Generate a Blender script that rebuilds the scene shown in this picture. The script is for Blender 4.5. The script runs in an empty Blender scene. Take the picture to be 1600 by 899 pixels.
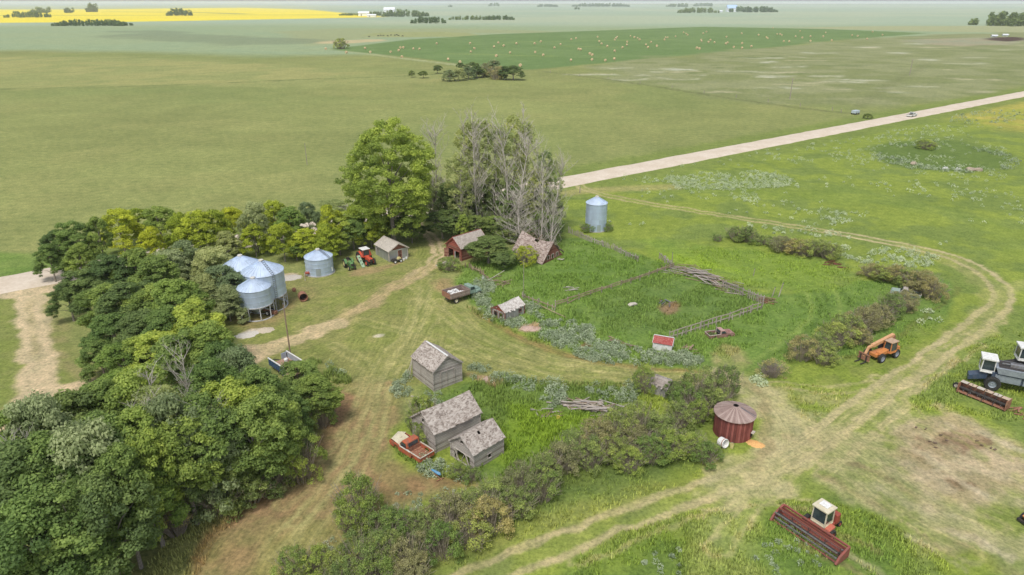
import bpy, math, random
import numpy as np
from mathutils import Vector, Matrix

# ------------------------------------------------------------------ camera, sky, sun, exposure
S = bpy.context.scene
COL = S.collection
CAM_H = 42.0
FPX = 1067.0
PITCH = math.atan((449.5 - 3.5) / FPX)
cd = bpy.data.cameras.new("Camera")
cam = bpy.data.objects.new("Camera", cd); COL.objects.link(cam)
cam.location = (0, 0, CAM_H)
cam.rotation_euler = (math.pi / 2 - PITCH, 0, 0)
cd.sensor_width = 36.0
cd.lens = 36.0 * FPX / 1600.0
cd.clip_start = 0.5; cd.clip_end = 120000
S.camera = cam
SUN_EL, SUN_AZ = math.radians(60), math.radians(200)      # azimuth clockwise from +Y
w = bpy.data.worlds.new("World"); S.world = w; w.use_nodes = True
nt = w.node_tree
bg = nt.nodes["Background"]
sky = nt.nodes.new("ShaderNodeTexSky"); sky.sky_type = 'NISHITA'; sky.sun_disc = False
sky.sun_elevation = SUN_EL; sky.sun_rotation = SUN_AZ
sky.air_density = 1.0; sky.dust_density = 2.0; sky.ozone_density = 1.0
hs = nt.nodes.new("ShaderNodeHueSaturation"); hs.inputs['Saturation'].default_value = 0.42
nt.links.new(sky.outputs[0], hs.inputs['Color']); nt.links.new(hs.outputs[0], bg.inputs[0])
bg.inputs[1].default_value = 0.132
sl = bpy.data.lights.new("Sun", 'SUN'); sl.energy = 1.9; sl.angle = math.radians(17); sl.color = (1.0, 0.96, 0.90)
so = bpy.data.objects.new("Sun", sl); COL.objects.link(so)
sdir = Vector((math.sin(SUN_AZ) * math.cos(SUN_EL), math.cos(SUN_AZ) * math.cos(SUN_EL), math.sin(SUN_EL)))
so.rotation_euler = (-sdir).to_track_quat('-Z', 'Y').to_euler()
so.location = (0, 0, 200)
S.view_settings.view_transform = 'Standard'; S.view_settings.look = 'None'
S.view_settings.gamma = 1.0; S.view_settings.use_curve_mapping = False
S.view_settings.exposure = 0.34
S.cycles.max_bounces = 6; S.cycles.diffuse_bounces = 3; S.cycles.transparent_max_bounces = 4
S.cycles.volume_bounces = 1

# ------------------------------------------------------------------ pixel of the photograph -> point of the place
_c, _s = math.cos(PITCH), math.sin(PITCH)
def G(px, py, z=0.0):
    u = (px - 800) / FPX; v = (449.5 - py) / FPX
    dy = _c + v * _s; dz = -_s + v * _c
    t = (z - CAM_H) / dz
    return Vector((u * t, dy * t, z))
def GP(pts): return [G(a, b) for a, b in pts]

# ------------------------------------------------------------------ numpy noise
_rs = np.random.RandomState(7)
_T = _rs.rand(256, 256).astype(np.float32)
def vnoise(x, y):
    xi = np.floor(x).astype(np.int64); yi = np.floor(y).astype(np.int64)
    fx = x - xi; fy = y - yi
    fx = fx * fx * (3 - 2 * fx); fy = fy * fy * (3 - 2 * fy)
    a = _T[yi & 255, xi & 255]; b = _T[yi & 255, (xi + 1) & 255]
    c = _T[(yi + 1) & 255, xi & 255]; d = _T[(yi + 1) & 255, (xi + 1) & 255]
    return (a * (1 - fx) + b * fx) * (1 - fy) + (c * (1 - fx) + d * fx) * fy
def fbm(x, y, s, o=4, seed=0):
    r = 0; a = .5; t = 0; x = x / s + seed * 17.3; y = y / s + seed * 31.7
    for i in range(o):
        r = r + a * vnoise(x, y); t += a; a *= .55; x = x * 2.03 + 11.1; y = y * 2.03 + 5.7
    return r / t
def sstep(a, b, x):
    t = np.clip((x - a) / (b - a), 0, 1); return t * t * (3 - 2 * t)

# ------------------------------------------------------------------ mesh helpers
def lin(r, g, b, k=1.0):
    f = lambda c: (c / 255 / 12.92) if c <= 10 else ((c / 255 + .055) / 1.055) ** 2.4
    return (f(r) * k, f(g) * k, f(b) * k)
def link(o, parent=None):
    COL.objects.link(o)
    if parent is not None: o.parent = parent
    return o
def np_mesh(name, V, F, mats, attrs=None, smooth=False):
    """V (n,3) array, F (m,k) int array of equal-size faces"""
    me = bpy.data.meshes.new(name)
    n = len(V); m, k = F.shape
    me.vertices.add(n); me.vertices.foreach_set('co', np.ascontiguousarray(V, dtype=np.float32).ravel())
    me.loops.add(m * k); me.loops.foreach_set('vertex_index', np.ascontiguousarray(F, dtype=np.int32).ravel())
    me.polygons.add(m); me.polygons.foreach_set('loop_start', np.arange(m, dtype=np.int32) * k)
    try: me.polygons.foreach_set('loop_total', np.full(m, k, dtype=np.int32))
    except Exception: pass
    if smooth: me.polygons.foreach_set('use_smooth', np.ones(m, dtype=bool))
    for an, (kind, arr) in (attrs or {}).items():
        at = me.attributes.new(an, kind, 'POINT')
        key = {'FLOAT': 'value', 'FLOAT_COLOR': 'color', 'FLOAT_VECTOR': 'vector'}[kind]
        at.data.foreach_set(key, np.ascontiguousarray(arr, dtype=np.float32).ravel())
    me.update(calc_edges=True)
    for mt in (mats if isinstance(mats, (list, tuple)) else [mats]): me.materials.append(mt)
    return me
class MB:
    """collects simple solids into ONE mesh"""
    def __init__(s): s.v = []; s.f = []; s.X = Matrix.Identity(4)
    def at(s, loc=(0, 0, 0), rz=0, rx=0, ry=0):
        s.X = Matrix.Translation(loc) @ Matrix.Rotation(rz, 4, 'Z') @ Matrix.Rotation(ry, 4, 'Y') @ Matrix.Rotation(rx, 4, 'X'); return s
    def add(s, vs, fs):
        b = len(s.v); s.v += [tuple(s.X @ Vector(p)) for p in vs]; s.f += [[b + i for i in f] for f in fs]; return s
    def box(s, c, d):
        x, y, z = c; a, b, h = d[0] / 2, d[1] / 2, d[2] / 2
        return s.add([(x + i * a, y + j * b, z + k * h) for k in (-1, 1) for j in (-1, 1) for i in (-1, 1)],
                     [(0, 2, 3, 1), (4, 5, 7, 6), (0, 1, 5, 4), (2, 6, 7, 3), (0, 4, 6, 2), (1, 3, 7, 5)])
    def prism(s, prof, y0, y1):           # profile in x,z extruded along y
        n = len(prof); vs = [(x, y0, z) for x, z in prof] + [(x, y1, z) for x, z in prof]
        return s.add(vs, [list(range(n)), list(range(2 * n - 1, n - 1, -1))] + [(i, i + n, (i + 1) % n + n, (i + 1) % n) for i in range(n)])
    def bar(s, p, q, a, b=None):          # rectangular bar between two points
        p, q = Vector(p), Vector(q); b = b or a; d = (q - p); L = d.length
        if L < 1e-5: return s
        d /= L; u = Vector((0, 0, 1)) if abs(d.z) < .9 else Vector((1, 0, 0)); r = d.cross(u).normalized(); u = r.cross(d)
        vs = [e + r * i * a / 2 + u * j * b / 2 for e in (p, q) for i, j in ((-1, -1), (1, -1), (1, 1), (-1, 1))]
        return s.add(vs, [(0, 1, 2, 3), (7, 6, 5, 4), (0, 4, 5, 1), (1, 5, 6, 2), (2, 6, 7, 3), (3, 7, 4, 0)])
    def cyl(s, p, q, r0, r1=None, n=12, cap=True):
        p, q = Vector(p), Vector(q); r1 = r0 if r1 is None else r1; d = (q - p).normalized()
        u = Vector((0, 0, 1)) if abs(d.z) < .9 else Vector((1, 0, 0)); a = d.cross(u).normalized(); b = a.cross(d)
        vs = [e + (a * math.cos(2 * math.pi * i / n) + b * math.sin(2 * math.pi * i / n)) * r for e, r in ((p, r0), (q, r1)) for i in range(n)]
        fs = [(i, (i + 1) % n, n + (i + 1) % n, n + i) for i in range(n)]
        if cap: fs += [list(range(n))[::-1], list(range(n, 2 * n))]
        return s.add(vs, fs)
    def tube(s, pts, r, n=6):
        for a, b in zip(pts[:-1], pts[1:]): s.cyl(a, b, r, r, n)
        return s
    def lathe(s, prof, n=32, axis='z', a0=0):     # prof: (radius, height)
        vs = []
        for r, h in prof:
            for i in range(n):
                t = a0 + 2 * math.pi * i / n
                vs.append((r * math.cos(t), r * math.sin(t), h) if axis == 'z' else (r * math.cos(t), h, r * math.sin(t)))
        fs = [(j * n + i, j * n + (i + 1) % n, (j + 1) * n + (i + 1) % n, (j + 1) * n + i) for j in range(len(prof) - 1) for i in range(n)]
        return s.add(vs, fs)
    def quad(s, *p): return s.add(p, [tuple(range(len(p)))])
    def build(s, name, m, parent=None, bevel=0, smooth=False, loc=None, rz=None):
        me = bpy.data.meshes.new(name); me.from_pydata(s.v, [], s.f); me.materials.append(m); me.update()
        o = bpy.data.objects.new(name, me); link(o, parent)
        if smooth:
            me.polygons.foreach_set('use_smooth', [True] * len(me.polygons))
            try: me.set_sharp_from_angle(angle=math.radians(40))
            except Exception: pass
        if bevel:
            b = o.modifiers.new('bevel', 'BEVEL'); b.width = bevel; b.segments = 2; b.limit_method = 'ANGLE'
        if loc is not None: o.location = loc
        if rz is not None: o.rotation_euler.z = rz
        return o
def tag(o, label=None, cat=None, group=None, kind=None):
    if label: o['label'] = label
    if cat: o['category'] = cat
    if group: o['group'] = group
    if kind: o['kind'] = kind
    return o
def thing(name, label, cat, loc, rz=0, group=None):
    o = bpy.data.objects.new(name, None); o.empty_display_size = .3; COL.objects.link(o)
    o.location = loc; o.rotation_euler.z = rz
    return tag(o, label, cat, group)
def kids(o): return [c for c in bpy.data.objects if c.parent is o]
def copy_tree(src, tree, loc=None, rz=None, scale=None, label=None):
    """src: top object; tree: list of (child, [grandchildren])"""
    r = src.copy(); COL.objects.link(r)
    if loc is not None: r.location = loc
    if rz is not None: r.rotation_euler = (0, 0, rz)
    if scale is not None: r.scale = scale
    if label: r['label'] = label
    for ch, gs in tree:
        c = ch.copy(); COL.objects.link(c); c.parent = r
        for g in gs:
            d = g.copy(); COL.objects.link(d); d.parent = c
    return r
ONES = ['first', 'second', 'third', 'fourth', 'fifth', 'sixth', 'seventh', 'eighth', 'ninth', 'tenth', 'eleventh', 'twelfth', 'thirteenth',
        'fourteenth', 'fifteenth', 'sixteenth', 'seventeenth', 'eighteenth', 'nineteenth']
def ordinal(i):
    if i < 19: return ONES[i]
    n = i + 1; t = ['twent', 'thirt', 'fort', 'fift', 'sixt', 'sevent'][n // 10 - 2]
    return t + 'ieth' if n % 10 == 0 else t + 'y-' + ONES[n % 10 - 1]

# ------------------------------------------------------------------ materials
class NT:
    def __init__(s, name, rough=.85, spec=.3, metal=0):
        s.m = bpy.data.materials.new(name); s.m.use_nodes = True; s.t = s.m.node_tree; s.b = s.t.nodes['Principled BSDF']
        s.b.inputs['Roughness'].default_value = rough; s.b.inputs['Specular IOR Level'].default_value = spec; s.b.inputs['Metallic'].default_value = metal
    def n(s, typ, **k):
        nd = s.t.nodes.new(typ)
        for a, v in k.items(): setattr(nd, a, v)
        return nd
    def l(s, a, b): s.t.links.new(a, b)
    def coord(s, out='Object'): return s.n('ShaderNodeTexCoord').outputs[out]
    def mapping(s, v, scale=(1, 1, 1)):
        mp = s.n('ShaderNodeMapping'); mp.inputs['Scale'].default_value = scale; s.l(v, mp.inputs[0]); return mp.outputs[0]
    def noise(s, v, sc, det=4, rough=.6, dist=0):
        nd = s.n('ShaderNodeTexNoise'); nd.inputs['Scale'].default_value = sc; nd.inputs['Detail'].default_value = det
        nd.inputs['Roughness'].default_value = rough; nd.inputs['Distortion'].default_value = dist
        if v is not None: s.l(v, nd.inputs['Vector'])
        return nd.outputs[0]
    def ramp(s, f, stops):
        r = s.n('ShaderNodeValToRGB'); e = r.color_ramp.elements
        while len(e) < len(stops): e.new(.5)
        for i, (p, c) in enumerate(stops):
            e[i].position = p; e[i].color = (*c, 1) if len(c) == 3 else c
        s.l(f, r.inputs[0]); return r.outputs[0]
    def mix(s, f, a, b, mode='MIX'):
        m = s.n('ShaderNodeMix', data_type='RGBA', blend_type=mode)
        for v, i in ((f, 0), (a, 6), (b, 7)):
            if hasattr(v, 'links') or hasattr(v, 'is_output'): s.l(v, m.inputs[i])
            else: m.inputs[i].default_value = v if i == 0 else (*v[:3], 1)
        return m.outputs[2]
    def math(s, op, a, b=None, c=None):
        m = s.n('ShaderNodeMath', operation=op)
        for i, v in enumerate((a, b, c)):
            if v is None: continue
            if hasattr(v, 'is_output'): s.l(v, m.inputs[i])
            else: m.inputs[i].default_value = v
        return m.outputs[0]
    def attr(s, name, out=0):
        a = s.n('ShaderNodeAttribute'); a.attribute_name = name; return a.outputs[out]
    def bump(s, h, strength=.4, dist=.05):
        b = s.n('ShaderNodeBump'); b.inputs['Strength'].default_value = strength; b.inputs['Distance'].default_value = dist
        s.l(h, b.inputs['Height']); s.l(b.outputs[0], s.b.inputs['Normal'])
    def base(s, c): s.l(c, s.b.inputs['Base Color']) if hasattr(c, 'is_output') else setattr(s.b.inputs['Base Color'], 'default_value', (*c, 1)); return s
MATS = {}
def paint(name, c, c2=None, sc=3, rough=.55, metal=0, spec=.4, lo=.42, hi=.62, bump=0, vary=.12):
    """worn paint / metal / dirt: c broken up by patches of c2"""
    if name in MATS: return MATS[name]
    t = NT(name, rough, spec, metal); v = t.coord()
    f = t.noise(v, sc, 6, .65); c2 = c2 or tuple(x * .75 for x in c)
    r = t.ramp(f, [(lo, c), (hi, c2)])
    g = t.noise(v, sc * 6, 3)
    r = t.mix(1.0, r, t.ramp(g, [(.3, (1 - vary,) * 3), (.7, (1 + vary * .6,) * 3)]), 'MULTIPLY')
    t.base(r)
    if bump: t.bump(f, bump, .03)
    MATS[name] = t.m; return t.m
def boards(name, c, c2, c3, axis='z', wdt=.16, gap=.12, rough=.9, corner=None):
    """boarded wall: each board its own tone, dark joints, weather streaks along the grain"""
    if name in MATS: return MATS[name]
    t = NT(name, rough, .15); v = t.coord(); sp = t.n('ShaderNodeSeparateXYZ'); t.l(v, sp.inputs[0])
    if axis == 'ang':
        a = t.math('ARCTAN2', sp.outputs[1], sp.outputs[0]); a = t.math('MULTIPLY', a, 2.1)
    elif axis == 'xy': a = t.math('ADD', sp.outputs[0], sp.outputs[1])
    else: a = sp.outputs[{'x': 0, 'y': 1, 'z': 2}[axis]]
    q = t.math('DIVIDE', a, wdt); fl = t.math('FLOOR', q); fr = t.math('FRACT', q)
    wn = t.n('ShaderNodeTexWhiteNoise', noise_dimensions='1D'); t.l(fl, wn.inputs['W'])
    sc = (1, 1, 9) if axis == 'z' else (9, 9, .8)
    st = t.noise(t.mapping(v, sc), 1.3, 5, .7)
    big = t.noise(v, .9, 4, .6)
    f = t.math('ADD', t.math('MULTIPLY', wn.outputs[0], .35), t.math('ADD', t.math('MULTIPLY', st, .55), t.math('MULTIPLY', big, .45)))
    r = t.ramp(f, [(.38, c3), (.62, c), (.92, c2)])
    jt = t.math('LESS_THAN', fr, gap)
    r = t.mix(t.math('MULTIPLY', jt, .62), r, (.02, .017, .015))
    t.base(r); t.bump(t.math('SUBTRACT', st, jt), .6, .03)
    MATS[name] = t.m; return t.m
def shingles(name, c, c2, c3, sc=1.0, pale=(.5, .5, .5), amt=.5):
    if name in MATS: return MATS[name]
    t = NT(name, .95, .1); v = t.coord()
    vo = t.n('ShaderNodeTexVoronoi'); vo.inputs['Scale'].default_value = 5.5 * sc; t.l(t.mapping(v, (1, 1.6, 1.6)), vo.inputs[0])
    sp = t.n('ShaderNodeSeparateColor'); t.l(vo.outputs['Color'], sp.inputs[0])
    n1 = t.noise(v, 1.4, 6, .7)
    f = t.math('ADD', t.math('MULTIPLY', sp.outputs[0], .45), t.math('MULTIPLY', n1, .75))
    r = t.ramp(f, [(.35, c3), (.6, c), (.85, c2)])
    n2 = t.noise(v, 3.2 * sc, 5, .75)
    r = t.mix(t.ramp(n2, [(.56, (0, 0, 0)), (.66, (amt,) * 3)]), r, pale)
    t.base(r); t.bump(f, .7, .04); MATS[name] = t.m; return t.m
def steel(name, c, axis='z', rib=.11, rough=.38, metal=.55):
    if name in MATS: return MATS[name]
    t = NT(name, rough, .5, metal); v = t.coord()
    sp = t.n('ShaderNodeSeparateXYZ'); t.l(v, sp.inputs[0])
    if axis == 'ang': a = t.math('MULTIPLY', t.math('ARCTAN2', sp.outputs[1], sp.outputs[0]), 2.6); rib = .3
    elif axis == 'xy': a = t.math('ADD', sp.outputs[0], sp.outputs[1])
    else: a = sp.outputs[2]
    wv = t.math('SINE', t.math('MULTIPLY', a, 2 * math.pi / rib))
    n1 = t.noise(t.mapping(v, (1, 1, .25)), 1.1, 5, .6)
    sheet = t.n('ShaderNodeTexWhiteNoise', noise_dimensions='2D')
    cb = t.n('ShaderNodeCombineXYZ')
    t.l(t.math('FLOOR', t.math('MULTIPLY', t.math('ARCTAN2', sp.outputs[1], sp.outputs[0]), 1.43)), cb.inputs[0])
    t.l(t.math('FLOOR', t.math('DIVIDE', sp.outputs[2], .82)), cb.inputs[1]); t.l(cb.outputs[0], sheet.inputs[0])
    f = t.math('ADD', t.math('MULTIPLY', n1, .8), t.math('MULTIPLY', sheet.outputs[0], .2))
    r = t.ramp(f, [(.3, tuple(x * .8 for x in c)), (.7, tuple(min(1, x * 1.12) for x in c))])
    t.base(r); t.bump(wv, .25, .02); MATS[name] = t.m; return t.m
# ------------------------------------------------------------------ ground: one sheet painted by zones in world coordinates
def gc(r, g, b):
    if g > r: r, g = r + .26 * (g - r), g - .06 * (g - r)
    m = r * .3 + g * .6 + b * .1; r, g, b = [v + (.18 if g > r + 20 else .06) * (m - v) for v in (r, g, b)]
    return np.array(lin(r, g, b, .80), dtype=np.float32)
def seg_dist(X, Y, P):
    """distance to polyline P, signed side distance and arc length of nearest point"""
    best = np.full(X.shape, 1e9, np.float32); sd = np.zeros_like(best); al = np.zeros_like(best); acc = 0
    for a, b in zip(P[:-1], P[1:]):
        dx, dy = b[0] - a[0], b[1] - a[1]; L = math.hypot(dx, dy)
        if L < 1e-6: continue
        ux, uy = dx / L, dy / L; rx = X - a[0]; ry = Y - a[1]
        s = np.clip(rx * ux + ry * uy, 0, L); ex = rx - ux * s; ey = ry - uy * s; d = np.hypot(ex, ey)
        side = np.sign(ux * ry - uy * rx); k = d < best
        best = np.where(k, d, best); sd = np.where(k, d * side, sd); al = np.where(k, acc + s, al); acc += L
    return best, sd, al
def inside(X, Y, P):
    r = np.zeros(X.shape, bool); n = len(P)
    for i in range(n):
        x0, y0 = P[i][0], P[i][1]; x1, y1 = P[(i + 1) % n][0], P[(i + 1) % n][1]
        if y0 == y1: continue
        c = (y0 > Y) != (y1 > Y)
        r ^= c & (X < (x1 - x0) * (Y - y0) / (y1 - y0) + x0)
    return r
def smooth_px(pts, n=3, closed=False):
    P = [Vector((p[0], p[1])) for p in GP(pts)]
    for _ in range(n):
        Q = [] if closed else [P[0]]
        rng = range(len(P)) if closed else range(len(P) - 1)
        for i in rng:
            a, b = P[i], P[(i + 1) % len(P)]; Q += [a * .75 + b * .25, a * .25 + b * .75]
        if not closed: Q.append(P[-1])
        P = Q
    return P
ZONES = []       # (kind, polygon / polyline, params)
def zone(pts, c, soft=.8, warp=1.2, a=1.0, mott=0.0, c2=None, sm=1, ws=6.0, streak=None, grass=None):
    ZONES.append(('z', smooth_px(pts, sm, True), dict(c=gc(*c), soft=soft, warp=warp, a=a, mott=mott, c2=gc(*(c2 or c)), ws=ws, streak=streak)))
def track(pts, width, c, soft=.5, warp=.35, a=1.0, ruts=None, rw=.45, patchy=0.0, dirt=True, sm=3):
    ZONES.append(('t', smooth_px(pts, sm), dict(c=gc(*c), w=width / 2, soft=soft, warp=warp, a=a, ruts=ruts, rw=rw, patchy=patchy, dirt=dirt)))
# far country
PASTURE = (144, 154, 90)
zone([(-2500, 30), (4000, 30), (4000, 100), (1500, 60), (900, 62), (560, 92), (190, 78), (-2500, 70)], (148, 174, 132), soft=30, warp=20, ws=200, mott=.4, c2=(160, 176, 128))  # this and next two zones: distance haze painted in, paler and bluer
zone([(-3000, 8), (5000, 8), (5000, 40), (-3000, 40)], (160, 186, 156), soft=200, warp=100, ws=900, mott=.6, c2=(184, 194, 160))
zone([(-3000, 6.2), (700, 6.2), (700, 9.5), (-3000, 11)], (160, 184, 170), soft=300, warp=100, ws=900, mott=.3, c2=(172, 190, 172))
zone([(-300, 15.5), (100, 15), (380, 12.2), (480, 15), (560, 22.5), (600, 27), (420, 30.5), (190, 34.5), (-300, 38)], (255, 232, 50), soft=25, warp=10, ws=300, mott=.25, c2=(240, 216, 60), sm=0)
track([(-300, 24), (180, 24.3), (300, 23.6), (520, 23.5)], 40, (150, 160, 90), soft=20, warp=5, dirt=False)
track([(170, 18.5), (300, 19.5), (380, 22)], 60, (120, 140, 100), soft=20, warp=5, dirt=False, a=.8)
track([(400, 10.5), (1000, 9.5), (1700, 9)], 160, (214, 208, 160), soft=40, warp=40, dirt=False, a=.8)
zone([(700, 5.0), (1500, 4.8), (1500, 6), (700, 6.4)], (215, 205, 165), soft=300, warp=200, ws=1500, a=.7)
zone([(420, 45), (800, 45), (1000, 60), (760, 50), (560, 60), (480, 75)], (158, 170, 122), soft=20, warp=10, ws=80)
zone([(186, 46), (330, 55), (520, 62), (480, 72), (190, 62)], (128, 146, 112), soft=20, warp=30, ws=120, a=.7)
zone([(486, 65), (600, 61), (605, 65), (500, 70)], (200, 185, 140), soft=6, warp=4, ws=30)
zone([(590, 50), (720, 50), (760, 58), (560, 58)], (160, 168, 110), soft=8, warp=8, ws=60)
zone([(1190, 42), (1700, 40), (1700, 52), (1440, 50)], (176, 176, 128), soft=10, warp=10, ws=80, a=.8)
# left far bands
zone([(-200, 90), (300, 90), (620, 118), (700, 122), (640, 132), (300, 134), (-200, 142)], (152, 160, 96), soft=14, warp=14, ws=40, mott=.5, c2=(176, 170, 106))
track([(-200, 143), (190, 136), (330, 131), (480, 124), (620, 120), (690, 116)], 3.5, (96, 118, 66), soft=2.5, warp=2, dirt=False, a=.7, patchy=.5)
track([(520, 77), (600, 88), (700, 100), (800, 112)], 5, (170, 178, 130), soft=3, warp=2, dirt=False, a=.9)
track([(520, 75), (600, 84), (700, 96), (720, 100)], 3, (76, 104, 60), soft=3, warp=2, dirt=False, a=.6)
# hay field
zone([(515, 77), (640, 62), (770, 54), (1100, 42), (1300, 46), (1450, 52), (1300, 64), (1180, 77), (980, 95), (830, 109), (790, 109), (700, 97), (600, 86)], (98, 144, 70), soft=5, warp=3, ws=60, mott=.5, c2=(114, 154, 82), sm=0)
for a_, b_ in (((800, 66), (1050, 62)), ((880, 72), (960, 74)), ((700, 84), (860, 88))):
    track([a_, b_], 8, (140, 165, 90), soft=6, warp=3, dirt=False, a=.5)
# rough grazing right of the hay field
zone([(900, 100), (1180, 78), (1320, 62), (1500, 52), (1800, 50), (1900, 110), (1600, 138), (1320, 180), (1100, 150), (950, 120)], (150, 156, 108), soft=12, warp=16, ws=40, mott=.7, c2=(128, 142, 84))
for q_ in range(90):
    rq = random.Random(q_); x_ = rq.uniform(860, 1590); y_ = rq.uniform(66, 150)
    if y_ < 108 - (x_ - 860) * .085 + 4 or y_ > 178 + (x_ - 1330) * .05 or y_ > 112 + (x_ - 850) * .14: continue
    w_ = rq.uniform(8, 46); zone([(x_ - w_, y_), (x_, y_ - .7), (x_ + w_, y_ - rq.uniform(0, .8)), (x_ + w_ * .3, y_ + 1.3)], rq.choice([(204, 204, 180), (190, 190, 158), (196, 188, 152), (112, 132, 76)]), soft=4, warp=7, ws=16, a=rq.uniform(.7, 1.0))
zone([(1390, 62), (1600, 58), (1600, 68), (1480, 74)], (158, 160, 128), soft=8, warp=8, ws=40, mott=.6, c2=(176, 160, 128))
zone([(1530, 60), (1590, 57.5), (1610, 63), (1560, 65.5)], (88, 66, 56), soft=3, warp=3, ws=20)
track([(850, 112), (980, 128), (1100, 148), (1240, 168), (1330, 178)], 3.2, (112, 120, 74), soft=2, warp=1.5, dirt=False, a=.8, patchy=.3)
track([(1330, 176), (1390, 132), (1450, 100)], 3.5, (120, 128, 82), soft=3, warp=2, dirt=False, a=.6, patchy=.4)
# land south of the road (right): lush meadow
zone([(880, 290), (1000, 268), (1600, 152), (2200, 40), (3600, 400), (2500, 1400), (1000, 1100), (560, 1000), (480, 800), (700, 560), (840, 350)], (136, 160, 66), soft=1.5, warp=2, ws=12, mott=.85, c2=(114, 146, 62))
zone([(1420, 172), (1600, 150), (2000, 110), (2000, 220), (1600, 208), (1500, 192)], (186, 176, 84), soft=10, warp=6, ws=14, mott=.7, c2=(150, 168, 66))
zone([(1360, 225), (1480, 215), (1590, 245), (1560, 270), (1440, 268), (1370, 250)], (96, 134, 54), soft=2, warp=1.5, ws=8, mott=.4, c2=(106, 142, 58))
zone([(960, 300), (1500, 330), (1600, 420), (1600, 350), (1300, 280), (1000, 270)], (134, 160, 72), soft=5, warp=5, ws=14, a=.6, mott=.8, c2=(112, 150, 52))
# road verges
track([(-400, 520), (75, 432), (880, 285), (1600, 147), (2150, 42)], 22, (122, 146, 70), soft=4, warp=1.5, dirt=False, a=.9, sm=0)
track([(880, 302), (940, 296), (1050, 292)], 4, (180, 168, 112), soft=2, dirt=False, a=.6)
# whole farm yard: mown, olive
YARD = [(300, 470), (420, 415), (470, 428), (520, 425), (580, 415), (640, 395), (655, 355), (690, 365), (695, 420), (690, 470), (720, 480), (770, 505),
        (830, 530), (900, 557), (1000, 572), (1110, 578), (1180, 590), (1150, 606), (1000, 602), (850, 600), (760, 585), (735, 590), (640, 600), (620, 640), (600, 700), (640, 745),
        (720, 755), (640, 790), (560, 850), (440, 899), (420, 1020), (280, 1020), (300, 860), (360, 800), (440, 740), (480, 700), (520, 650), (470, 600), (400, 560)]
zone([(-60, 470), (20, 460), (60, 440), (120, 600), (200, 600), (190, 640), (-20, 700), (-80, 600)], (128, 146, 72), soft=.6, warp=.6, ws=5, mott=.6, c2=(140, 148, 84))
zone([(-40, 395), (60, 398), (90, 420), (60, 432), (-40, 445)], (104, 150, 58), soft=1, warp=1, ws=5, mott=.5, c2=(124, 156, 70))
zone([(70, 450), (100, 520), (150, 570), (190, 600), (110, 600), (75, 540)], (142, 150, 86), soft=.8, warp=.6, ws=4, mott=.6, c2=(158, 146, 102))
zone(YARD, (148, 150, 88), soft=.35, warp=.5, ws=4, mott=.7, c2=(132, 148, 74), streak=1.0)
zone([(420, 550), (600, 560), (700, 520), (620, 620), (560, 700), (500, 660)], (140, 142, 84), soft=2, warp=1.5, ws=5, mott=.5, c2=(150, 150, 88), a=.5, streak=1.0)
# browner, drier ground down the near drive
zone([(500, 590), (620, 590), (640, 640), (590, 700), (640, 745), (720, 760), (600, 800), (520, 860), (330, 990), (300, 860), (440, 745), (500, 690), (530, 640)], (148, 136, 90), soft=1.2, warp=1.2, ws=5, a=.8, mott=.8, c2=(136, 138, 78), streak=.8)
zone([(490, 600), (560, 610), (540, 680), (500, 700), (440, 760), (340, 830), (350, 800), (460, 740), (520, 660)], (168, 130, 98), soft=.8, warp=1, ws=3, a=.9, mott=.6, c2=(148, 126, 86))
zone([(600, 715), (650, 745), (760, 750), (740, 765), (640, 782), (600, 770), (560, 780), (580, 740)], (158, 126, 90), soft=1.0, warp=1.0, ws=3, a=.8, mott=.6, c2=(146, 138, 88))
zone([(310, 860), (360, 830), (430, 810), (520, 830), (480, 880), (420, 930), (300, 1000)], (158, 152, 92), soft=1, warp=1, ws=4, a=.8, mott=.8, c2=(146, 140, 82), streak=.8)
track([(305, 900), (310, 860), (340, 830), (420, 780), (470, 735), (505, 690)], .9, (166, 130, 92), soft=.5, warp=.4, a=.7, patchy=.3, dirt=False)
for P_ in ([(600, 600), (560, 680), (520, 740), (450, 790), (370, 830)], [(560, 640), (530, 700), (480, 760), (400, 810)], [(610, 640), (570, 730), (500, 800)]):
    track(P_, 1.4, (176, 142, 108), soft=.6, warp=.5, ruts=.7, rw=.45, a=.6, patchy=.35, dirt=False)
zone([(600, 600), (615, 660), (560, 740), (500, 790), (420, 850), (330, 940), (300, 900), (350, 830), (440, 770), (500, 700), (540, 640)], (162, 134, 98), soft=1.5, warp=1.5, ws=3.5, a=.7, mott=.8, c2=(150, 140, 92), streak=.6)
# worn edge strip under the corral weeds
track([(735, 480), (775, 508), (830, 536), (900, 562), (985, 574), (1100, 582)], .9, (150, 122, 78), soft=.5, warp=.3, a=.7, patchy=.3, dirt=False)
track([(735, 585), (850, 603), (1000, 606), (1130, 600)], .8, (150, 128, 88), soft=.5, warp=.3, a=.6, patchy=.4, dirt=False)
zone([(700, 430), (740, 445), (735, 460), (690, 455), (670, 445)], (170, 142, 104), soft=.8, warp=.6, ws=3, a=.7)
zone([(540, 425), (610, 412), (640, 405), (600, 424), (548, 434)], (178, 150, 112), soft=.6, warp=.5, ws=3, a=.7)
zone([(345, 480), (420, 478), (455, 455), (470, 470), (430, 505), (395, 520), (350, 500)], (160, 142, 96), soft=1, warp=.8, ws=3, a=.8, mott=.5, c2=(140, 140, 84))
zone([(410, 430), (470, 428), (500, 440), (490, 480), (445, 450)], (150, 148, 92), soft=1, warp=.8, ws=3, a=.6, mott=.6, c2=(158, 140, 98))
zone([(375, 520), (400, 511), (404, 520), (388, 528), (374, 528)], (206, 194, 172), soft=.25, warp=.25, ws=1.5)
zone([(582, 523), (597, 522), (598, 526), (585, 528)], (214, 204, 176), soft=.2, warp=.2, ws=1.5)
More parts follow.
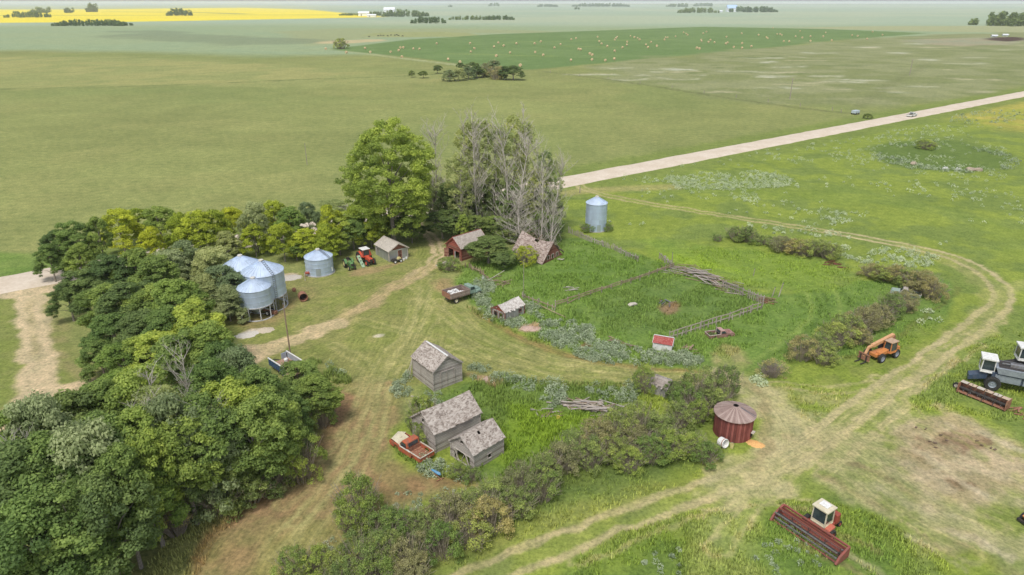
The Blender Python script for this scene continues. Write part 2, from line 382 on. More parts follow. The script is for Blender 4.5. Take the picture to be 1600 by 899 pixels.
zone([(441, 429), (466, 424), (467, 433), (446, 440)], (196, 180, 150), soft=.3, warp=.3, ws=2)
# corral and granary grass
zone([(700, 425), (760, 400), (900, 365), (1000, 400), (1060, 412), (1210, 470), (1330, 440), (1480, 430), (1500, 480), (1400, 560), (1240, 560), (1180, 580), (1000, 570), (900, 553), (800, 515), (740, 480)], (100, 148, 56), soft=.6, warp=.8, ws=5, mott=.6, c2=(112, 154, 62))
zone([(800, 430), (880, 400), (990, 410), (1040, 425), (900, 465), (840, 480)], (94, 144, 52), soft=1.5, warp=1.8, ws=5, mott=.5, c2=(106, 150, 58), a=.7)
zone([(880, 480), (1060, 430), (1160, 465), (1170, 490), (1040, 520), (960, 520)], (92, 136, 58), soft=1.5, warp=1.6, ws=5, mott=.5, c2=(104, 144, 62), a=.7)
zone([(1030, 478), (1062, 474), (1064, 488), (1036, 494)], (158, 124, 100), soft=.5, warp=.5, ws=2, a=.8)
zone([(950, 370), (1300, 400), (1330, 440), (1210, 465), (1060, 410)], (118, 160, 50), soft=3, warp=3, ws=6, mott=.4, c2=(106, 154, 56), a=.9)
for off in (0, 14, 26, 44, 58):      # curved wheel marks round the corral
    track([(1255 + off, 455 - off * .1), (1272 + off, 480), (1262 + off, 505 + off * .2), (1215 + off, 540 + off * .25), (1175 + off * .8, 565 + off * .3)], .5, (72, 118, 40) if off % 4 else (138, 166, 84), soft=.3, warp=.3, a=.55, dirt=False, patchy=.2)
zone([(1110, 545), (1150, 540), (1170, 570), (1150, 590), (1100, 588), (1125, 565)], (172, 160, 112), soft=.8, warp=1, ws=3, a=.7, mott=.7, c2=(130, 150, 76))
zone([(735, 590), (860, 600), (1010, 606), (960, 640), (900, 690), (830, 730), (745, 757), (722, 750), (745, 700), (690, 640), (685, 622)], (102, 142, 56), soft=.7, warp=.8, ws=4, mott=.5, c2=(92, 136, 54))
zone([(800, 620), (870, 655), (960, 650), (900, 690), (830, 730), (780, 735), (770, 690)], (112, 158, 36), soft=1.8, warp=1.8, ws=5, mott=.4, c2=(104, 152, 42))
zone([(1000, 395), (1100, 400), (1180, 430), (1120, 425)], (132, 176, 40), soft=1.5, warp=1.5, ws=5, a=.7)
zone([(740, 584), (786, 592), (788, 606), (756, 602)], (176, 146, 116), soft=.3, warp=.4, ws=2, a=.9)
zone([(808, 508), (842, 506), (844, 519), (812, 520)], (186, 160, 132), soft=.3, warp=.3, ws=2, a=.9)
zone([(905, 540), (925, 537), (925, 548), (905, 550)], (150, 122, 96), soft=.3, warp=.3, ws=2, a=.8)
# near right: cut and driven-over grass
zone([(1150, 600), (1210, 600), (1260, 650), (1400, 620), (1500, 650), (1620, 700), (1700, 820), (1560, 860), (1400, 840), (1340, 790), (1220, 770), (1160, 800), (1080, 850), (1120, 790), (1190, 730), (1215, 680)], (166, 166, 112), soft=1.2, warp=1.6, ws=5, a=.85, mott=.9, c2=(132, 154, 72), streak=1.0)
zone([(1390, 665), (1480, 645), (1560, 670), (1640, 730), (1580, 785), (1470, 790), (1400, 750), (1380, 700)], (196, 176, 144), soft=1.5, warp=2, ws=3, a=.85, mott=.7, c2=(170, 154, 114))
zone([(1440, 675), (1500, 665), (1560, 690), (1540, 706), (1500, 700), (1460, 710)], (132, 106, 82), soft=.7, warp=1.4, ws=1.6, a=.8, mott=.8, c2=(168, 144, 112))
zone([(1480, 745), (1530, 750), (1520, 765), (1490, 762)], (120, 92, 64), soft=.6, warp=.8, ws=1.4, a=.7)
zone([(1060, 830), (1200, 740), (1230, 760), (1180, 830), (1200, 920), (1040, 960)], (150, 166, 92), soft=1, warp=1.2, ws=4, a=.7, mott=.7, c2=(126, 156, 66), streak=1.0)
zone([(1200, 790), (1320, 790), (1400, 830), (1440, 900), (1360, 990), (1200, 1000), (1170, 880)], (116, 156, 54), soft=1, warp=1, ws=4, a=.85, mott=.8, c2=(92, 140, 52))
zone([(860, 880), (980, 830), (1050, 830), (1060, 900), (1000, 990), (800, 990)], (112, 152, 50), soft=1, warp=1, ws=4, a=.85, mott=.8, c2=(88, 134, 52))
zone([(1195, 640), (1240, 640), (1290, 690), (1200, 740), (1180, 720), (1210, 690)], (186, 176, 132), soft=.8, warp=1.2, ws=3, a=.7, mott=.6, c2=(160, 160, 104))
zone([(1225, 676), (1270, 684), (1300, 690), (1250, 694)], (200, 168, 132), soft=.6, warp=.8, ws=2, a=.6)
zone([(430, 930), (560, 860), (700, 800), (850, 730), (1000, 700), (1110, 690), (1150, 700), (1040, 740), (900, 780), (760, 830), (640, 899), (560, 960)], (104, 134, 58), soft=1.2, warp=1.2, ws=4, a=.85, mott=.7, c2=(84, 120, 52))
zone([(640, 940), (760, 860), (900, 800), (1060, 745), (1150, 715), (1170, 728), (1040, 775), (900, 820), (780, 870), (700, 940)], (150, 156, 76), soft=1, warp=1.2, ws=4, a=.7, mott=.7, c2=(124, 144, 62))
zone([(1020, 640), (1110, 640), (1120, 690), (1040, 700), (980, 690)], (90, 128, 52), soft=1, warp=1, ws=3, a=.7, mott=.6, c2=(76, 112, 48))
zone([(1180, 595), (1280, 590), (1360, 560), (1440, 500), (1500, 500), (1440, 560), (1330, 620), (1280, 650)], (122, 150, 60), soft=1.5, warp=1.5, ws=4, a=.8, mott=.8, c2=(142, 154, 78), streak=.7)
# tracks
LANE = [(905, 292), (925, 302), (1010, 318), (1140, 338), (1300, 363), (1440, 388), (1510, 405), (1560, 440), (1572, 470), (1530, 505), (1440, 570), (1350, 632), (1260, 700), (1180, 745), (1000, 805), (860, 860), (700, 930), (600, 990)]
track([(895, 283), (915, 297), (940, 304), (1010, 318), (1140, 338), (1300, 363)], 2.6, (182, 172, 120), soft=.5, warp=.4, ruts=.95, rw=.5, patchy=.12)
track([(1300, 363), (1440, 388), (1510, 408), (1560, 440), (1572, 470), (1530, 505), (1440, 570), (1350, 632), (1260, 700)], 4.2, (194, 180, 136), soft=.4, warp=.3, ruts=1.15, rw=.62, patchy=.15)
track([(1420, 385), (1500, 410), (1545, 445), (1555, 490), (1500, 530)], 3.5, (176, 170, 110), soft=.8, warp=1, a=.5, patchy=.3, dirt=False)
track([(1560, 470), (1580, 450), (1600, 440), (1700, 430)], 2, (168, 168, 104), soft=.8, a=.5, dirt=False)
track([(1350, 632), (1300, 625), (1240, 618), (1180, 600)], 2.0, (182, 172, 124), soft=.8, warp=1, a=.5, patchy=.4, dirt=False)
track([(1260, 700), (1180, 742), (1000, 800), (860, 855), (700, 925), (600, 985)], 4.0, (190, 176, 130), soft=.4, warp=.3, ruts=1.1, rw=.5, patchy=.2)
track([(1480, 560), (1400, 625), (1330, 690), (1290, 720)], 3.4, (188, 176, 128), soft=.5, warp=.5, ruts=1.0, rw=.6, patchy=.3, dirt=False, a=.8)
track([(1130, 590), (1175, 606), (1205, 640), (1225, 680), (1215, 720), (1140, 760)], 4.5, (192, 182, 136), soft=1, warp=1.2, patchy=.35, a=.85)
track([(1165, 600), (1200, 625), (1195, 660), (1198, 700), (1180, 735)], 1.0, (150, 136, 96), soft=.5, warp=.5, patchy=.2, a=.6, dirt=False)
track([(1330, 760), (1380, 740), (1440, 790), (1560, 850), (1680, 900)], 4, (190, 178, 140), soft=1.2, warp=1.4, a=.5, patchy=.4, dirt=False)
track([(1000, 770), (900, 800), (780, 840), (650, 899)], 2.0, (150, 158, 84), soft=.7, warp=.6, a=.6, patchy=.3, dirt=False)
track([(1320, 560), (1400, 530), (1480, 470), (1500, 450)], .6, (110, 120, 60), soft=.4, warp=.4, a=.6, dirt=False)
for P_ in ([(1560, 500), (1480, 548), (1390, 610), (1290, 690), (1240, 730)], [(1180, 605), (1250, 660), (1330, 690), (1400, 700)], [(1140, 760), (1230, 720), (1330, 640), (1440, 590), (1530, 540)], [(1100, 790), (1180, 780), (1260, 790)],
           [(1120, 860), (1160, 810), (1230, 740)], [(900, 870), (1020, 820), (1140, 775), (1230, 730)], [(1300, 720), (1420, 760), (1560, 820)], [(1290, 740), (1400, 800), (1520, 870)], [(1370, 590), (1420, 640), (1440, 660)], [(1210, 600), (1290, 612), (1370, 600)]):
    track(P_, 1.6, (186, 176, 126), soft=.3, warp=.35, ruts=.8, rw=.28, a=.7, patchy=.35, dirt=False)
for k_ in range(34):
    rq = random.Random(900 + k_); x_ = rq.uniform(1260, 1600); y_ = rq.uniform(640, 860); dx = rq.uniform(30, 110)
    track([(x_, y_), (x_ + dx * .5, y_ + dx * .22 + rq.uniform(-5, 5)), (x_ + dx, y_ + dx * .5)], rq.uniform(.3, .9), rq.choice([(204, 190, 158), (196, 184, 146), (150, 134, 98), (122, 148, 66)]), soft=.3, warp=.5, a=rq.uniform(.4, .8), patchy=.4, dirt=False, sm=2)
# farm drive from the road gap down through the yard
DRIVE = [(648, 345), (660, 360), (682, 378), (688, 395), (672, 415), (640, 436), (600, 460), (560, 484), (500, 514), (440, 538), (400, 550), (330, 570), (240, 600), (150, 606), (60, 640)]
track(DRIVE[:6], 3.2, (206, 186, 146), soft=.6, warp=.6, ruts=.75, rw=.62, patchy=.1)
track([(672, 415), (640, 436), (600, 460), (560, 484), (500, 514)], 2.4, (186, 166, 122), soft=.6, warp=.8, patchy=.3)
track([(520, 506), (480, 524), (440, 540), (400, 552), (330, 575)], 3.0, (210, 188, 148), soft=.5, warp=.7, patchy=.15)
track([(380, 556), (300, 590), (200, 606), (120, 612), (60, 630), (20, 660), (-40, 700)], 5.5, (206, 184, 146), soft=.6, warp=.5)
track([(-60, 462), (0, 452), (35, 452), (80, 445)], 7, (206, 186, 150), soft=.6, warp=.6)
track([(45, 448), (46, 470), (52, 505), (56, 545), (62, 590), (80, 620)], 3.7, (208, 188, 150), soft=.5, warp=.6, patchy=.05)
track([(46, 470), (52, 505), (56, 545), (60, 575)], .7, (158, 150, 100), soft=.4, warp=.4, a=.6, patchy=.5, dirt=False)
track([(60, 575), (60, 600), (62, 640)], 4.0, (206, 186, 148), soft=.8, warp=.5)
# faint wheel swirls in the mown yard
for P_ in ([(700, 480), (760, 530), (860, 565), (1000, 583), (1130, 590)], [(690, 500), (740, 545), (850, 580), (1000, 592), (1120, 597)], [(650, 470), (640, 520), (600, 560), (560, 640), (540, 720), (480, 800), (420, 860)],
           [(690, 470), (660, 530), (610, 580), (575, 660), (520, 760), (460, 820)], [(560, 500), (640, 520), (740, 560), (860, 590)], [(660, 410), (670, 470), (630, 560), (600, 600), (590, 680)],
           [(600, 610), (590, 680), (540, 760), (470, 850)], [(520, 540), (580, 570), (560, 640), (520, 720), (440, 790)], [(640, 440), (700, 500), (800, 545), (950, 580)], [(680, 430), (655, 480), (655, 520)],
           [(480, 620), (560, 600), (640, 560), (720, 540)]):
    track(P_, 1.5, (182, 176, 116), soft=.4, warp=.3, ruts=.7, rw=.22, a=.55, patchy=.35, dirt=False)

FLOW = [smooth_px(p, 3) for p in ([(690, 440), (720, 500), (860, 565), (1000, 583), (1130, 590)], [(670, 450), (630, 540), (590, 620), (550, 720), (460, 830), (380, 960)], DRIVE[:10], LANE,
        [(1130, 590), (1205, 640), (1225, 700), (1140, 840), (1120, 990)], [(1200, 620), (1340, 700), (1440, 790), (1600, 860)], [(450, 470), (520, 440), (620, 420)], [(52, 440), (56, 545), (62, 640)])]
ROADP = [G(-400, 520), G(75, 432), G(880, 285), G(1600, 147), G(1600, 147) + (G(1600, 147) - G(880, 285)) * 6]
def ground_color(X, Y):
    X = X.astype(np.float32); Y = Y.astype(np.float32); N = len(X)
    near = np.hypot(X, Y)
    c = np.empty((N, 3), np.float32); c[:] = gc(*PASTURE)
    dirt = np.zeros(N, np.float32); streak = np.zeros(N, np.float32)
    # broad tones in the pasture
    b = fbm(X, Y, 45, 5, 3); c *= (0.86 + .28 * b)[:, None]
    b2 = sstep(.5, .7, fbm(X, Y * 1.0, 22, 5, 9)); c = c * (1 - .35 * b2[:, None]) + gc(160, 160, 98) * (.35 * b2[:, None])
    b3 = sstep(.55, .7, fbm(X, Y, 110, 4, 21)); c = c * (1 - .4 * b3[:, None]) + gc(124, 148, 82) * (.4 * b3[:, None])
    for kind, P, q in ZONES:
        px = [p[0] for p in P]; py = [p[1] for p in P]
        m = (q.get('w', 0) + q['soft'] * 2 + q['warp'] * 2 + 1)
        idx = np.nonzero((X > min(px) - m) & (X < max(px) + m) & (Y > min(py) - m) & (Y < max(py) + m))[0]
        if not len(idx): continue
        x, y = X[idx], Y[idx]
        ws = q.get('ws', 2.5)
        wx = x + (fbm(x, y, ws, 4, 1) - .5) * 4 * q['warp']; wy = y + (fbm(x, y, ws, 4, 2) - .5) * 4 * q['warp']
        if kind == 'z':
            d, _, _ = seg_dist(wx, wy, P + [P[0]])
            sdn = np.where(inside(wx, wy, P), d, -d)
            a = sstep(-q['soft'], q['soft'], sdn) * q['a']
            cc = np.repeat(q['c'][None], len(idx), 0)
            if q['mott']:
                s0 = max(1.6, q['ws'] * .55)
                k = sstep(.42, .6, fbm(x, y, s0, 5, 5)) * q['mott']; cc = cc * (1 - k[:, None]) + q['c2'] * k[:, None]
            if q['streak'] is not None: streak[idx] = streak[idx] * (1 - a) + q['streak'] * a
            elif q['a'] > .7: streak[idx] *= (1 - a)
        else:
            d, sd, al = seg_dist(wx, wy, P)
            if q['ruts']:
                r = np.abs(d - q['ruts']); a = 1 - sstep(q['rw'] * .5, q['rw'] * .5 + q['soft'] * .7, r)
                a = np.maximum(a, .12 * (1 - sstep(q['ruts'] + .2, q['ruts'] + q['rw'] + q['soft'], d)))
            else: a = 1 - sstep(q['w'] - q['soft'] * .5, q['w'] + q['soft'], d)
            if q['patchy']: a = a * (1 - q['patchy'] * sstep(.35, .6, fbm(x, y, 2.2, 4, 8)) * 1.3).clip(0, 1)
            a = a * q['a']; cc = q['c'][None] * (0.9 + .25 * fbm(x, y, 1.1, 4, 12))[:, None]
            if q['dirt']: dirt[idx] = np.maximum(dirt[idx], np.where(d < q['w'] + q['soft'], 1, 0) * a)
        c[idx] = c[idx] * (1 - a[:, None]) + cc * a[:, None]
    return c, dirt, streak
def axis(lo, hi, flat0, flat1, d0, g):
    r = [flat0]
    while r[-1] < flat1: r.append(r[-1] + d0)
    e = r[-1]; s = d0
    while r[-1] < hi: s = d0 + (r[-1] - e) * g; r.append(r[-1] + s)
    l = [flat0]
    while l[-1] > lo: s = d0 + (flat0 - l[-1]) * g; l.append(l[-1] - s)
    return np.array(sorted(set(l[1:] + r)), np.float32)
def ground_height(X, Y):
    """gentle swells, only centimetres in the yard and nothing to lift a building off its footing"""
    return ((fbm(X, Y, 3.0, 3, 30) - .5) * .05 - .02).astype(np.float32)
gx = axis(-40000, 40000, -72, 72, .36, .022)
gy = axis(-200, 60000, 26, 125, .34, .0105)
XX, YY = np.meshgrid(gx, gy); nx, ny = len(gx), len(gy)
XF, YF = XX.ravel(), YY.ravel()
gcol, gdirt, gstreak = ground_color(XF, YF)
gflow = np.zeros((len(XF), 3), np.float32)
fi = np.nonzero((np.abs(XF) < 110) & (YF < 190))[0]
bd = np.full(len(fi), 1e9, np.float32)
for P in FLOW:
    d, sd, al = seg_dist(XF[fi], YF[fi], P); k = d < bd; bd = np.where(k, d, bd)
    gflow[fi, 0] = np.where(k, sd, gflow[fi, 0]); gflow[fi, 1] = np.where(k, al * .06, gflow[fi, 1])
gz = np.where((np.abs(XF) < 150) & (YF < 250), ground_height(XF, YF), 0)
ids = np.arange(nx * ny).reshape(ny, nx)
F = np.stack([ids[:-1, :-1].ravel(), ids[:-1, 1:].ravel(), ids[1:, 1:].ravel(), ids[1:, :-1].ravel()], 1)
fd = gdirt[F].mean(1) > .32
def ground_material():
    t = NT('ground', .95, .1)
    col = t.attr('Col'); geo = t.n('ShaderNodeNewGeometry').outputs['Position']
    n1 = t.noise(geo, 2.6, 8, .72); n2 = t.noise(geo, .55, 5, .65); n3 = t.noise(geo, .07, 6, .7)
    c = t.mix(1.0, col, t.ramp(n1, [(.28, (.50, .53, .50)), (.48, (.98, .98, .98)), (.72, (1.5, 1.46, 1.42))]), 'MULTIPLY')
    c = t.mix(1.0, c, t.ramp(n2, [(.3, (.72, .78, .74)), (.7, (1.22, 1.17, 1.18))]), 'MULTIPLY')
    c = t.mix(1.0, c, t.ramp(n3, [(.32, (.86, .88, .86)), (.68, (1.12, 1.10, 1.10))]), 'MULTIPLY')
    fl = t.mapping(t.attr('flow', 1), (3.2, 3.2, 1))
    st = t.noise(fl, 1.0, 6, .75, .3)
    sc = t.ramp(st, [(.34, (.76, .80, .74)), (.5, (1, 1, 1)), (.66, (1.28, 1.22, 1.2))])
    c = t.mix(t.attr('streak', 2), c, t.mix(1.0, c, sc, 'MULTIPLY'))
    t.base(c); t.bump(n1, .5, .12)
    return t.m
GM = ground_material()
def submesh(name, mask):
    FF = F[mask]; u, inv = np.unique(FF, return_inverse=True); inv = inv.reshape(FF.shape)
    V = np.stack([XF[u], YF[u], gz[u]], 1)
    c4 = np.concatenate([gcol[u], np.ones((len(u), 1), np.float32)], 1)
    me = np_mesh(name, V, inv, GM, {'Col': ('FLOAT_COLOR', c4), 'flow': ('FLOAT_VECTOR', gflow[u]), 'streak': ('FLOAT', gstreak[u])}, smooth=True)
    o = bpy.data.objects.new(name, me); link(o); tag(o, kind='structure'); return o
submesh('ground', ~fd)
submesh('dirt_track', fd)
print('ground verts', nx, ny, nx * ny)

# gravel road with a low crown
def gravel_road():
    P = [Vector((p.x, p.y)) for p in ROADP]
    pts = []
    for a, b in zip(P[:-1], P[1:]):
        n = max(1, int((b - a).length / 4)); pts += [a.lerp(b, i / n) for i in range(n)]
    pts.append(P[-1]); prof = [(-4.6, -.05), (-3.6, .16), (-1.8, .24), (0, .28), (1.8, .24), (3.6, .16), (4.6, -.05)]
    vs = []; fs = []; rnd = random.Random(3); k = len(prof)
    for i, p in enumerate(pts):
        d = (pts[min(i + 1, len(pts) - 1)] - pts[max(i - 1, 0)]).normalized(); nn = Vector((-d.y, d.x)); j0, j1 = rnd.uniform(-.25, .25), rnd.uniform(-.25, .25)
        for j, (o, z) in enumerate(prof):
            oo = o + (j0 if j < 2 else j1 if j > k - 3 else 0); q = p + nn * oo; vs.append((q.x, q.y, z))
        if i: fs += [((i - 1) * k + j + 1, (i - 1) * k + j, i * k + j, i * k + j + 1) for j in range(k - 1)]
    t = NT('gravel', .95, .1); g = t.n('ShaderNodeNewGeometry').outputs['Position']
    n1 = t.noise(g, 1.6, 7, .7); n2 = t.noise(t.mapping(g, (.2, .2, .2)), 1, 4)
    c = t.mix(.5, t.ramp(n1, [(.3, tuple(gc(208, 190, 166))), (.7, tuple(gc(240, 226, 206)))]), t.ramp(n2, [(.35, tuple(gc(214, 196, 172))), (.65, tuple(gc(238, 224, 206)))]))
    t.base(c); t.bump(n1, .3, .05)
    me = bpy.data.meshes.new('gravel_road'); me.from_pydata(vs, [], [f[::-1] for f in fs]); me.materials.append(t.m); me.polygons.foreach_set('use_smooth', [True] * len(fs)); me.update()
    tag(link(bpy.data.objects.new('gravel_road', me)), kind='structure')
gravel_road()

# ------------------------------------------------------------------ air: far fields fade pale blue
def haze(top):
    x0, x1, y0, y1 = gx[0] - 5, gx[-1] + 5, gy[0] - 5, gy[-1] + 5
    b = MB().box(((x0 + x1) / 2, (y0 + y1) / 2, (top - 1.5) / 2), (x1 - x0, y1 - y0, top + 1.5))
    m = bpy.data.materials.new('haze'); m.use_nodes = True; t = m.node_tree; t.nodes.clear()
    out = t.nodes.new('ShaderNodeOutputMaterial'); v = t.nodes.new('ShaderNodeVolumePrincipled')
    v.inputs['Color'].default_value = (.90, .95, 1.0, 1); v.inputs['Density'].default_value = 0.00008
    v.inputs['Anisotropy'].default_value = 0.0
    t.links.new(v.outputs[0], out.inputs['Volume'])
    return tag(b.build('haze', m), kind='stuff')
haze(60)
# ------------------------------------------------------------------ foliage
def leaf_mat(name, c1, c2, c3, trans=.42, k=2.55, rnd=1):
    c1, c2, c3 = [tuple(x * k for x in c) for c in (c1, c2, c3)]
    """leaf colours differ from clump to clump (attribute 'tint') and from tree to tree"""
    m = bpy.data.materials.new(name); m.use_nodes = True; t = NT.__new__(NT); t.m = m; t.t = m.node_tree; t.b = t.t.nodes['Principled BSDF']
    t.b.inputs['Roughness'].default_value = .7; t.b.inputs['Specular IOR Level'].default_value = .2
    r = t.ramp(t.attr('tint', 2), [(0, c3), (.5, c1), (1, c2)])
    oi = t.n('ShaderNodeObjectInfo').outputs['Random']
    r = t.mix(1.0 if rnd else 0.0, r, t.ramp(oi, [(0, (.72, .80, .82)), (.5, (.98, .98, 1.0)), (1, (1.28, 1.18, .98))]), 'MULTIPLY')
    t.base(r)
    tr = t.n('ShaderNodeBsdfTranslucent'); t.l(r, tr.inputs[0]); mx = t.n('ShaderNodeMixShader'); mx.inputs[0].default_value = trans
    t.l(t.b.outputs[0], mx.inputs[1]); t.l(tr.outputs[0], mx.inputs[2]); t.l(mx.outputs[0], t.t.nodes['Material Output'].inputs[0])
    return m
def sc3(c, k): return tuple(x * k for x in c)
LM = {
 'maple':  leaf_mat('leaf_maple', (.088, .126, .034), (.165, .21, .056), (.042, .066, .022)),
 'bright': leaf_mat('leaf_bright', (.128, .170, .038), (.22, .26, .060), (.060, .090, .026)),
 'cotton': leaf_mat('leaf_cotton', (.108, .150, .034), (.19, .235, .052), (.050, .078, .024)),
 'yellow': leaf_mat('leaf_yellow', (.155, .185, .022), (.26, .285, .034), (.070, .095, .018)),
 'willow': leaf_mat('leaf_willow', (.135, .160, .072), (.22, .24, .12), (.08, .10, .048)),
 'dark':   leaf_mat('leaf_dark', (.075, .105, .034), (.13, .165, .05), (.045, .065, .026)),
 'poplar': leaf_mat('leaf_poplar', (.160, .185, .070), (.25, .265, .10), (.09, .11, .045)),
 'shrub':  leaf_mat('leaf_shrub', (.125, .155, .048), (.235, .265, .075), (.055, .07, .03)),
 'brown':  leaf_mat('leaf_brown', (.155, .150, .068), (.235, .215, .10), (.10, .09, .048)),
 'green_shrub': leaf_mat('leaf_green_shrub', (.115, .155, .040), (.20, .235, .062), (.07, .10, .032)),
 'sage':   leaf_mat('leaf_sage', (.37, .44, .28), (.54, .60, .41), (.22, .28, .16), .3, 1.05, 0),
}
LM['sage_pale'] = leaf_mat('leaf_sage_pale', (.50, .57, .36), (.66, .70, .48), (.32, .39, .22), .3, 1.1, 0)
BARK = paint('bark', (.30, .27, .23), (.17, .14, .12), 5, .95)
BARKW = paint('bark_pale', (.58, .53, .46), (.38, .34, .29), 6, .95)
def quads(cen, nrm, size, asp, rs):
    """one leaf-sized face per centre"""
    n = len(cen); nrm = nrm / np.maximum(np.linalg.norm(nrm, axis=1, keepdims=True), 1e-6)
    a = np.cross(nrm, rs.normal(size=(n, 3))); a /= np.maximum(np.linalg.norm(a, axis=1, keepdims=True), 1e-6); b = np.cross(nrm, a)
    s = size * rs.uniform(.6, 1.4, (n, 1)); a = a * s; b = b * s * asp
    V = np.stack([cen - a, cen - b * .9 + a * .1, cen + a, cen + b + a * .1], 1).reshape(-1, 3)
    return V, np.arange(4 * n).reshape(n, 4)
def crown_mesh(name, seed, H, R, base, mat, n=9000, leaf=.17, nc=46, shape='oval', loose=.0, up=.45, lobes=11, lr=.36, sr=.13):
    """boughs (lobes) carry many small leaf clumps on their outer side; gaps stay between the boughs"""
    rs = np.random.RandomState(seed); L = []; ch = (H - base)
    for i in range(lobes):
        z = (i + .5) / lobes; a = i * 2.4 + rs.uniform(-.5, .5)
        prof = {'oval': math.sin(math.pi * min(1, .12 + .86 * z)) ** .7, 'dome': (1 - z ** 2.2) ** .6, 'cone': 1.05 - .95 * z, 'vase': .4 + .7 * math.sin(math.pi * (.1 + .8 * z)), 'column': .85 * math.sin(math.pi * min(1, .1 + .85 * z)) ** .5}[shape]
        k = R * (1 - lr) * prof * rs.uniform(.75, 1.12)
        L.append((math.cos(a) * k, math.sin(a) * k, base + ch * (.12 + .76 * z) + rs.uniform(-.04, .04) * ch, lr * R * rs.uniform(.8, 1.2)))
    L.append((0, 0, base + ch * .86, lr * R * .9))
    C = []; Rr = []; lt = rs.uniform(.1, .9, len(L)); T = []
    for j in range(nc):
        i = rs.randint(len(L)); x, y, z, r = L[i]; d = rs.normal(size=3); d[2] += .5; d /= np.linalg.norm(d)
        if x * d[0] + y * d[1] < -.3 * r: d[0] *= -1; d[1] *= -1
        C.append((x + d[0] * r, y + d[1] * r, min(H * 1.02, z + d[2] * r * 1.0))); Rr.append(sr * R * rs.uniform(.6, 1.5)); T.append(np.clip(lt[i] * .6 + rs.uniform(0, .45) + .12 * d[2], 0, 1))  # tint rises on upper clumps: highlights painted into the leaf colour
    C = np.array(C); Rr = np.array(Rr); T = np.array(T); per = rs.choice(len(C), n, p=(Rr ** 2) / (Rr ** 2).sum())
    d = rs.normal(size=(n, 3)); d /= np.linalg.norm(d, axis=1, keepdims=True); d[:, 2] = np.where(d[:, 2] < -.2, d[:, 2] * .5, d[:, 2])
    P = C[per] + d * Rr[per][:, None] * (rs.uniform(.2, 1.0, (n, 1)) ** .5) * np.array([1.2, 1.2, .8]) + rs.normal(size=(n, 3)) * .012 * R
    P[:, 2] = np.maximum(P[:, 2], .05)
    nr = d + rs.normal(size=(n, 3)) * .5 + np.array([0, 0, up])
    V, F_ = quads(P, nr, leaf, .62, rs)
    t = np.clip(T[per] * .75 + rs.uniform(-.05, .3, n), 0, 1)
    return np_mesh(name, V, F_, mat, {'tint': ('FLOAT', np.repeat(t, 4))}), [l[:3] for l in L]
def branch_mesh(name, seed, H, R, base, mat, ends, r0=.22, nb=9, lean=.04):
    rs = random.Random(seed); b = MB(); lx, ly = rs.uniform(-lean, lean) * H, rs.uniform(-lean, lean) * H
    top = Vector((lx, ly, base + (H - base) * .72)); mid = Vector((lx * .3, ly * .3 + rs.uniform(-.1, .1), base * .8 + .3))
    b.cyl((0, 0, -.3), mid, r0 * 1.15, r0 * .85, 8, False); b.cyl(mid, top, r0 * .85, r0 * .2, 8, False)
    es = list(ends); rs.shuffle(es)
    for e in es[:nb]:
        e = Vector(e); s = mid.lerp(top, min(.95, max(0, (e.z - base) / (H - base)) * .7)); k = s.lerp(e, .5) + Vector((0, 0, (e - s).length * .12))
        b.cyl(s, k, r0 * .38, r0 * .24, 6, False); b.cyl(k, e, r0 * .24, r0 * .07, 5, False)
    me = bpy.data.meshes.new(name); me.from_pydata(b.v, [], b.f); me.materials.append(mat); me.update(); return me
def dead_mesh(name, seed, H, mat, spread=.32, r0=.16, n0=26, lean=.03):
    """bare tree: stem, limbs, twigs"""
    rs = random.Random(seed); b = MB()
    def grow(p, d, L, r, lvl):
        q = p; steps = 3 if lvl == 0 else 2
        for i in range(steps):
            d = (d + Vector((rs.uniform(-.14, .14), rs.uniform(-.14, .14), rs.uniform(-.04, .12)))).normalized()
            nq = q + d * L / steps; b.cyl(q, nq, max(.012, r * (1 - i / (steps + 1))), max(.01, r * (1 - (i + 1) / (steps + 1))), 5 if lvl else 7, False)
            if lvl < 3:
                for k in range(2 if lvl else int(n0 / steps)):
                    f = rs.random(); z = 1 - (i + f) / steps if lvl == 0 else 1
                    ang = rs.uniform(0, 6.28); out = Vector((math.cos(ang), math.sin(ang), rs.uniform(.3, 1.1)))
                    grow(q.lerp(nq, f), (d * (.25 if lvl == 0 else .5) + out.normalized()).normalized(), L * (spread if lvl == 0 else .55) * rs.uniform(.5, 1) * (.55 + .45 * z), r * (.3 if lvl == 0 else .5), lvl + 1)
            q = nq
    grow(Vector((0, 0, -.3)), Vector((rs.uniform(-lean, lean), rs.uniform(-lean, lean), 1)).normalized(), H, r0, 0)
    me = bpy.data.meshes.new(name); me.from_pydata(b.v, [], b.f); me.materials.append(mat); me.update(); return me
def twig_mesh(name, seed, H, R, mat, n=70, r=.018):
    """many thin stems rising and fanning out of a shrub"""
    rs = random.Random(seed); b = MB()
    for i in range(n):
        a = rs.uniform(0, 6.28); k = rs.random() ** .6; p = Vector((math.cos(a), math.sin(a), 0)) * R * .35 * k
        e = Vector((math.cos(a) * R * k * rs.uniform(.7, 1.05), math.sin(a) * R * k, H * rs.uniform(.7, 1.08) * (1 - .25 * k)))
        m = p.lerp(e, .5) + Vector((0, 0, .12 * H)); b.cyl(p, m, r * 1.6, r, 4, False); b.cyl(m, e, r, r * .4, 3, False)
        for j in range(2):
            f = rs.uniform(.3, .9); s = m.lerp(e, f); b.cyl(s, s + Vector((rs.uniform(-.3, .3), rs.uniform(-.3, .3), rs.uniform(.2, .5))) * R * .3, r * .6, r * .25, 3, False)
    me = bpy.data.meshes.new(name); me.from_pydata(b.v, [], b.f); me.materials.append(mat); me.update(); return me
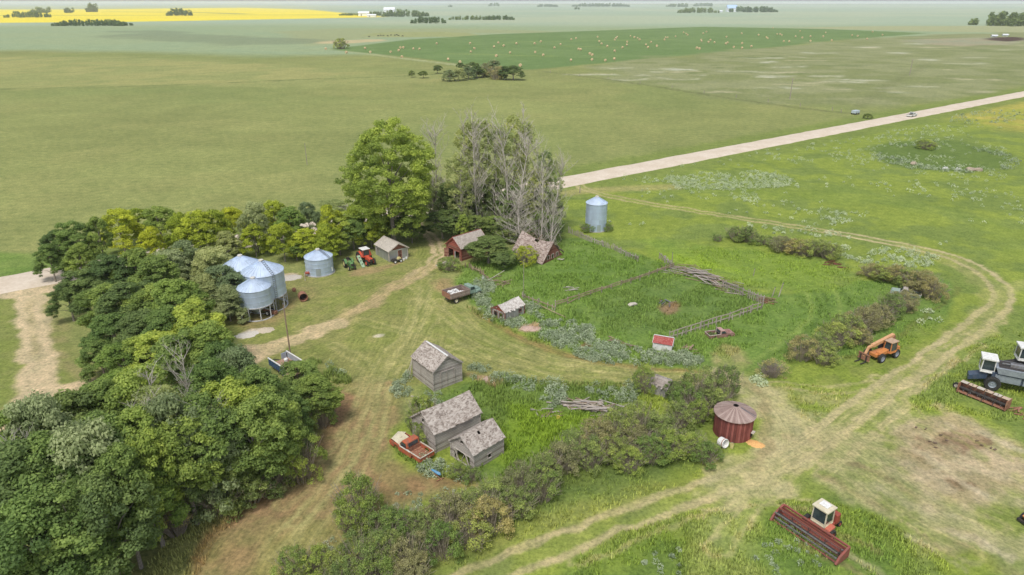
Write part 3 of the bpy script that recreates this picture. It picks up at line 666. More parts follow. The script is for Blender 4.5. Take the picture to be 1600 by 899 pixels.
# unit models, height 1 with radius given; meshes are built at a reference size and scaled
KIND = {}
def kind(key, refH, refR, parts): KIND.setdefault(key, []).append((refH, refR, parts))
TW = paint('twigs', (.36, .31, .24), (.24, .20, .15), 8, .95)
TWP = paint('dry_twigs', (.36, .31, .26), (.22, .18, .15), 8, .95)
for i in range(4):
    me, C = crown_mesh('crown', 100 + i, 11, 3.5, [3.4, 1.6, 2.6, 3.8][i], LM['maple'], 22000, .125, 210, ['oval', 'dome', 'vase', 'oval'][i])
    kind('maple', 11, 3.7, [('crown', me), ('trunk', branch_mesh('trunk', 100 + i, 11, 3.7, [3.6, 2.0, 2.8, 4.0][i], BARK, C, .20, 14))])
    m2 = me.copy(); m2.materials[0] = LM['bright']; kind('bright', 11, 3.7, [('crown', m2), ('trunk', KIND['maple'][-1][2][1][1])])
    m3 = me.copy(); m3.materials[0] = LM['dark']; kind('dark', 11, 3.7, [('crown', m3), ('trunk', KIND['maple'][-1][2][1][1])])
for i in range(3):
    me, C = crown_mesh('crown', 140 + i, 7.5, 3.8, 1.0, LM['yellow'], 13000, .14, 150, 'dome')
    kind('yellow', 7.5, 3.8, [('crown', me), ('trunk', branch_mesh('trunk', 140 + i, 7.5, 4, 1.3, BARK, C, .15, 12))])
    me, C = crown_mesh('crown', 150 + i, 8, 4.1, .8, LM['willow'], 20000, .12, 200, 'dome', sr=.12)
    kind('willow', 8, 4.1, [('crown', me), ('trunk', branch_mesh('trunk', 150 + i, 8, 4.2, 1.2, BARK, C, .18, 12))])
me, C = crown_mesh('crown', 161, 22, 8.4, 2.5, LM['cotton'], 80000, .155, 640, 'oval', lobes=40, lr=.33, sr=.078)
kind('cottonwood', 22, 8.4, [('crown', me), ('trunk', branch_mesh('trunk', 161, 22, 8, 4.5, BARK, C, .42, 20))])
for i in range(3):
    me, C = crown_mesh('crown', 170 + i, 21, 3.8, 3.5, LM['poplar'], 13000, .13, 420, 'column', lobes=20, lr=.34, sr=.11)
    kind('poplar', 21, 3.8, [('crown', me), ('trunk', dead_mesh('trunk', 170 + i, 21, BARKW, .26, .18, 34, .05))])
for i in range(3):
    kind('bare', 18, 3.5, [('trunk', dead_mesh('trunk', 180 + i, 18, BARKW, .38, .17, 48, .08))])
for i in range(4):
    me, C = crown_mesh('foliage', 190 + i, 3.0, 2.2, .1, LM['shrub'], 6800, .07, 190, ['dome', 'vase', 'dome', 'oval'][i], lobes=12, lr=.30, sr=.11, up=.3)
    tw = twig_mesh('stems', 190 + i, 3.45, 2.75, TW, 95)
    kind('shrub', 3, 2.2, [('foliage', me), ('stems', tw)])
    m2 = me.copy(); m2.materials[0] = LM['brown']; kind('brown', 3, 2.2, [('foliage', m2), ('stems', tw)])
    m3 = me.copy(); m3.materials[0] = LM['green_shrub']; kind('green_shrub', 3, 2.2, [('foliage', m3), ('stems', tw)])
    m4 = me.copy(); m4.materials[0] = LM['yellow']; kind('gold_shrub', 3, 2.2, [('foliage', m4), ('stems', tw)])
for i in range(2):
    me, C = crown_mesh('foliage', 210 + i, 2.6, 2.2, .1, LM['brown'], 1300, .08, 60, 'dome', up=.2)
    kind('dry', 2.6, 2.2, [('foliage', me), ('stems', twig_mesh('stems', 210 + i, 2.6, 2.3, TWP, 190, .022))])
_use = {}
def plant(px, py, H, R, k, name, label, cat, group=None, rz=None):
    """px, py: pixel of the plant's top; H height and R crown radius in metres"""
    p = G(px, py, H * .95); v = KIND[k][_use.get(k, 0) % len(KIND[k])]; _use[k] = _use.get(k, 0) + 1
    rnd = random.Random(int(px * 31 + py * 17)); q = rnd.uniform(.84, 1.12) if H < 3.7 else 1; s = (R / v[1] * rnd.uniform(.9, 1.15), R / v[1] * rnd.uniform(.85, 1.1), H / v[0] * q)
    o = thing(name, label, cat, (p.x, p.y, 0), rnd.uniform(0, 6.28) if rz is None else rz, group); o.scale = s
    for pn, me in v[2]:
        link(bpy.data.objects.new(pn, me), o)
    return o
def group_or(g): return g or ''
def row(items, name, phrase, cat, group):
    """items (px,py,H,R,kind); labels count along the row from the left"""
    items = sorted(items)
    if 'windbreak' in group_or(group): 
        rr = random.Random(len(items)); items = [(a + rr.uniform(-5, 5), b + rr.uniform(-9, 9) * .8, H * rr.uniform(.8, 1.12), R * rr.uniform(.75, 1.1), k if rr.random() < .55 else rr.choice(['bright', 'maple', 'yellow', 'willow', 'bright'])) for a, b, H, R, k in items]; items.sort()
    for i, it in enumerate(items):
        w_ = {'maple': 'mid-green tree', 'bright': 'light green tree', 'dark': 'dark green tree', 'yellow': 'yellow-green tree', 'willow': 'grey-green tree', 'poplar': 'thin-leaved tall tree',
              'bare': 'bare pale tree', 'shrub': 'olive shrub', 'brown': 'brown-tinged shrub', 'green_shrub': 'green shrub', 'gold_shrub': 'yellow-green shrub', 'dry': 'dry leafless shrub', 'cottonwood': 'cottonwood'}[it[4]]
        plant(*it, name, f"{w_}, {ordinal(i)} from the left {phrase}" if len(items) > 1 else f"{w_} {phrase}", cat, group)
row([(185, 334, 7.5, 3.6, 'yellow'), (213, 338, 7, 3.4, 'yellow'), (244, 331, 8, 3.8, 'yellow'), (272, 334, 7.2, 3.4, 'shrub' if False else 'yellow'), (300, 336, 7.5, 3.6, 'yellow'), (330, 336, 7.5, 3.6, 'yellow'),
     (360, 333, 7.6, 3.6, 'yellow'), (392, 326, 8.2, 3.9, 'yellow'), (425, 324, 8.4, 3.8, 'yellow'), (452, 332, 7.4, 3.6, 'yellow'), (482, 328, 7.8, 3.6, 'yellow'), (512, 326, 7.6, 3.4, 'yellow'), (535, 330, 7, 3.4, 'bright')],
    'maple_tree', 'in the windbreak row along the road', 'tree', 'yellow-green windbreak maples')
row([(232, 362, 6, 3.2, 'yellow'), (285, 362, 6, 3.2, 'yellow'), (345, 360, 6, 3.2, 'yellow'), (395, 352, 6.4, 3.4, 'yellow'), (440, 356, 6.2, 3.2, 'yellow'), (475, 358, 6, 3.2, 'yellow'), (512, 356, 6, 3.2, 'yellow'), (545, 350, 6.4, 3.2, 'yellow'), (462, 378, 4.0, 2.4, 'yellow'), (530, 378, 3.6, 2.2, 'yellow')],
    'maple_tree', 'of the lower row just behind the steel bins', 'tree', 'lower windbreak maples')
row([(112, 352, 9, 3.0, 'maple'), (148, 346, 9.5, 2.4, 'maple'), (86, 366, 7.5, 3.0, 'dark'), (72, 385, 6.5, 2.6, 'maple'), (120, 388, 7, 3.0, 'maple')],
    'maple_tree', 'at the road end of the forest', 'tree', 'slender trees at the road end of the forest')
row([(285, 388, 8, 4.2, 'willow'), (330, 396, 7.6, 4.0, 'willow'), (262, 400, 7.5, 3.6, 'willow'), (345, 424, 6.6, 3.8, 'willow'), (318, 436, 6.2, 3.4, 'willow'), (352, 452, 5.2, 3.0, 'willow')],
    'willow_tree', 'of the group left of the hopper bins', 'tree', 'grey-green trees by the bins')
row([(205, 398, 9, 4.2, 'maple'), (168, 408, 8.6, 3.8, 'dark'), (236, 408, 9, 3.8, 'maple'), (135, 425, 7.5, 3.6, 'dark'), (100, 444, 6, 2.6, 'dark'), (160, 452, 7.5, 3.8, 'maple'), (200, 450, 8.5, 4.0, 'dark'), (240, 452, 8.5, 3.8, 'maple'),
     (272, 448, 9.5, 4.2, 'bright'), (300, 480, 9, 4.0, 'bright'), (255, 492, 8.5, 3.8, 'maple'), (215, 495, 7.8, 3.6, 'dark'), (170, 500, 6.8, 3.4, 'maple'), (150, 535, 5.2, 2.8, 'maple'), (318, 515, 8.5, 3.8, 'bright'), (278, 530, 8.2, 3.8, 'maple'), (235, 528, 7.8, 3.6, 'bright'), (190, 540, 6.4, 3.2, 'bright'), (345, 540, 7.6, 3.4, 'maple')],
    'maple_tree', 'in the middle stand left of the hopper bins', 'tree', 'trees of the thick middle stand')
row([(200, 598, 11, 3.6, 'bright'), (150, 612, 10.5, 3.8, 'maple'), (100, 628, 11, 4.0, 'dark'), (52, 650, 11.5, 3.6, 'willow'), (12, 655, 11, 3.6, 'maple'), (238, 606, 11, 3.0, 'poplar'), (330, 572, 10.5, 3.8, 'maple'),
     (372, 560, 9.5, 3.8, 'willow'), (400, 590, 9.5, 3.6, 'maple'), (360, 605, 10, 3.8, 'bright'), (418, 618, 9.0, 3.2, 'maple'), (315, 632, 11, 3.8, 'maple'), (265, 640, 11.5, 3.4, 'willow'), (218, 655, 11.5, 3.6, 'bright'), (390, 640, 9.5, 3.6, 'maple')],
    'maple_tree', 'in the stand below the side track', 'tree', 'trees of the stand below the side track')
row([(170, 668, 11.5, 3.9, 'maple'), (125, 690, 12, 4.0, 'willow'), (75, 705, 12, 4.0, 'maple'), (25, 712, 12, 4.0, 'dark'), (215, 690, 11, 3.0, 'bright'), (275, 668, 10.5, 3.2, 'maple'), (325, 660, 9.5, 3.2, 'willow'), (372, 690, 6.5, 2.6, 'dark'),
     (424, 652, 7.6, 2.8, 'bright'), (175, 720, 11, 3.2, 'maple'), (225, 738, 8.0, 2.4, 'bright'), (150, 760, 10.5, 3.6, 'dark'), (95, 780, 10.5, 3.8, 'maple'), (35, 800, 10.5, 3.8, 'maple'), (160, 800, 7, 2.6, 'maple'), (110, 840, 5.5, 2.4, 'dark'), (90, 858, 5.5, 2.8, 'dark'), (15, 880, 6, 3.0, 'maple'), (275, 730, 6, 2.4, 'dark')],
    'maple_tree', 'in the nearest stand at the bottom left', 'tree', 'trees of the nearest stand')
row([(465, 572, 5.6, 2.9, 'maple'), (492, 596, 5.6, 2.6, 'maple'), (450, 624, 6.6, 2.6, 'maple')], 'maple_tree', 'beside the blue box trailer', 'tree', 'round maples beside the trailer')
row([(340, 752, 3.4, 2.2, 'shrub'), (378, 735, 3.6, 2.4, 'shrub'), (415, 728, 3.2, 2.2, 'shrub'), (440, 722, 2.6, 1.8, 'brown'), (355, 716, 4.2, 2.4, 'green_shrub'), (462, 690, 4.5, 2.2, 'green_shrub'), (500, 625, 3.4, 1.6, 'green_shrub')],
    'understorey_shrub', 'along the edge of the forest by the near drive', 'shrub', 'shrubs along the forest edge')
row([(284, 572, 13, 1.7, 'bare'), (30, 690, 12, 1.8, 'bare'), (255, 640, 11.5, 2.2, 'bare'), (330, 640, 10, 2.2, 'bare')], 'bare_tree', 'among the leafy trees below the side track', 'tree', None)
plant(268, 796, 2.6, 1.8, 'dry', 'dead_shrub', 'grey dead brush heap at the forest edge in the lower left', 'shrub')
# the tall group on the road
plant(603, 203, 22.5, 7.8, 'cottonwood', 'cottonwood_tree', 'biggest tree, broad bright green cottonwood left of the farm drive', 'tree')
row([(562, 326, 7.5, 3.4, 'yellow'), (592, 330, 6, 3.2, 'yellow'), (615, 330, 6, 2.8, 'maple'), (640, 322, 6.8, 2.8, 'maple'), (572, 300, 9, 3.8, 'bright'), (520, 312, 7.5, 3.4, 'poplar'), (642, 345, 4.6, 2.4, 'dark'), (578, 350, 5, 2.6, 'yellow')],
    'maple_tree', 'round the foot of the big cottonwood', 'tree', 'lower trees round the cottonwood')
row([(728, 192, 21.5, 3.6, 'poplar'), (752, 186, 22, 4.0, 'poplar'), (778, 196, 21, 3.8, 'poplar'), (800, 182, 22, 4.0, 'poplar'), (822, 190, 21, 3.4, 'poplar'), (852, 236, 17, 2.6, 'poplar'), (868, 250, 15, 2.2, 'poplar'), (838, 262, 14, 2.6, 'poplar'), (715, 240, 17, 3.2, 'poplar')],
    'poplar_tree', 'of the tall leafy trees behind the red barn', 'tree', 'poplars behind the red barn')
row([(672, 204, 20, 3.2, 'bare'), (745, 198, 21.5, 3.6, 'bare'), (790, 204, 21, 3.6, 'bare'), (810, 226, 19.5, 3.6, 'bare'), (862, 256, 17, 2.8, 'bare'), (818, 312, 9.5, 3.6, 'bare'), (846, 262, 16, 3.0, 'bare')],
    'bare_tree', 'of the tall bare ones behind the red barn', 'tree', 'bare poplars behind the red barn')
row([(678, 285, 9, 3.6, 'willow'), (700, 292, 9, 3.4, 'dark'), (662, 275, 10, 2.6, 'willow'), (722, 282, 9.5, 3.4, 'dark'), (748, 290, 9, 3.4, 'dark'), (772, 286, 9, 3.2, 'dark'), (800, 296, 8.5, 3.4, 'maple'), (826, 300, 8, 3.2, 'dark'), (850, 300, 8, 3.2, 'maple'), (868, 312, 7, 2.6, 'willow'),
     (690, 332, 5.5, 3.4, 'dark'), (714, 338, 5, 3.0, 'dark'), (744, 340, 5, 3.0, 'dark'), (770, 340, 4.5, 2.6, 'maple'), (795, 344, 4.5, 2.8, 'dark'), (842, 334, 5.5, 2.8, 'maple'), (862, 342, 4.6, 2.4, 'maple'), (722, 338, 6.2, 1.4, 'bright')],
    'dark_tree', 'in the dark thicket behind the red barn', 'tree', 'thicket under the poplars')
plant(763, 374, 4.6, 4.2, 'dark', 'round_bush', 'big round dark bush against the side of the red barn', 'bush')
plant(786, 392, 3.2, 2.6, 'dark', 'round_bush', 'lower dark bush right of the big round one by the barn', 'bush')
plant(821, 388, 3.0, 2.4, 'gold_shrub', 'yellow_bush', 'small yellow-green bush in front of the collapsed barn', 'bush')
plant(702, 406, 2.0, 2.0, 'green_shrub', 'roadside_bush', 'small green bush in front of the red barn doors', 'bush')
# hedge on the diagonal below the granaries
plant(556, 752, 4.2, 2.0, 'green_shrub', 'round_bush', 'tall green bush standing alone at the lower end of the hedge', 'bush')
plant(548, 790, 3.0, 1.8, 'green_shrub', 'round_bush', 'lower half of the green bush clump at the drive edge', 'bush')
plant(1008, 580, 2.8, 1.5, 'green_shrub', 'small_tree', 'small upright green tree at the yard edge left of the grey hut', 'tree')
row([(455, 868, 2.2, 1.6, 'green_shrub'), (495, 862, 2.4, 1.8, 'green_shrub'), (530, 868, 2.2, 1.7, 'shrub'), (565, 850, 2.6, 2.0, 'shrub'), (600, 838, 2.6, 2.0, 'shrub'), (628, 806, 2.5, 1.9, 'green_shrub'), (640, 850, 2.5, 1.9, 'brown'), (660, 800, 2.8, 2.0, 'shrub'),
     (690, 830, 2.6, 2.0, 'green_shrub'), (700, 785, 2.8, 2.1, 'brown'), (735, 768, 2.8, 2.0, 'shrub'), (735, 815, 2.5, 2.0, 'shrub'), (765, 792, 2.6, 2.0, 'brown'), (775, 752, 2.9, 2.1, 'shrub'), (805, 770, 2.6, 1.9, 'shrub'), (815, 738, 2.9, 2.0, 'brown'), (845, 745, 2.6, 1.8, 'green_shrub'),
     (852, 718, 2.8, 1.9, 'shrub'), (580, 876, 2.2, 1.8, 'green_shrub'), (640, 884, 2.0, 1.7, 'brown'), (530, 892, 2.0, 1.6, 'shrub'), (600, 806, 2.4, 1.8, 'green_shrub')],
    'hedge_shrub', 'in the lower half of the diagonal hedge', 'shrub', 'shrubs of the lower hedge')
row([(882, 698, 2.8, 2.0, 'brown'), (905, 680, 2.9, 2.1, 'shrub'), (922, 700, 2.4, 1.8, 'shrub'), (938, 664, 3.0, 2.1, 'brown'), (960, 690, 2.4, 1.9, 'shrub'), (968, 652, 3.0, 2.1, 'shrub'), (992, 668, 2.6, 2.0, 'brown'), (1005, 642, 3.0, 2.0, 'shrub'), (985, 706, 2.2, 1.8, 'green_shrub'), (1018, 690, 2.4, 2.0, 'green_shrub'),
     (1034, 655, 2.6, 2.0, 'shrub'), (1050, 684, 2.4, 2.0, 'green_shrub'), (1064, 634, 2.6, 1.8, 'shrub'), (1082, 680, 2.4, 1.9, 'green_shrub'), (1078, 608, 3.0, 1.9, 'green_shrub'), (1105, 696, 2.0, 1.6, 'green_shrub'), (1100, 590, 3.4, 2.2, 'shrub'), (1118, 612, 2.8, 1.9, 'shrub'), (1135, 584, 3.6, 2.1, 'shrub'), (1094, 632, 2.4, 1.6, 'green_shrub'), (1058, 598, 2.4, 1.5, 'shrub')],
    'hedge_shrub', 'in the upper half of the diagonal hedge', 'shrub', 'shrubs of the upper hedge')
row([(1208, 566, 2.0, 1.9, 'dry')], 'dry_shrub', 'beside the track junction, grey and leafless', 'shrub', None)
row([(1256, 534, 2.6, 2.2, 'brown'), (1284, 524, 3.0, 2.3, 'shrub'), (1308, 508, 3.2, 2.4, 'shrub'), (1330, 498, 3.2, 2.4, 'shrub'), (1352, 488, 3.2, 2.3, 'brown'), (1375, 478, 3.2, 2.3, 'brown'), (1396, 466, 3.0, 2.3, 'shrub'), (1416, 460, 2.8, 2.2, 'brown'), (1290, 545, 2.2, 2.0, 'shrub'), (1345, 512, 2.4, 2.0, 'brown')],
    'hedge_shrub', 'in the long hedge left of the telehandler', 'shrub', 'shrubs of the telehandler hedge')
row([(1366, 416, 2.0, 2.2, 'brown'), (1386, 416, 2.6, 2.4, 'shrub'), (1404, 420, 2.4, 2.2, 'brown'), (1424, 424, 2.8, 2.4, 'shrub'), (1444, 432, 3.0, 2.4, 'brown'), (1462, 438, 3.2, 2.2, 'brown')],
    'hedge_shrub', 'in the brown hedge inside the track bend', 'shrub', 'shrubs inside the track bend')
row([(1154, 355, 2.8, 2.2, 'shrub'), (1170, 358, 2.6, 2.2, 'shrub'), (1222, 372, 2.6, 2.4, 'brown'), (1244, 374, 2.8, 2.4, 'brown'), (1262, 376, 3.0, 2.4, 'shrub'), (1280, 374, 3.2, 2.6, 'shrub'), (1298, 380, 3.0, 2.2, 'shrub'), (1122, 368, 1.2, 1.0, 'green_shrub'), (1196, 370, 1.6, 1.8, 'green_shrub')],
    'hedge_shrub', 'in the far hedge right of the tall bin', 'shrub', 'shrubs of the far hedge')
row([(918, 352, 1.4, 1.6, 'green_shrub'), (950, 352, 1.2, 1.3, 'green_shrub')], 'grassy_shrub', 'at the foot of the tall steel bin', 'shrub', None)
row([(660, 628, 3.6, 1.6, 'green_shrub'), (664, 662, 2.4, 1.3, 'green_shrub'), (648, 648, 2.2, 1.2, 'green_shrub')], 'leafy_shrub', 'between the orange pickup and the long granary', 'shrub', 'leafy shrubs beside the pickup')
row([(716, 728, 1.4, 1.1, 'green_shrub'), (735, 734, 1.3, 1.0, 'green_shrub')], 'weedy_shrub', 'before the doorway of the small granary', 'shrub', None)
# far bushes
row([(702, 111, 6, 5, 'willow'), (716, 109, 6.5, 5, 'willow'), (731, 107, 6.5, 5, 'willow'), (745, 104, 7, 5, 'dark'), (738, 98, 7, 5, 'dark'), (760, 101, 7.5, 5, 'brown'), (772, 97, 9, 5, 'willow'), (775, 106, 7, 5, 'brown'), (788, 105, 7.5, 5, 'dark'), (802, 104, 8, 6, 'dark'), (720, 99, 7, 4, 'dark'), (754, 108, 5, 5, 'willow')],
    'field_bush', 'in the bush clump beside the hay field', 'tree', 'bushes beside the hay field')
row([(643, 111, 4, 2.2, 'dark'), (661, 112, 4, 3.2, 'dark'), (683, 103, 5, 3.2, 'dark')], 'field_bush', 'of three loners left of the field clump', 'tree', 'lone bushes left of the clump')
row([(531, 62, 9, 8.5, 'shrub')], 'field_tree', 'standing alone at the left tip of the hay field', 'tree', None)
row([(1370, 208, 1.2, 1.5, 'green_shrub')] and [(1448, 221, 2.4, 3.5, 'green_shrub')], 'meadow_bush', 'on the rim of the round green hollow', 'bush', None)

# far woods: each a mass nobody could count
def grove(px0, px1, py_base, H, depth, seed, name, label, dens=1.0):
    a, b = G(px0, py_base), G(px1, py_base); rs = np.random.RandomState(seed); L = (b - a).length
    nC = max(14, int(L / H * 8 * dens)); u = rs.uniform(0, 1, nC); off = rs.uniform(0, depth, nC)
    r = H * rs.uniform(.16, .32, nC); hh = H * (rs.uniform(.35, .8, nC)) * np.minimum(1, .35 + 4 * np.minimum(u, 1 - u))
    C = np.stack([a.x + (b.x - a.x) * u, a.y + off, hh], 1); C2 = C.copy(); C2[:, 2] *= .45; C = np.concatenate([C, C2]); r = np.concatenate([r, r])
    n = len(C) * 45; per = rs.randint(0, len(C), n); d = rs.normal(size=(n, 3)); d /= np.linalg.norm(d, axis=1, keepdims=True)
    P = C[per] + d * r[per][:, None] * rs.uniform(.5, 1, (n, 1)); P[:, 2] = np.maximum(P[:, 2], .2)
    V, F_ = quads(P, d + rs.normal(size=(n, 3)) * .4, H * .09, .7, rs)
    me = np_mesh(name, V, F_, LM['dark'], {'tint': ('FLOAT', np.repeat(rs.uniform(.1, .8, n), 4))}); o = link(bpy.data.objects.new(name, me))
    return tag(o, label, 'woods', None, 'stuff')
grove(598, 664, 26.5, 22, 90, 1, 'far_woodland', 'dark shelter belt beside the white farm buildings right of the yellow field')
grove(566, 602, 25, 14, 60, 2, 'far_woodland', 'low trees around the distant white farm buildings')
grove(528, 566, 24.6, 8, 30, 2, 'far_woodland', 'thin line of bushes along the edge of the yellow field')
grove(640, 697, 37, 14, 40, 3, 'far_woodland', 'ragged far trees just right of the yellow field', .7)
grove(700, 770, 31.5, 10, 40, 4, 'far_woodland', 'left half of the far hedge line above the hay field', .7)
grove(755, 803, 31.5, 12, 40, 14, 'far_woodland', 'right half of the far hedge line above the hay field', .8)
grove(1064, 1124, 20.5, 22, 100, 5, 'far_woodland', 'far shelter belt left of the blue-white farmhouse')
grove(1144, 1218, 19.5, 26, 90, 6, 'far_woodland', 'far shelter belt right of the blue-white farmhouse')
grove(1560, 1640, 41.5, 26, 90, 7, 'far_woodland', 'thick dark grove at the right edge of the fields', 1.6)
grove(896, 986, 10.8, 34, 200, 8, 'far_woodland', 'long faint shelter belt near the horizon at the middle')
grove(840, 872, 11, 26, 200, 9, 'far_woodland', 'short faint shelter belt near the horizon at the middle')
grove(1048, 1080, 11.2, 34, 200, 10, 'far_woodland', 'pointed faint clump near the horizon right of middle')
grove(1086, 1120, 10.2, 34, 200, 20, 'far_woodland', 'low faint clump near the horizon above the farmhouse')
grove(700, 706, 11, 20, 80, 11, 'far_woodland', 'tiny faint clump near the horizon above the hedge line')
grove(764, 780, 10, 36, 150, 12, 'far_woodland', 'small faint grove near the horizon above the hedge line')
grove(258, 290, 25, 24, 60, 13, 'far_woodland', 'tree clump inside the yellow field')
grove(898, 906, 15, 16, 60, 15, 'far_woodland', 'small round clump below the long faint belt')
grove(135, 145, 19, 40, 60, 16, 'far_woodland', 'tall clump at the top left in the yellow field', 2)
grove(48, 70, 20.5, 24, 60, 17, 'far_woodland', 'row of trees in the far left yellow field')
grove(94, 104, 20.5, 22, 60, 18, 'far_woodland', 'pair of trees in the far left yellow field')
grove(80, 192, 41, 12, 40, 19, 'far_woodland', 'long low dark thicket at the far left')
grove(0, 60, 28, 18, 80, 21, 'far_woodland', 'dark thicket at the far left edge below the yellow field')
grove(235, 300, 4.2, 60, 800, 22, 'far_woodland', 'blue strip of woods on the horizon at the left')

# ------------------------------------------------------------------ tall grass and weeds (nobody could count them)
GRASS = NT('tall_grass', .9, .1); GRASS.base(GRASS.attr('Col')); GRASS = GRASS.m
def pts_in(poly_px, n, rs, sm=1):
    P = smooth_px(poly_px, sm, True); xs = [p[0] for p in P]; ys = [p[1] for p in P]
    X = rs.uniform(min(xs), max(xs), n * 2); Y = rs.uniform(min(ys), max(ys), n * 2)
    k = inside(X, Y, P); return X[k][:n], Y[k][:n]
def area(poly_px):
    P = GP(poly_px); return abs(sum(P[i].x * P[(i + 1) % len(P)].y - P[(i + 1) % len(P)].x * P[i].y for i in range(len(P)))) / 2
def grass(name, polys, h, label, blades=3, wdt=.05, clump=2.0, bright=1.0, seed=5, col=None):
    rs = np.random.RandomState(seed); XS = []; YS = []
    for poly, den in polys:
        x, y = pts_in(poly, int(area(poly) * den * 1.3) + 10, rs); XS.append(x); YS.append(y)
    X = np.concatenate(XS); Y = np.concatenate(YS); k = sstep(.35, .6, fbm(X, Y, clump, 4, 40)) > rs.uniform(0, .9, len(X)); X, Y = X[k], Y[k]
    c, dr, _ = ground_color(X, Y); k = dr < .2; X, Y, c = X[k], Y[k], c[k]; n = len(X)
    if col is not None: c = c * .25 + col * .75
    hh = h * rs.uniform(.5, 1.3, n) * (.6 + .8 * fbm(X, Y, 3, 3, 41)); V = []; Cc = []
    for b in range(blades):
        a = rs.uniform(0, 6.28, n); lean = rs.uniform(.15, .7, n) * hh; w2 = wdt * rs.uniform(.6, 1.4, n)
        bx = X + rs.normal(0, .07, n); by = Y + rs.normal(0, .07, n)
        p0 = np.stack([bx - np.sin(a) * w2, by + np.cos(a) * w2, np.full(n, -.03)], 1); p1 = np.stack([bx + np.sin(a) * w2, by - np.cos(a) * w2, np.full(n, -.03)], 1)
        tp = np.stack([bx + np.cos(a) * lean, by + np.sin(a) * lean, hh], 1); V.append(np.stack([p0, p1, tp], 1))
        j = rs.uniform(.8, 1.5, (n, 1)); cc = np.clip(c * j * bright * 1.35 * np.array([1.02, 1.0, .9]), 0, 1); Cc.append(np.repeat(cc[:, None], 3, 1))
    V = np.concatenate(V).reshape(-1, 3); Cc = np.concatenate(Cc).reshape(-1, 3); Cc = np.concatenate([Cc, np.ones((len(Cc), 1))], 1)
    me = np_mesh(name, V, np.arange(len(V)).reshape(-1, 3), GRASS, {'Col': ('FLOAT_COLOR', Cc)}); print(name, n)
    return tag(link(bpy.data.objects.new(name, me)), label, 'grass', None, 'stuff')
CORRAL = [(700, 425), (760, 400), (900, 372), (1000, 400), (1060, 415), (1210, 470), (1180, 560), (1000, 568), (900, 550), (800, 512), (740, 480)]
GRAN = [(735, 592), (860, 602), (1010, 606), (1080, 610), (1000, 660), (900, 690), (830, 735), (745, 757), (720, 750), (745, 700), (700, 640), (690, 622)]
grass('corral_grass', [(CORRAL, 14)], .38, 'lush green grass filling the old corral')
grass('granary_grass', [(GRAN, 26)], .42, 'bright green grass around the granaries', seed=6)
grass('meadow_grass', [([(1000, 380), (1300, 400), (1500, 480), (1400, 560), (1240, 560), (1180, 590), (1190, 560), (1210, 470)], 5), ([(1180, 600), (1280, 600), (1340, 620), (1270, 680), (1230, 650)], 5)], .34, 'meadow grass between corral and hedges', seed=7)
grass('near_grass', [([(860, 899), (1000, 815), (1200, 780), (1340, 790), (1470, 860), (1500, 930), (1200, 990), (900, 990)], 22), ([(420, 930), (560, 860), (760, 820), (900, 730), (1120, 690), (1160, 720), (1000, 780), (800, 850), (640, 930)], 18),
                     ([(1480, 560), (1600, 500), (1700, 560), (1700, 700), (1500, 640), (1400, 650)], 9), ([(150, 930), (330, 800), (440, 730), (470, 740), (340, 830), (300, 930)], 16)], .33, 'rough grass in the foreground beside the tracks', seed=8)
grass('edge_weeds', [([(735, 478), (780, 500), (830, 525), (900, 548), (985, 560), (1090, 568), (1100, 578), (985, 572), (900, 560), (830, 533), (770, 506), (725, 482)], 30), ([(735, 584), (850, 598), (1040, 600), (1040, 612), (850, 612), (740, 600)], 25),
                     ([(485, 558), (550, 592), (545, 602), (520, 600), (480, 578)], 60), ([(610, 700), (640, 725), (690, 750), (700, 745), (650, 700), (620, 680)], 40)], .6, 'tall green weeds along the edges of the mown yard', seed=9, col=gc(98, 140, 60))

# sage: silvery plants in drifts
def sage_mesh(X, Y, Hh, rs, n_leaf, lf=.10):
    n = len(X); per = np.repeat(np.arange(n), n_leaf); m = len(per); d = rs.normal(size=(m, 3)); d /= np.linalg.norm(d, axis=1, keepdims=True); d[:, 2] = np.abs(d[:, 2])
    P = np.stack([X[per], Y[per], np.zeros(m)], 1) + d * (Hh[per][:, None] * np.array([.75, .75, 1.0])) * rs.uniform(.4, 1, (m, 1)) ** .6
    nr = np.cross(d, rs.normal(size=(m, 3))) + d * .6; V, F_ = quads(P, nr + np.array([0, 0, .5]), lf, .5, rs); V = V.reshape(-1, 4, 3)
    t = np.clip(.15 + .7 * rs.uniform(0, 1, n)[per] + rs.uniform(-.2, .2, m), 0, 1)
    return V.reshape(-1, 3), F_, np.repeat(t, 4)
def sage(name, polys, label, h=.75, nl=80, seed=3, m='sage', lf=.10, cl=2.5, t0=.22, t1=.55):
    rs = np.random.RandomState(seed); XS = []; YS = []
    for poly, den in polys:
        x, y = pts_in(poly, int(area(poly) * den * 2.0) + 3, rs); XS.append(x); YS.append(y)
    X = np.concatenate(XS); Y = np.concatenate(YS); k = fbm(X, Y, cl, 3, 50) > rs.uniform(t0, t1, len(X)); X, Y = X[k], Y[k]
    V, F_, t = sage_mesh(X, Y, h * rs.uniform(.5, 1.25, len(X)), rs, nl, lf); print(name, len(X), len(V))
    me = np_mesh(name, V, F_, LM[m], {'tint': ('FLOAT', t)}); return tag(link(bpy.data.objects.new(name, me)), label, 'sage', None, 'stuff')
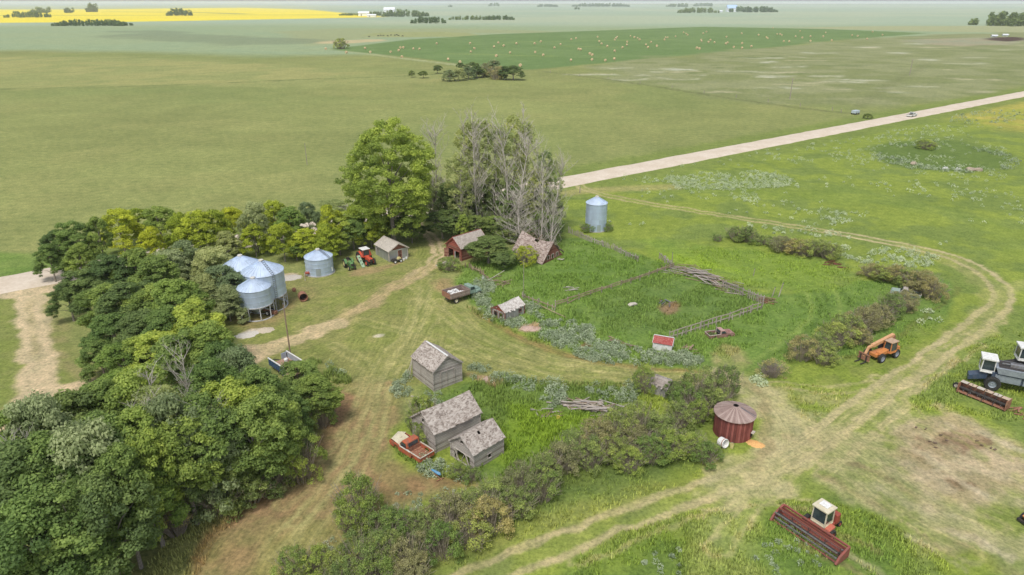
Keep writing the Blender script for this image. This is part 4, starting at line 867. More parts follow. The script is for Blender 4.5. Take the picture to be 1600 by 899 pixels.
sage('sage_patch', [([(735, 440), (770, 432), (775, 470), (740, 478)], 1.4), ([(745, 470), (775, 478), (775, 505), (752, 495)], 1.2), ([(780, 495), (826, 500), (820, 514), (790, 512)], 1.6), ([(820, 470), (850, 485), (850, 500), (826, 492)], 1.2),
                    ([(850, 500), (920, 505), (935, 530), (890, 552), (845, 530), (840, 512)], 1.5), ([(895, 545), (940, 530), (1010, 550), (1020, 570), (960, 572), (900, 560)], 1.5), ([(1000, 552), (1060, 550), (1095, 558), (1098, 574), (1010, 572)], 2.6)],
     'silvery sage drifts along the lower edge of the corral')
sage('sage_patch', [([(735, 568), (800, 586), (850, 600), (848, 612), (780, 606), (730, 590)], 1.5), ([(845, 590), (890, 600), (885, 640), (845, 640)], .9), ([(900, 598), (990, 598), (1000, 615), (990, 640), (930, 620)], 1.5)], 'silvery sage along the top of the granary grass', seed=4)
sage('sage_patch', [([(610, 598), (636, 596), (640, 620), (616, 620)], 2.2), ([(630, 575), (644, 590), (650, 610), (636, 600)], 1.5), ([(655, 618), (700, 612), (695, 640), (660, 650)], 1.6), ([(640, 710), (690, 718), (690, 745), (660, 745)], 2.4), ([(510, 560), (545, 590), (540, 596), (505, 572)], 1.5), ([(700, 722), (730, 735), (740, 752), (700, 750)], 1.4)],
     'silvery sage clumps beside the granaries and pickup', seed=5)
sage('sage_patch', [([(600, 770), (680, 762), (740, 770), (700, 800), (620, 830)], .5), ([(500, 840), (530, 840), (530, 870), (500, 870)], .8), ([(1180, 850), (1260, 840), (1300, 899), (1180, 899)], .6), ([(1000, 870), (1070, 850), (1090, 899), (1000, 899)], .6), ([(1225, 815), (1260, 815), (1250, 840), (1225, 840)], .8)],
     'scattered silvery sage in the foreground grass', h=.42, nl=50, seed=6, lf=.07)
sage('sage_patch', [([(1345, 400), (1400, 385), (1480, 405), (1450, 420), (1390, 415), (1350, 415)], .5), ([(1280, 380), (1330, 385), (1350, 415), (1310, 400)], .5), ([(1170, 345), (1350, 370), (1340, 380), (1170, 362)], .12), ([(1170, 590), (1200, 590), (1195, 605), (1175, 600)], 1), ([(1430, 490), (1470, 480), (1480, 500), (1430, 520)], .3)],
     'pale sage beside the track around the hedges', h=.8, nl=44, seed=7, m='sage_pale', lf=.13)
sage('sage_patch', [([(1000, 280), (1170, 262), (1240, 280), (1230, 296), (1050, 300)], .7), ([(950, 340), (1060, 340), (1060, 356), (950, 352)], .2), ([(1130, 308), (1190, 305), (1190, 315), (1130, 318)], .35), ([(1290, 330), (1345, 330), (1340, 352), (1290, 350)], .35),
                    ([(960, 270), (1560, 180), (1600, 300), (1600, 420), (1200, 360), (960, 300)], .09)], 'far pale sage sprinkled over the meadow', h=.7, nl=22, seed=8, m='sage_pale', lf=.13, cl=11, t0=.42, t1=.66)
sage('sage_patch', [([(1470, 182), (1560, 172), (1600, 175), (1600, 195), (1490, 196)], .06), ([(1365, 236), (1400, 246), (1460, 263), (1560, 268), (1555, 272), (1440, 269), (1362, 252)], .35), ([(1500, 232), (1560, 236), (1600, 250), (1590, 268), (1550, 264), (1575, 250), (1540, 240)], .3), ([(1378, 226), (1420, 224), (1480, 226), (1480, 229), (1400, 229)], .12)], 'pale sage round the green hollow and by the road', h=1.0, nl=20, seed=9, lf=.2)
# ------------------------------------------------------------------ buildings
def D(a): return Vector((math.cos(math.radians(a)), math.sin(math.radians(a)), 0))
def corner(px, py, ang, L, W, side):
    """centre of a building from its nearest ground corner; side=+1: that corner is at the far (+x) end, -1: at the -x end"""
    return G(px, py) - D(ang) * L / 2 * side + D(ang + 90) * W / 2
def panel(b, u0, u1, z0, z1, holes, place, t=.1, top=None):
    """wall panel built round its openings. place(u, z, depth) -> point"""
    us = sorted({u0, u1, *[h[0] for h in holes], *[h[1] for h in holes]}); zs = sorted({z0, z1, *[h[2] for h in holes], *[h[3] for h in holes]})
    for a, c in zip(us[:-1], us[1:]):
        for d, e in zip(zs[:-1], zs[1:]):
            m, n = (a + c) / 2, (d + e) / 2
            if any(h[0] < m < h[1] and h[2] < n < h[3] for h in holes): continue
            b.add([place(a, d, 0), place(c, d, 0), place(c, e, 0), place(a, e, 0), place(a, d, t), place(c, d, t), place(c, e, t), place(a, e, t)],
                  [(0, 1, 2, 3), (7, 6, 5, 4), (0, 4, 5, 1), (1, 5, 6, 2), (2, 6, 7, 3), (3, 7, 4, 0)])
def gable_house(name, label, cat, loc, ang, L, W, wall, ridge, m_wall, m_roof, over=.22, holes=None, m_gable=None, m_trim=None, sag=0, rag=0, group=None, roof_t=.07, seed=1, lean=0):
    """ridge along local x. holes: dict side-> list of (u0,u1,z0,z1); sides: 'px','nx' gables, 'py','ny' long walls"""
    h = holes or {}; o = thing(name, label, cat, (loc[0], loc[1], 0), math.radians(ang), group); rs = random.Random(seed)
    P = {'ny': lambda u, z, d: (u, -W / 2 + d, z), 'py': lambda u, z, d: (-u, W / 2 - d, z), 'px': lambda u, z, d: (L / 2 - d, u, z), 'nx': lambda u, z, d: (-L / 2 + d, -u, z)}
    b = MB()
    for s in ('ny', 'py'): panel(b, -L / 2, L / 2, -.1, wall, h.get(s, []), P[s])
    for s in ('px', 'nx'): panel(b, -W / 2 + .101, W / 2 - .101, -.1, wall, [q for q in h.get(s, []) if q[3] <= wall], P[s])
    b.build('wall', m_wall, o)
    for s in ('px', 'nx'):
        g = MB(); up = [q for q in h.get(s, []) if q[3] > wall]; N = 14; rise = ridge - wall
        for i in range(N):
            u0, u1 = -W / 2 + W * i / N, -W / 2 + W * (i + 1) / N; t0 = wall + rise * (1 - abs(u0) / (W / 2)) - .02; t1 = wall + rise * (1 - abs(u1) / (W / 2)) - .02
            segs = [(wall, None)]
            for q in up:
                if q[0] < (u0 + u1) / 2 < q[1]: segs = [(wall, q[2]), (q[3], None)]
            for z0, z1 in segs:
                a0 = z1 if z1 else t0; a1 = z1 if z1 else t1
                if a0 <= z0 and a1 <= z0: continue
                a0, a1 = max(a0, z0), max(a1, z0)
                g.add([P[s](u0, z0, .01), P[s](u1, z0, .01), P[s](u1, a1, .01), P[s](u0, a0, .01), P[s](u0, z0, .09), P[s](u1, z0, .09), P[s](u1, a1, .09), P[s](u0, a0, .09)],
                      [(0, 1, 2, 3), (7, 6, 5, 4), (0, 4, 5, 1), (1, 5, 6, 2), (2, 6, 7, 3), (3, 7, 4, 0)])
        g.build('gable', m_gable or m_wall, o)
    # roof: two slopes, many strips so the ridge can sag and the eaves be ragged
    r = MB(); NX = 14; k = (ridge - wall) / (W / 2); hole = h.get('roof', [])
    def zr(x): return sag * -(1 - (2 * x / L) ** 2)
    for sd in (-1, 1):
        NS = 6
        for i in range(NX):
            x0, x1 = -L / 2 - over + (L + 2 * over) * i / NX, -L / 2 - over + (L + 2 * over) * (i + 1) / NX
            e0 = W / 2 + over * .8 + rs.uniform(-rag, rag)
            for j in range(NS):
                s0, s1 = e0 * j / NS, e0 * (j + 1) / NS; xm, sm = (x0 + x1) / 2, (s0 + s1) / 2 * sd
                if any(q[0] < xm < q[1] and q[2] < sm < q[3] for q in hole): continue
                pt = lambda x, s, dz: (x, sd * s, ridge + .05 - k * s + zr(x) * (1 - .6 * s / e0) + dz + (.012 * math.sin(x * 5 + s * 4)))
                r.add([pt(x0, s0, 0), pt(x1, s0, 0), pt(x1, s1, 0), pt(x0, s1, 0), pt(x0, s0, roof_t), pt(x1, s0, roof_t), pt(x1, s1, roof_t), pt(x0, s1, roof_t)],
                      [(0, 1, 2, 3), (7, 6, 5, 4), (0, 4, 5, 1), (1, 5, 6, 2), (2, 6, 7, 3), (3, 7, 4, 0)])
    ro = r.build('roof', m_roof, o)
    c = MB()
    c.bar((-L / 2 - over, 0, ridge + .06 + roof_t), (L / 2 + over, 0, ridge + .06 + roof_t), .16, .03) if not sag else None
    if c.v: c.build('ridge_board', m_trim or m_wall, ro)
    for x in (-L / 2 - .012, L / 2 + .012):
        for y in (-W / 2 - .012, W / 2 + .012): MB().box((x, y, wall / 2), (.13, .13, wall)).build('corner_board', m_trim or m_wall, o)
    for x in (-L / 2 - over - .015, L / 2 + over + .015):
        t = MB()
        for sd in (-1, 1):
            e0 = W / 2 + over * .8; t.bar((x, 0, ridge + .03), (x, sd * e0, ridge + .03 - k * e0), .035, .14)
        t.build('barge_board', m_trim or m_wall, o)
    for s in ('ny', 'py', 'px', 'nx'):
        for q in h.get(s, []):
            f = MB(); w2 = .05; d = -.03
            for (ua, za, ub, zb) in ((q[0], q[2], q[0], q[3]), (q[1], q[2], q[1], q[3]), (q[0] - w2, q[3], q[1] + w2, q[3]), (q[0] - w2, q[2], q[1] + w2, q[2])):
                f.bar(P[s](ua, za, d + .01), P[s](ub, zb, d + .01), .07, .05)
            f.build('window_frame' if q[3] - q[2] < 1.2 else 'door_frame', m_trim or m_wall, o)
    return o, P
WG = boards('wood_grey', (.40, .355, .32), (.54, .495, .45), (.20, .17, .15), wdt=.19)
WGV = boards('wood_grey_upright', (.34, .32, .30), (.47, .45, .42), (.19, .175, .165), 'xy', .18)
WR = boards('wood_red', (.30, .070, .050), (.40, .16, .12), (.16, .045, .035))
WRB = boards('wood_redbrown', (.22, .085, .06), (.34, .19, .14), (.11, .05, .04))
WBIN = boards('wood_red_bin', (.21, .062, .052), (.36, .13, .11), (.11, .042, .038), 'ang', .26, .10)
SHG = shingles('shingle_grey', (.37, .32, .28), (.50, .45, .40), (.20, .165, .14), .9, (.54, .50, .45), .6)
SHG2 = shingles('shingle_plain', (.40, .35, .30), (.48, .43, .38), (.29, .25, .22), 1.2, (.5, .46, .42), .3)
SHB = shingles('shingle_bare', (.33, .255, .22), (.46, .39, .345), (.16, .12, .10), .8, (.52, .48, .44), .5)
SHR = shingles('shingle_red', (.34, .085, .075), (.42, .16, .14), (.29, .06, .055), 1.2, (.5, .24, .2), .5)
SHK = shingles('shingle_light', (.46, .42, .36), (.54, .49, .43), (.36, .32, .28), 1.2, (.5, .46, .41), .2)
DARK = paint('dark_inside', (.012, .010, .009), (.02, .018, .016), 2, .95)
WHITE = paint('white_paint', (.78, .78, .76), (.62, .61, .58), 4, .6)
PALEW = paint('pale_wood', (.55, .50, .43), (.42, .37, .31), 6, .9)
TINR = paint('tin_sheet', (.50, .50, .52), (.36, .33, .32), 3, .5, .5)
LOGM = boards('old_plank', (.40, .355, .32), (.56, .51, .46), (.23, .19, .165), 'y', .35, .05)
LOGB = boards('old_plank_brown', (.33, .24, .17), (.46, .35, .25), (.18, .13, .10), 'y', .35, .05)

o, P = gable_house('granary', 'grey weathered wooden granary standing alone at the middle of the mown yard', 'granary', corner(678, 612, -52, 4.6, 3.9, 1), -52, 4.6, 3.9, 2.65, 4.05, WG, SHG, sag=.08, rag=.03,
    holes={'px': [(-.1, .0, .1, 2.3)], 'ny': [(-.55, -.50, 1.0, 2.2), (.55, .6, .1, 1.2)]}, over=.2, group=None)
b = MB(); b.bar((-2.2, 0, 4.17), (2.5, 0, 4.17), .22, .04); b.build('ridge_cap', WHITE, o)
b = MB(); b.bar((2.36, -.95, .1), (2.36, -.95, 2.2), .06, .09); b.bar((2.36, .95, .1), (2.36, .95, 2.2), .06, .09); b.bar((2.36, -.95, 2.2), (2.36, .95, 2.2), .06, .09); b.build('door', WG, o)
b = MB(); b.bar((-2.1, -2.7, -.1), (-2.35, -2.0, 2.5), .07); b.bar((-2.6, -2.9, -.1), (-2.38, -1.98, 2.3), .06); b.build('brace', PALEW, o)
cB = corner(681, 708, 41, 5.7, 4.0, -1)
o, P = gable_house('granary', 'long grey granary with patchy shingles, standing against the smaller one beside the orange pickup', 'granary', cB, 41, 5.7, 4.0, 2.35, 3.95, WG, SHG, sag=.10, rag=.04,
    holes={'nx': [(-.9, -.45, 2.3, 2.8) if False else (-.22, .22, 2.6, 3.15)], 'roof': [(-1.2, -1.0, .6, 1.3)]}, over=.22, seed=5)
cC = corner(741, 736, 45, 3.9, 3.4, -1)
o, P = gable_house('granary', 'smaller grey granary with broken doorway and dark gable window, in front of the long one', 'granary', cC, 45, 3.9, 3.4, 1.95, 3.25, WG, SHG, sag=.06, rag=.04,
    holes={'nx': [(-.25, .22, 2.25, 2.7), (-1.2, 1.15, .05, 1.3)], 'ny': [(-.15, .35, .45, 1.0)], 'roof': [(-.35, -.1, -.75, -.45)]}, over=.2, seed=6)
b = MB()
for y0, y1, z1 in ((-1.1, -.5, 1.35), (.2, -.4, 1.3), (.9, .7, 1.3), (.4, 1.1, 1.2)): b.bar((-2.02, y0, 0), (-2.0, y1, z1), .05, .12)
b.build('broken_boards', PALEW, o)
o, P = gable_house('workshop_shed', 'small shed with light roof, red-brown gable and corrugated tin front beside the tractors', 'shed', corner(608.4, 409.4, -52, 4.8, 3.7, 1), -52, 4.8, 3.7, 1.95, 3.0, steel('tin_wall', (.46, .47, .50), 'xy'), SHK, m_gable=WRB, m_trim=PALEW,
    holes={'px': [(-.1, .75, 0, 1.75)], 'ny': [(-1.9, -1.3, .9, 1.5)]}, over=.3)
b = MB(); b.box((2.36, .1, .9), (.03, .35, 1.7)); b.box((2.36, .58, .9), (.03, .25, 1.65)); b.build('door', WRB, o)
o, P = gable_house('red_barn', 'small red barn with grey roof and open doors beside the farm drive', 'barn', corner(721, 408.5, 45, 6.2, 3.9, -1), 45, 6.2, 3.9, 2.35, 3.95, WRB, SHG2, m_gable=WR, m_trim=paint('trim_dark_red', (.35, .10, .08)),
    holes={'nx': [(-1.5, -.15, 0, 1.75), (.1, 1.5, 0, 1.6)]}, over=.25)
b = MB(); b.at((-3.15, -.35, 0), -.5).box((0, .5, .8), (.05, 1.0, 1.5)); b.build('door', WHITE, o)
b = MB(); b.at((-3.2, 1.4, 0), .4).box((0, .4, .8), (.05, .9, 1.6)); b.build('door', WRB, o)
o, P = gable_house('ruined_shed', 'low ruined red and grey shed with broken roof at the edge of the mown yard', 'shed', corner(789, 503, 46, 4.0, 2.6, -1), 46, 4.0, 2.6, 1.35, 2.15, WGV, shingles('shingle_tin', (.52, .48, .44), (.62, .59, .55), (.34, .30, .27), .9, (.7, .68, .65), .5), m_gable=WR, m_trim=WRB,
    holes={'nx': [(-.9, -.2, .1, 1.1), (.2, .8, .3, 1.1)], 'ny': [(.9, 1.4, .5, 1.05)], 'roof': [(-2.3, -1.2, .0, 1.5), (-.4, .4, .8, 1.5)]}, over=.15, sag=.22, rag=.12, seed=9)
b = MB(); b.bar((-1.9, .3, 1.9), (-1.2, 1.3, 1.3), .3, .03); b.bar((-2.2, .2, 1.75), (-1.5, .9, 1.6), .14, .03); b.build('loose_boards', LOGM, o)
o, P = gable_house('white_shed', 'tiny white shed with bright red roof among silvery sage by the corral', 'shed', corner(1048, 551, -22, 2.3, 1.7, 1), -22, 2.3, 1.7, 1.05, 1.65, WHITE, SHR, m_trim=WHITE, over=.14, roof_t=.05)
b = MB(); b.box((1.165, 0, .5), (.02, .6, .85)); b.build('door', WHITE, o)
# collapsed barn: the roof stands on the ground
def collapsed():
    a = G(866, 380.5, 3.4); f = G(816, 361.5, 4.1); A0 = G(843.7, 412); B0 = G(884, 401.5)
    ctr = (A0 + B0) / 2; d = (Vector((f.x, f.y, 0)) - Vector((a.x, a.y, 0))); L = d.length; d.normalize(); n = Vector((-d.y, d.x, 0))
    o = thing('collapsed_barn', 'collapsed barn, its patchy shingled roof resting on the grass, red boarded end', 'barn', (ctr.x, ctr.y, 0), math.atan2(d.y, d.x))
    W = (A0 - B0).length / 2; m = MB(); rs = random.Random(4); NX, NS = 16, 7
    sgn = 1 if n.dot(A0 - ctr) > 0 else -1                    # side of the low near slope
    def P(x, s, side, dz=0):
        u = x / L; zr = 3.35 + .55 * u - .55 * math.sin(math.pi * min(1, u * 1.05)) ; w_ = W + .35
        ze = (.05 if side == sgn else .6) + .9 * u * (side == sgn)
        z = zr + (ze - zr) * s + .10 * math.sin(3 * x + 5 * s) * s * (1 - s) * 2; return (x - .1, side * w_ * s * (1 - .12 * u), z + dz)
    for side in (-1, 1):
        for i in range(NX):
            for j in range(NS):
                x0, x1 = L * i / NX, L * (i + 1) / NX; s0, s1 = j / NS, (j + 1) / NS
                if side == sgn and (i, j) in ((7, 0), (8, 0), (3, 6), (10, 6), (11, 6), (14, 6)): continue
                if side != sgn and rs.random() < .12: continue
                m.add([P(x0, s0, side), P(x1, s0, side), P(x1, s1, side), P(x0, s1, side), P(x0, s0, side, .09), P(x1, s0, side, .09), P(x1, s1, side, .09), P(x0, s1, side, .09)],
                      [(0, 1, 2, 3), (7, 6, 5, 4), (0, 4, 5, 1), (1, 5, 6, 2), (2, 6, 7, 3), (3, 7, 4, 0)])
    ro = m.build('roof', SHB, o)
    g = MB(); N = 18
    for i in range(N):
        u0, u1 = -W + 2 * W * i / N, -W + 2 * W * (i + 1) / N; z = lambda u: max(.12, 3.2 * (1 - abs(u) / (W + .25))); mu = (u0 + u1) / 2
        op = [(-1.6, -1.0), (-.3, .3), (.9, 1.5)]; hit = any(q[0] < mu < q[1] for q in op)
        for z0, z1 in (((0, .35), (1.15, None)) if hit else ((0, None),)):
            a0, a1 = (z1, z1) if z1 else (z(u0), z(u1))
            if a0 <= z0 or a1 <= z0: continue
            g.add([(.15, u0, z0), (.15, u1, z0), (.15, u1, a1), (.15, u0, a0), (.25, u0, z0), (.25, u1, z0), (.25, u1, a1), (.25, u0, a0)],
                  [(0, 1, 2, 3), (7, 6, 5, 4), (0, 4, 5, 1), (1, 5, 6, 2), (2, 6, 7, 3), (3, 7, 4, 0)])
    g.build('gable', WRB, o)
    for q in op:
        f = MB(); f.bar((.10, q[0], .35), (.10, q[0], 1.15), .06); f.bar((.10, q[1], .35), (.10, q[1], 1.15), .06); f.bar((.10, q[0], 1.15), (.10, q[1], 1.15), .06); f.build('window_frame', PALEW, o)
    r = MB()
    for i in range(7): x = L * (.42 + .07 * i); r.bar(P(x, 0, -sgn), (P(x, 0, -sgn)[0] + .2, P(x, .5, -sgn)[1], P(x, 0, -sgn)[2] + rs.uniform(-.3, .5)), .07)
    r.build('rafter', LOGB, o)
    b = MB().at((-.9, -sgn * 1.2, .12), .3, .2); b.box((0, 0, 0), (1.0, 1.7, .06)); b.build('fallen_door', PALEW, o)
collapsed()
# small grey hut half hidden in the hedge
o, P = gable_house('slab_hut', 'small grey slab-roofed hut half hidden in the hedge left of the red bin', 'hut', corner(1040, 622, -38, 2.4, 1.8, 1), -38, 2.4, 1.8, 1.2, 1.9, WGV, LOGM, over=.15, rag=.15, seed=3)

# ------------------------------------------------------------------ grain bins
GALV = steel('galvanised', (.50, .60, .74), metal=.3, rough=.42); GALR = steel('galvanised_roof', (.58, .68, .82), 'ang', rough=.42, metal=.3); LEGW = paint('leg_white', (.66, .67, .70), (.5, .5, .52), 3, .5)
LAD = paint('ladder_dark', (.10, .11, .13), (.16, .16, .17), 4, .6)
def bin_roof(b, r, ze, za, cap=.32, n=24):
    b.lathe([(r + .07, ze - .05), (r + .07, ze + .0), (cap, za - .1)], 48)
def steel_bin(name, label, loc, r, zb, ze, za, hopper=False, legs=10, group='steel grain bins', ladder_ang=-60, side_ladder=False, rings=True, rz=0):
    o = thing(name, label, 'grain bin', (loc[0], loc[1], 0), rz, group)
    b = MB(); b.lathe([(r, zb), (r, ze)], 56); b.build('wall', GALV, o, smooth=True)
    g = MB(); z = zb
    while z < ze + .01:
        g.lathe([(r + .001, z - .03), (r + .03, z - .02), (r + .03, z + .02), (r + .001, z + .03)], 56); z += max(.4, (ze - zb) / max(1, round((ze - zb) / .82)))
    g.build('hoop', GALV, o)
    b = MB(); bin_roof(b, r, ze, za); ro = b.build('roof', GALR, o, smooth=True)
    rb = MB(); n = 28
    for i in range(n):
        a = 2 * math.pi * i / n; c, s = math.cos(a), math.sin(a); rb.bar(((r + .08) * c, (r + .08) * s, ze + .02), (.34 * c, .34 * s, za - .07), .045, .06)
    rb.build('rib', GALR, ro)
    b = MB(); b.lathe([(.36, za - .14), (.36, za + .10), (.30, za + .14), (.0001, za + .16)], 20); b.build('cap', paint('cap_pale', (.66, .64, .58)), ro, smooth=True)
    a = math.radians(ladder_ang); c, s = math.cos(a), math.sin(a); t = Vector((-s, c, 0)) * .2; l = MB(); p = Vector(((r + .02) * c, (r + .02) * s, ze + .12)); q = Vector((.4 * c, .4 * s, za + .02))
    l.bar(p + t, q + t, .03); l.bar(p - t, q - t, .03)
    for i in range(9): m = p.lerp(q, i / 8); l.bar(m - t, m + t, .05)
    l.build('roof_ladder', LAD, o)
    if side_ladder:
        l = MB(); R = r + .14
        l.bar((R * c + t.x, R * s + t.y, .4), (R * c + t.x, R * s + t.y, ze), .03); l.bar((R * c - t.x, R * s - t.y, .4), (R * c - t.x, R * s - t.y, ze), .03)
        zz = .6
        while zz < ze: l.bar((R * c - t.x, R * s - t.y, zz), (R * c + t.x, R * s + t.y, zz), .035); zz += .3
        l.build('side_ladder', LAD, o)
    if hopper:
        b = MB(); b.lathe([(r - .02, zb), (.28, .55), (.28, .40)], 40); b.build('hopper_cone', GALV, o, smooth=True)
        for i in range(legs):
            a = 2 * math.pi * (i + .5) / legs; c, s = math.cos(a), math.sin(a); l = MB()
            l.bar(((r - .02) * c, (r - .02) * s, 0), ((r - .02) * c, (r - .02) * s, zb + .02), .11, .11)
            l.bar(((r - .05) * c, (r - .05) * s, zb * .55), ((r - .75) * c, (r - .75) * s, zb * .62), .05); l.build('leg', LEGW, o)
        b = MB(); b.lathe([(r + .02, -.02), (r + .02, .07), (r - .16, .07), (r - .16, -.02)], 40); b.lathe([(r + .05, zb - .08), (r + .05, zb + .06), (r - .1, zb + .06), (r - .1, zb - .08)], 40); b.build('base_ring', LEGW, o)
    else:
        b = MB(); b.lathe([(r + .22, -.05), (r + .22, .1), (r - .05, .1)], 48); b.build('footing', paint('concrete', (.45, .43, .39), (.36, .34, .31), 2), o)
        b = MB(); da = math.radians(-80); b.at((0, 0, 0), da); b.box((r + .03, 0, .85), (.06, .75, 1.3)); b.box((r + .05, 0, .85), (.06, .6, 1.15)); b.build('door', steel('bin_door', (.46, .52, .60), 'xy'), o)
    return o
steel_bin('hopper_bin', 'smaller front hopper bin on white legs, nearest of the three silver bins', G(394.5, 434, 5.85), 2.32, 2.0, 4.5, 5.8, True, 9, ladder_ang=120)
steel_bin('hopper_bin', 'largest silver hopper bin, with ladders down its roof and side', G(407.5, 406.5, 7.3), 2.95, 2.1, 5.7, 7.25, True, 12, ladder_ang=-42, side_ladder=True)
steel_bin('hopper_bin', 'rearmost of the three silver hopper bins, half hidden by the largest one', G(374.5, 398.5, 7.2), 2.85, 2.1, 5.6, 7.1, True, 12, ladder_ang=100)
steel_bin('grain_bin', 'squat silver bin with a roof ladder beside the green tractor', G(496, 389.5, 4.1), 2.28, 0, 2.9, 4.05, ladder_ang=-25)
steel_bin('grain_bin', 'tall silver bin standing alone in the meadow right of the bare poplars', G(933, 307, 6.75), 2.1, 0, 5.5, 6.7, ladder_ang=100)
# old round wooden bin
c0 = G(1150, 634, 3.25); o = thing('wooden_bin', 'round red wooden bin with grey conical roof beside the track junction', 'grain bin', (c0.x, c0.y, 0))
b = MB(); b.lathe([(1.98, -.05), (1.98, 2.45)], 48); b.build('wall', WBIN, o, smooth=True)
b = MB(); N = 44
for i in range(N):
    a0, a1 = 2 * math.pi * i / N, 2 * math.pi * (i + 1) / N; dz = .015 * (i % 2); f = lambda a, r, z: (r * math.cos(a), r * math.sin(a), z)
    b.add([f(a0, 2.16, 2.42 + dz), f(a1, 2.16, 2.42 + dz), f(a1, .24, 3.2 + dz), f(a0, .24, 3.2 + dz), f(a0, 2.16, 2.48 + dz), f(a1, 2.16, 2.48 + dz), f(a1, .24, 3.26 + dz), f(a0, .24, 3.26 + dz)],
          [(0, 1, 2, 3), (7, 6, 5, 4), (0, 4, 5, 1), (1, 5, 6, 2), (2, 6, 7, 3), (3, 7, 4, 0)])
ro = b.build('roof', boards('bin_roof', (.34, .25, .22), (.44, .345, .305), (.20, .14, .12), 'ang', .28, .04), o)
b = MB(); b.lathe([(.27, 3.2), (.27, 3.30), (.2, 3.30), (.2, 3.2)], 20); b.build('vent', DARK, ro)
b = MB()
for da in (-.09, .06): a = math.radians(-28) + da; b.bar((2.1 * math.cos(a), 2.1 * math.sin(a), 2.52), (.5 * math.cos(a), .5 * math.sin(a), 3.17), .05, .05)
b.build('batten', LAD, ro)
a = math.radians(-38); b = MB(); b.at((1.97 * math.cos(a), 1.97 * math.sin(a), .55), a); b.box((.02, 0, 0), (.08, .5, .45)); b.build('hatch', DARK, o)
b = MB(); b.at((2.02 * math.cos(a), 2.02 * math.sin(a), .85), a); b.box((.12, 0, 0), (.3, .6, .04)); b.build('hatch_hood', PALEW, o)
def heap(name, label, cat, px, py, r, h, m, sq=1.0, seed=1, rz=0):
    p = G(px, py); rs = np.random.RandomState(seed); b = MB(); N, K = 28, 9; prof = rs.uniform(.85, 1.15, N)
    vs = [(0, 0, h)]; fs = []
    for k in range(1, K + 1):
        t = k / K
        for i in range(N):
            a = 2 * math.pi * i / N; q = r * t * (prof[i] + .05 * math.sin(3 * a)); vs.append((q * math.cos(a), q * math.sin(a) * sq, h * (1 - t) ** 1.2 * (1 + .12 * rs.randn()) - (.05 if k == K else 0)))
    for i in range(N): fs.append((0, 1 + i, 1 + (i + 1) % N))
    for k in range(K - 1):
        for i in range(N): A = 1 + k * N; fs.append((A + i, A + N + i, A + N + (i + 1) % N, A + (i + 1) % N))
    b.add(vs, fs); o = b.build(name, m, smooth=True); o.location = (p.x, p.y, 0); o.rotation_euler.z = rz; return tag(o, label, cat)
heap('grain_spill', 'orange heap of spilled grain beside the red wooden bin', 'grain heap', 1181, 694, 1.0, .38, paint('grain', (.72, .42, .16), (.60, .34, .13), 8, .9), .7, 2, -.6)
heap('gravel_heap', 'small tan gravel heap in front of the smallest hopper bin', 'gravel heap', 414, 516, 1.3, .42, paint('gravel_tan', (.58, .50, .38), (.48, .41, .31), 8, .95), .75, 3)
heap('gravel_heap', 'flat pale heap of gravel left of the tan one before the bins', 'gravel heap', 387, 523, 1.7, .2, paint('gravel_pale', (.66, .62, .54), (.52, .48, .42), 8, .95), .6, 4, .5)
heap('gravel_patch', 'low pale gravel patch at the back of the yard beside the largest bin', 'gravel heap', 454, 434, 1.9, .15, paint('gravel_grey', (.55, .50, .43), (.42, .38, .32), 6, .95), .8, 5)
heap('rubble_heap', 'pinkish heap of rubble beside the ruined shed', 'rubble', 829, 513, 1.5, .3, paint('rubble', (.52, .37, .30), (.40, .29, .24), 5, .95), .6, 6)
heap('rubble_heap', 'pinkish bare rubble heap right of the lone granary', 'rubble', 770, 596, 1.6, .2, paint('rubble', (.52, .37, .30)), .6, 7, -.6)
# ------------------------------------------------------------------ fences, posts, poles
POST = boards('post_wood', (.36, .31, .27), (.48, .43, .38), (.20, .17, .15), 'xy', .3, .02)
RAIL = paint('rail_wood', (.46, .40, .32), (.32, .27, .22), 5, .9)
def fence(name, label, pts_px, post_h=1.3, post_gap=2.2, picket=None, rails=(1.0,), mp=POST, mr=RAIL, seed=1, gaps=0.0, lean=.1, fall=0):
    P = GP(pts_px); rs = random.Random(seed); o = thing(name, label, 'fence', (P[0].x, P[0].y, 0)); O = P[0]
    for a, b in zip(P[:-1], P[1:]):
        L = (b - a).length; d = (b - a).normalized(); n = Vector((-d.y, d.x, 0)); k = max(1, int(L / post_gap))
        for i in range(k + 1):
            q = a + d * L * i / k - O; h = post_h * rs.uniform(.85, 1.15); m = MB()
            m.cyl(q - Vector((0, 0, .2)), q + n * rs.uniform(-lean, lean) + d * rs.uniform(-lean, lean) + Vector((0, 0, h)), .08, .065, 7); m.build('post', mp, o)
            if i < k:
                q2 = a + d * L * (i + 1) / k - O
                for j, z in enumerate(rails):
                    if rs.random() < gaps: continue
                    m = MB(); dz = rs.uniform(-.08, .08); f0 = z + dz; f1 = z + rs.uniform(-.08, .08)
                    if rs.random() < fall: f1 = .05
                    m.bar(q + n * .09 + Vector((0, 0, f0)) - d * .1, q2 + n * .09 + Vector((0, 0, f1)) + d * .1, .05, .15); m.build('rail', mr, o)
        if picket:
            k = int(L / picket)
            for i in range(k):
                if rs.random() < gaps * .8: continue
                q = a + d * (L * (i + .5) / k) - O + n * .15; h = post_h * rs.uniform(.7, 1.05); m = MB()
                m.bar(q - Vector((0, 0, .1)), q + n * rs.uniform(-.12, .12) + d * rs.uniform(-.12, .12) + Vector((0, 0, h)), .045, .13); m.build('picket', mp, o)
    return o
fence('picket_fence', 'long grey picket fence running down from the collapsed barn past the tall bin', [(888, 364), (925, 380), (960, 392), (996, 409)], 1.15, 2.8, .36, (.75,), mr=POST, seed=2, gaps=.12)
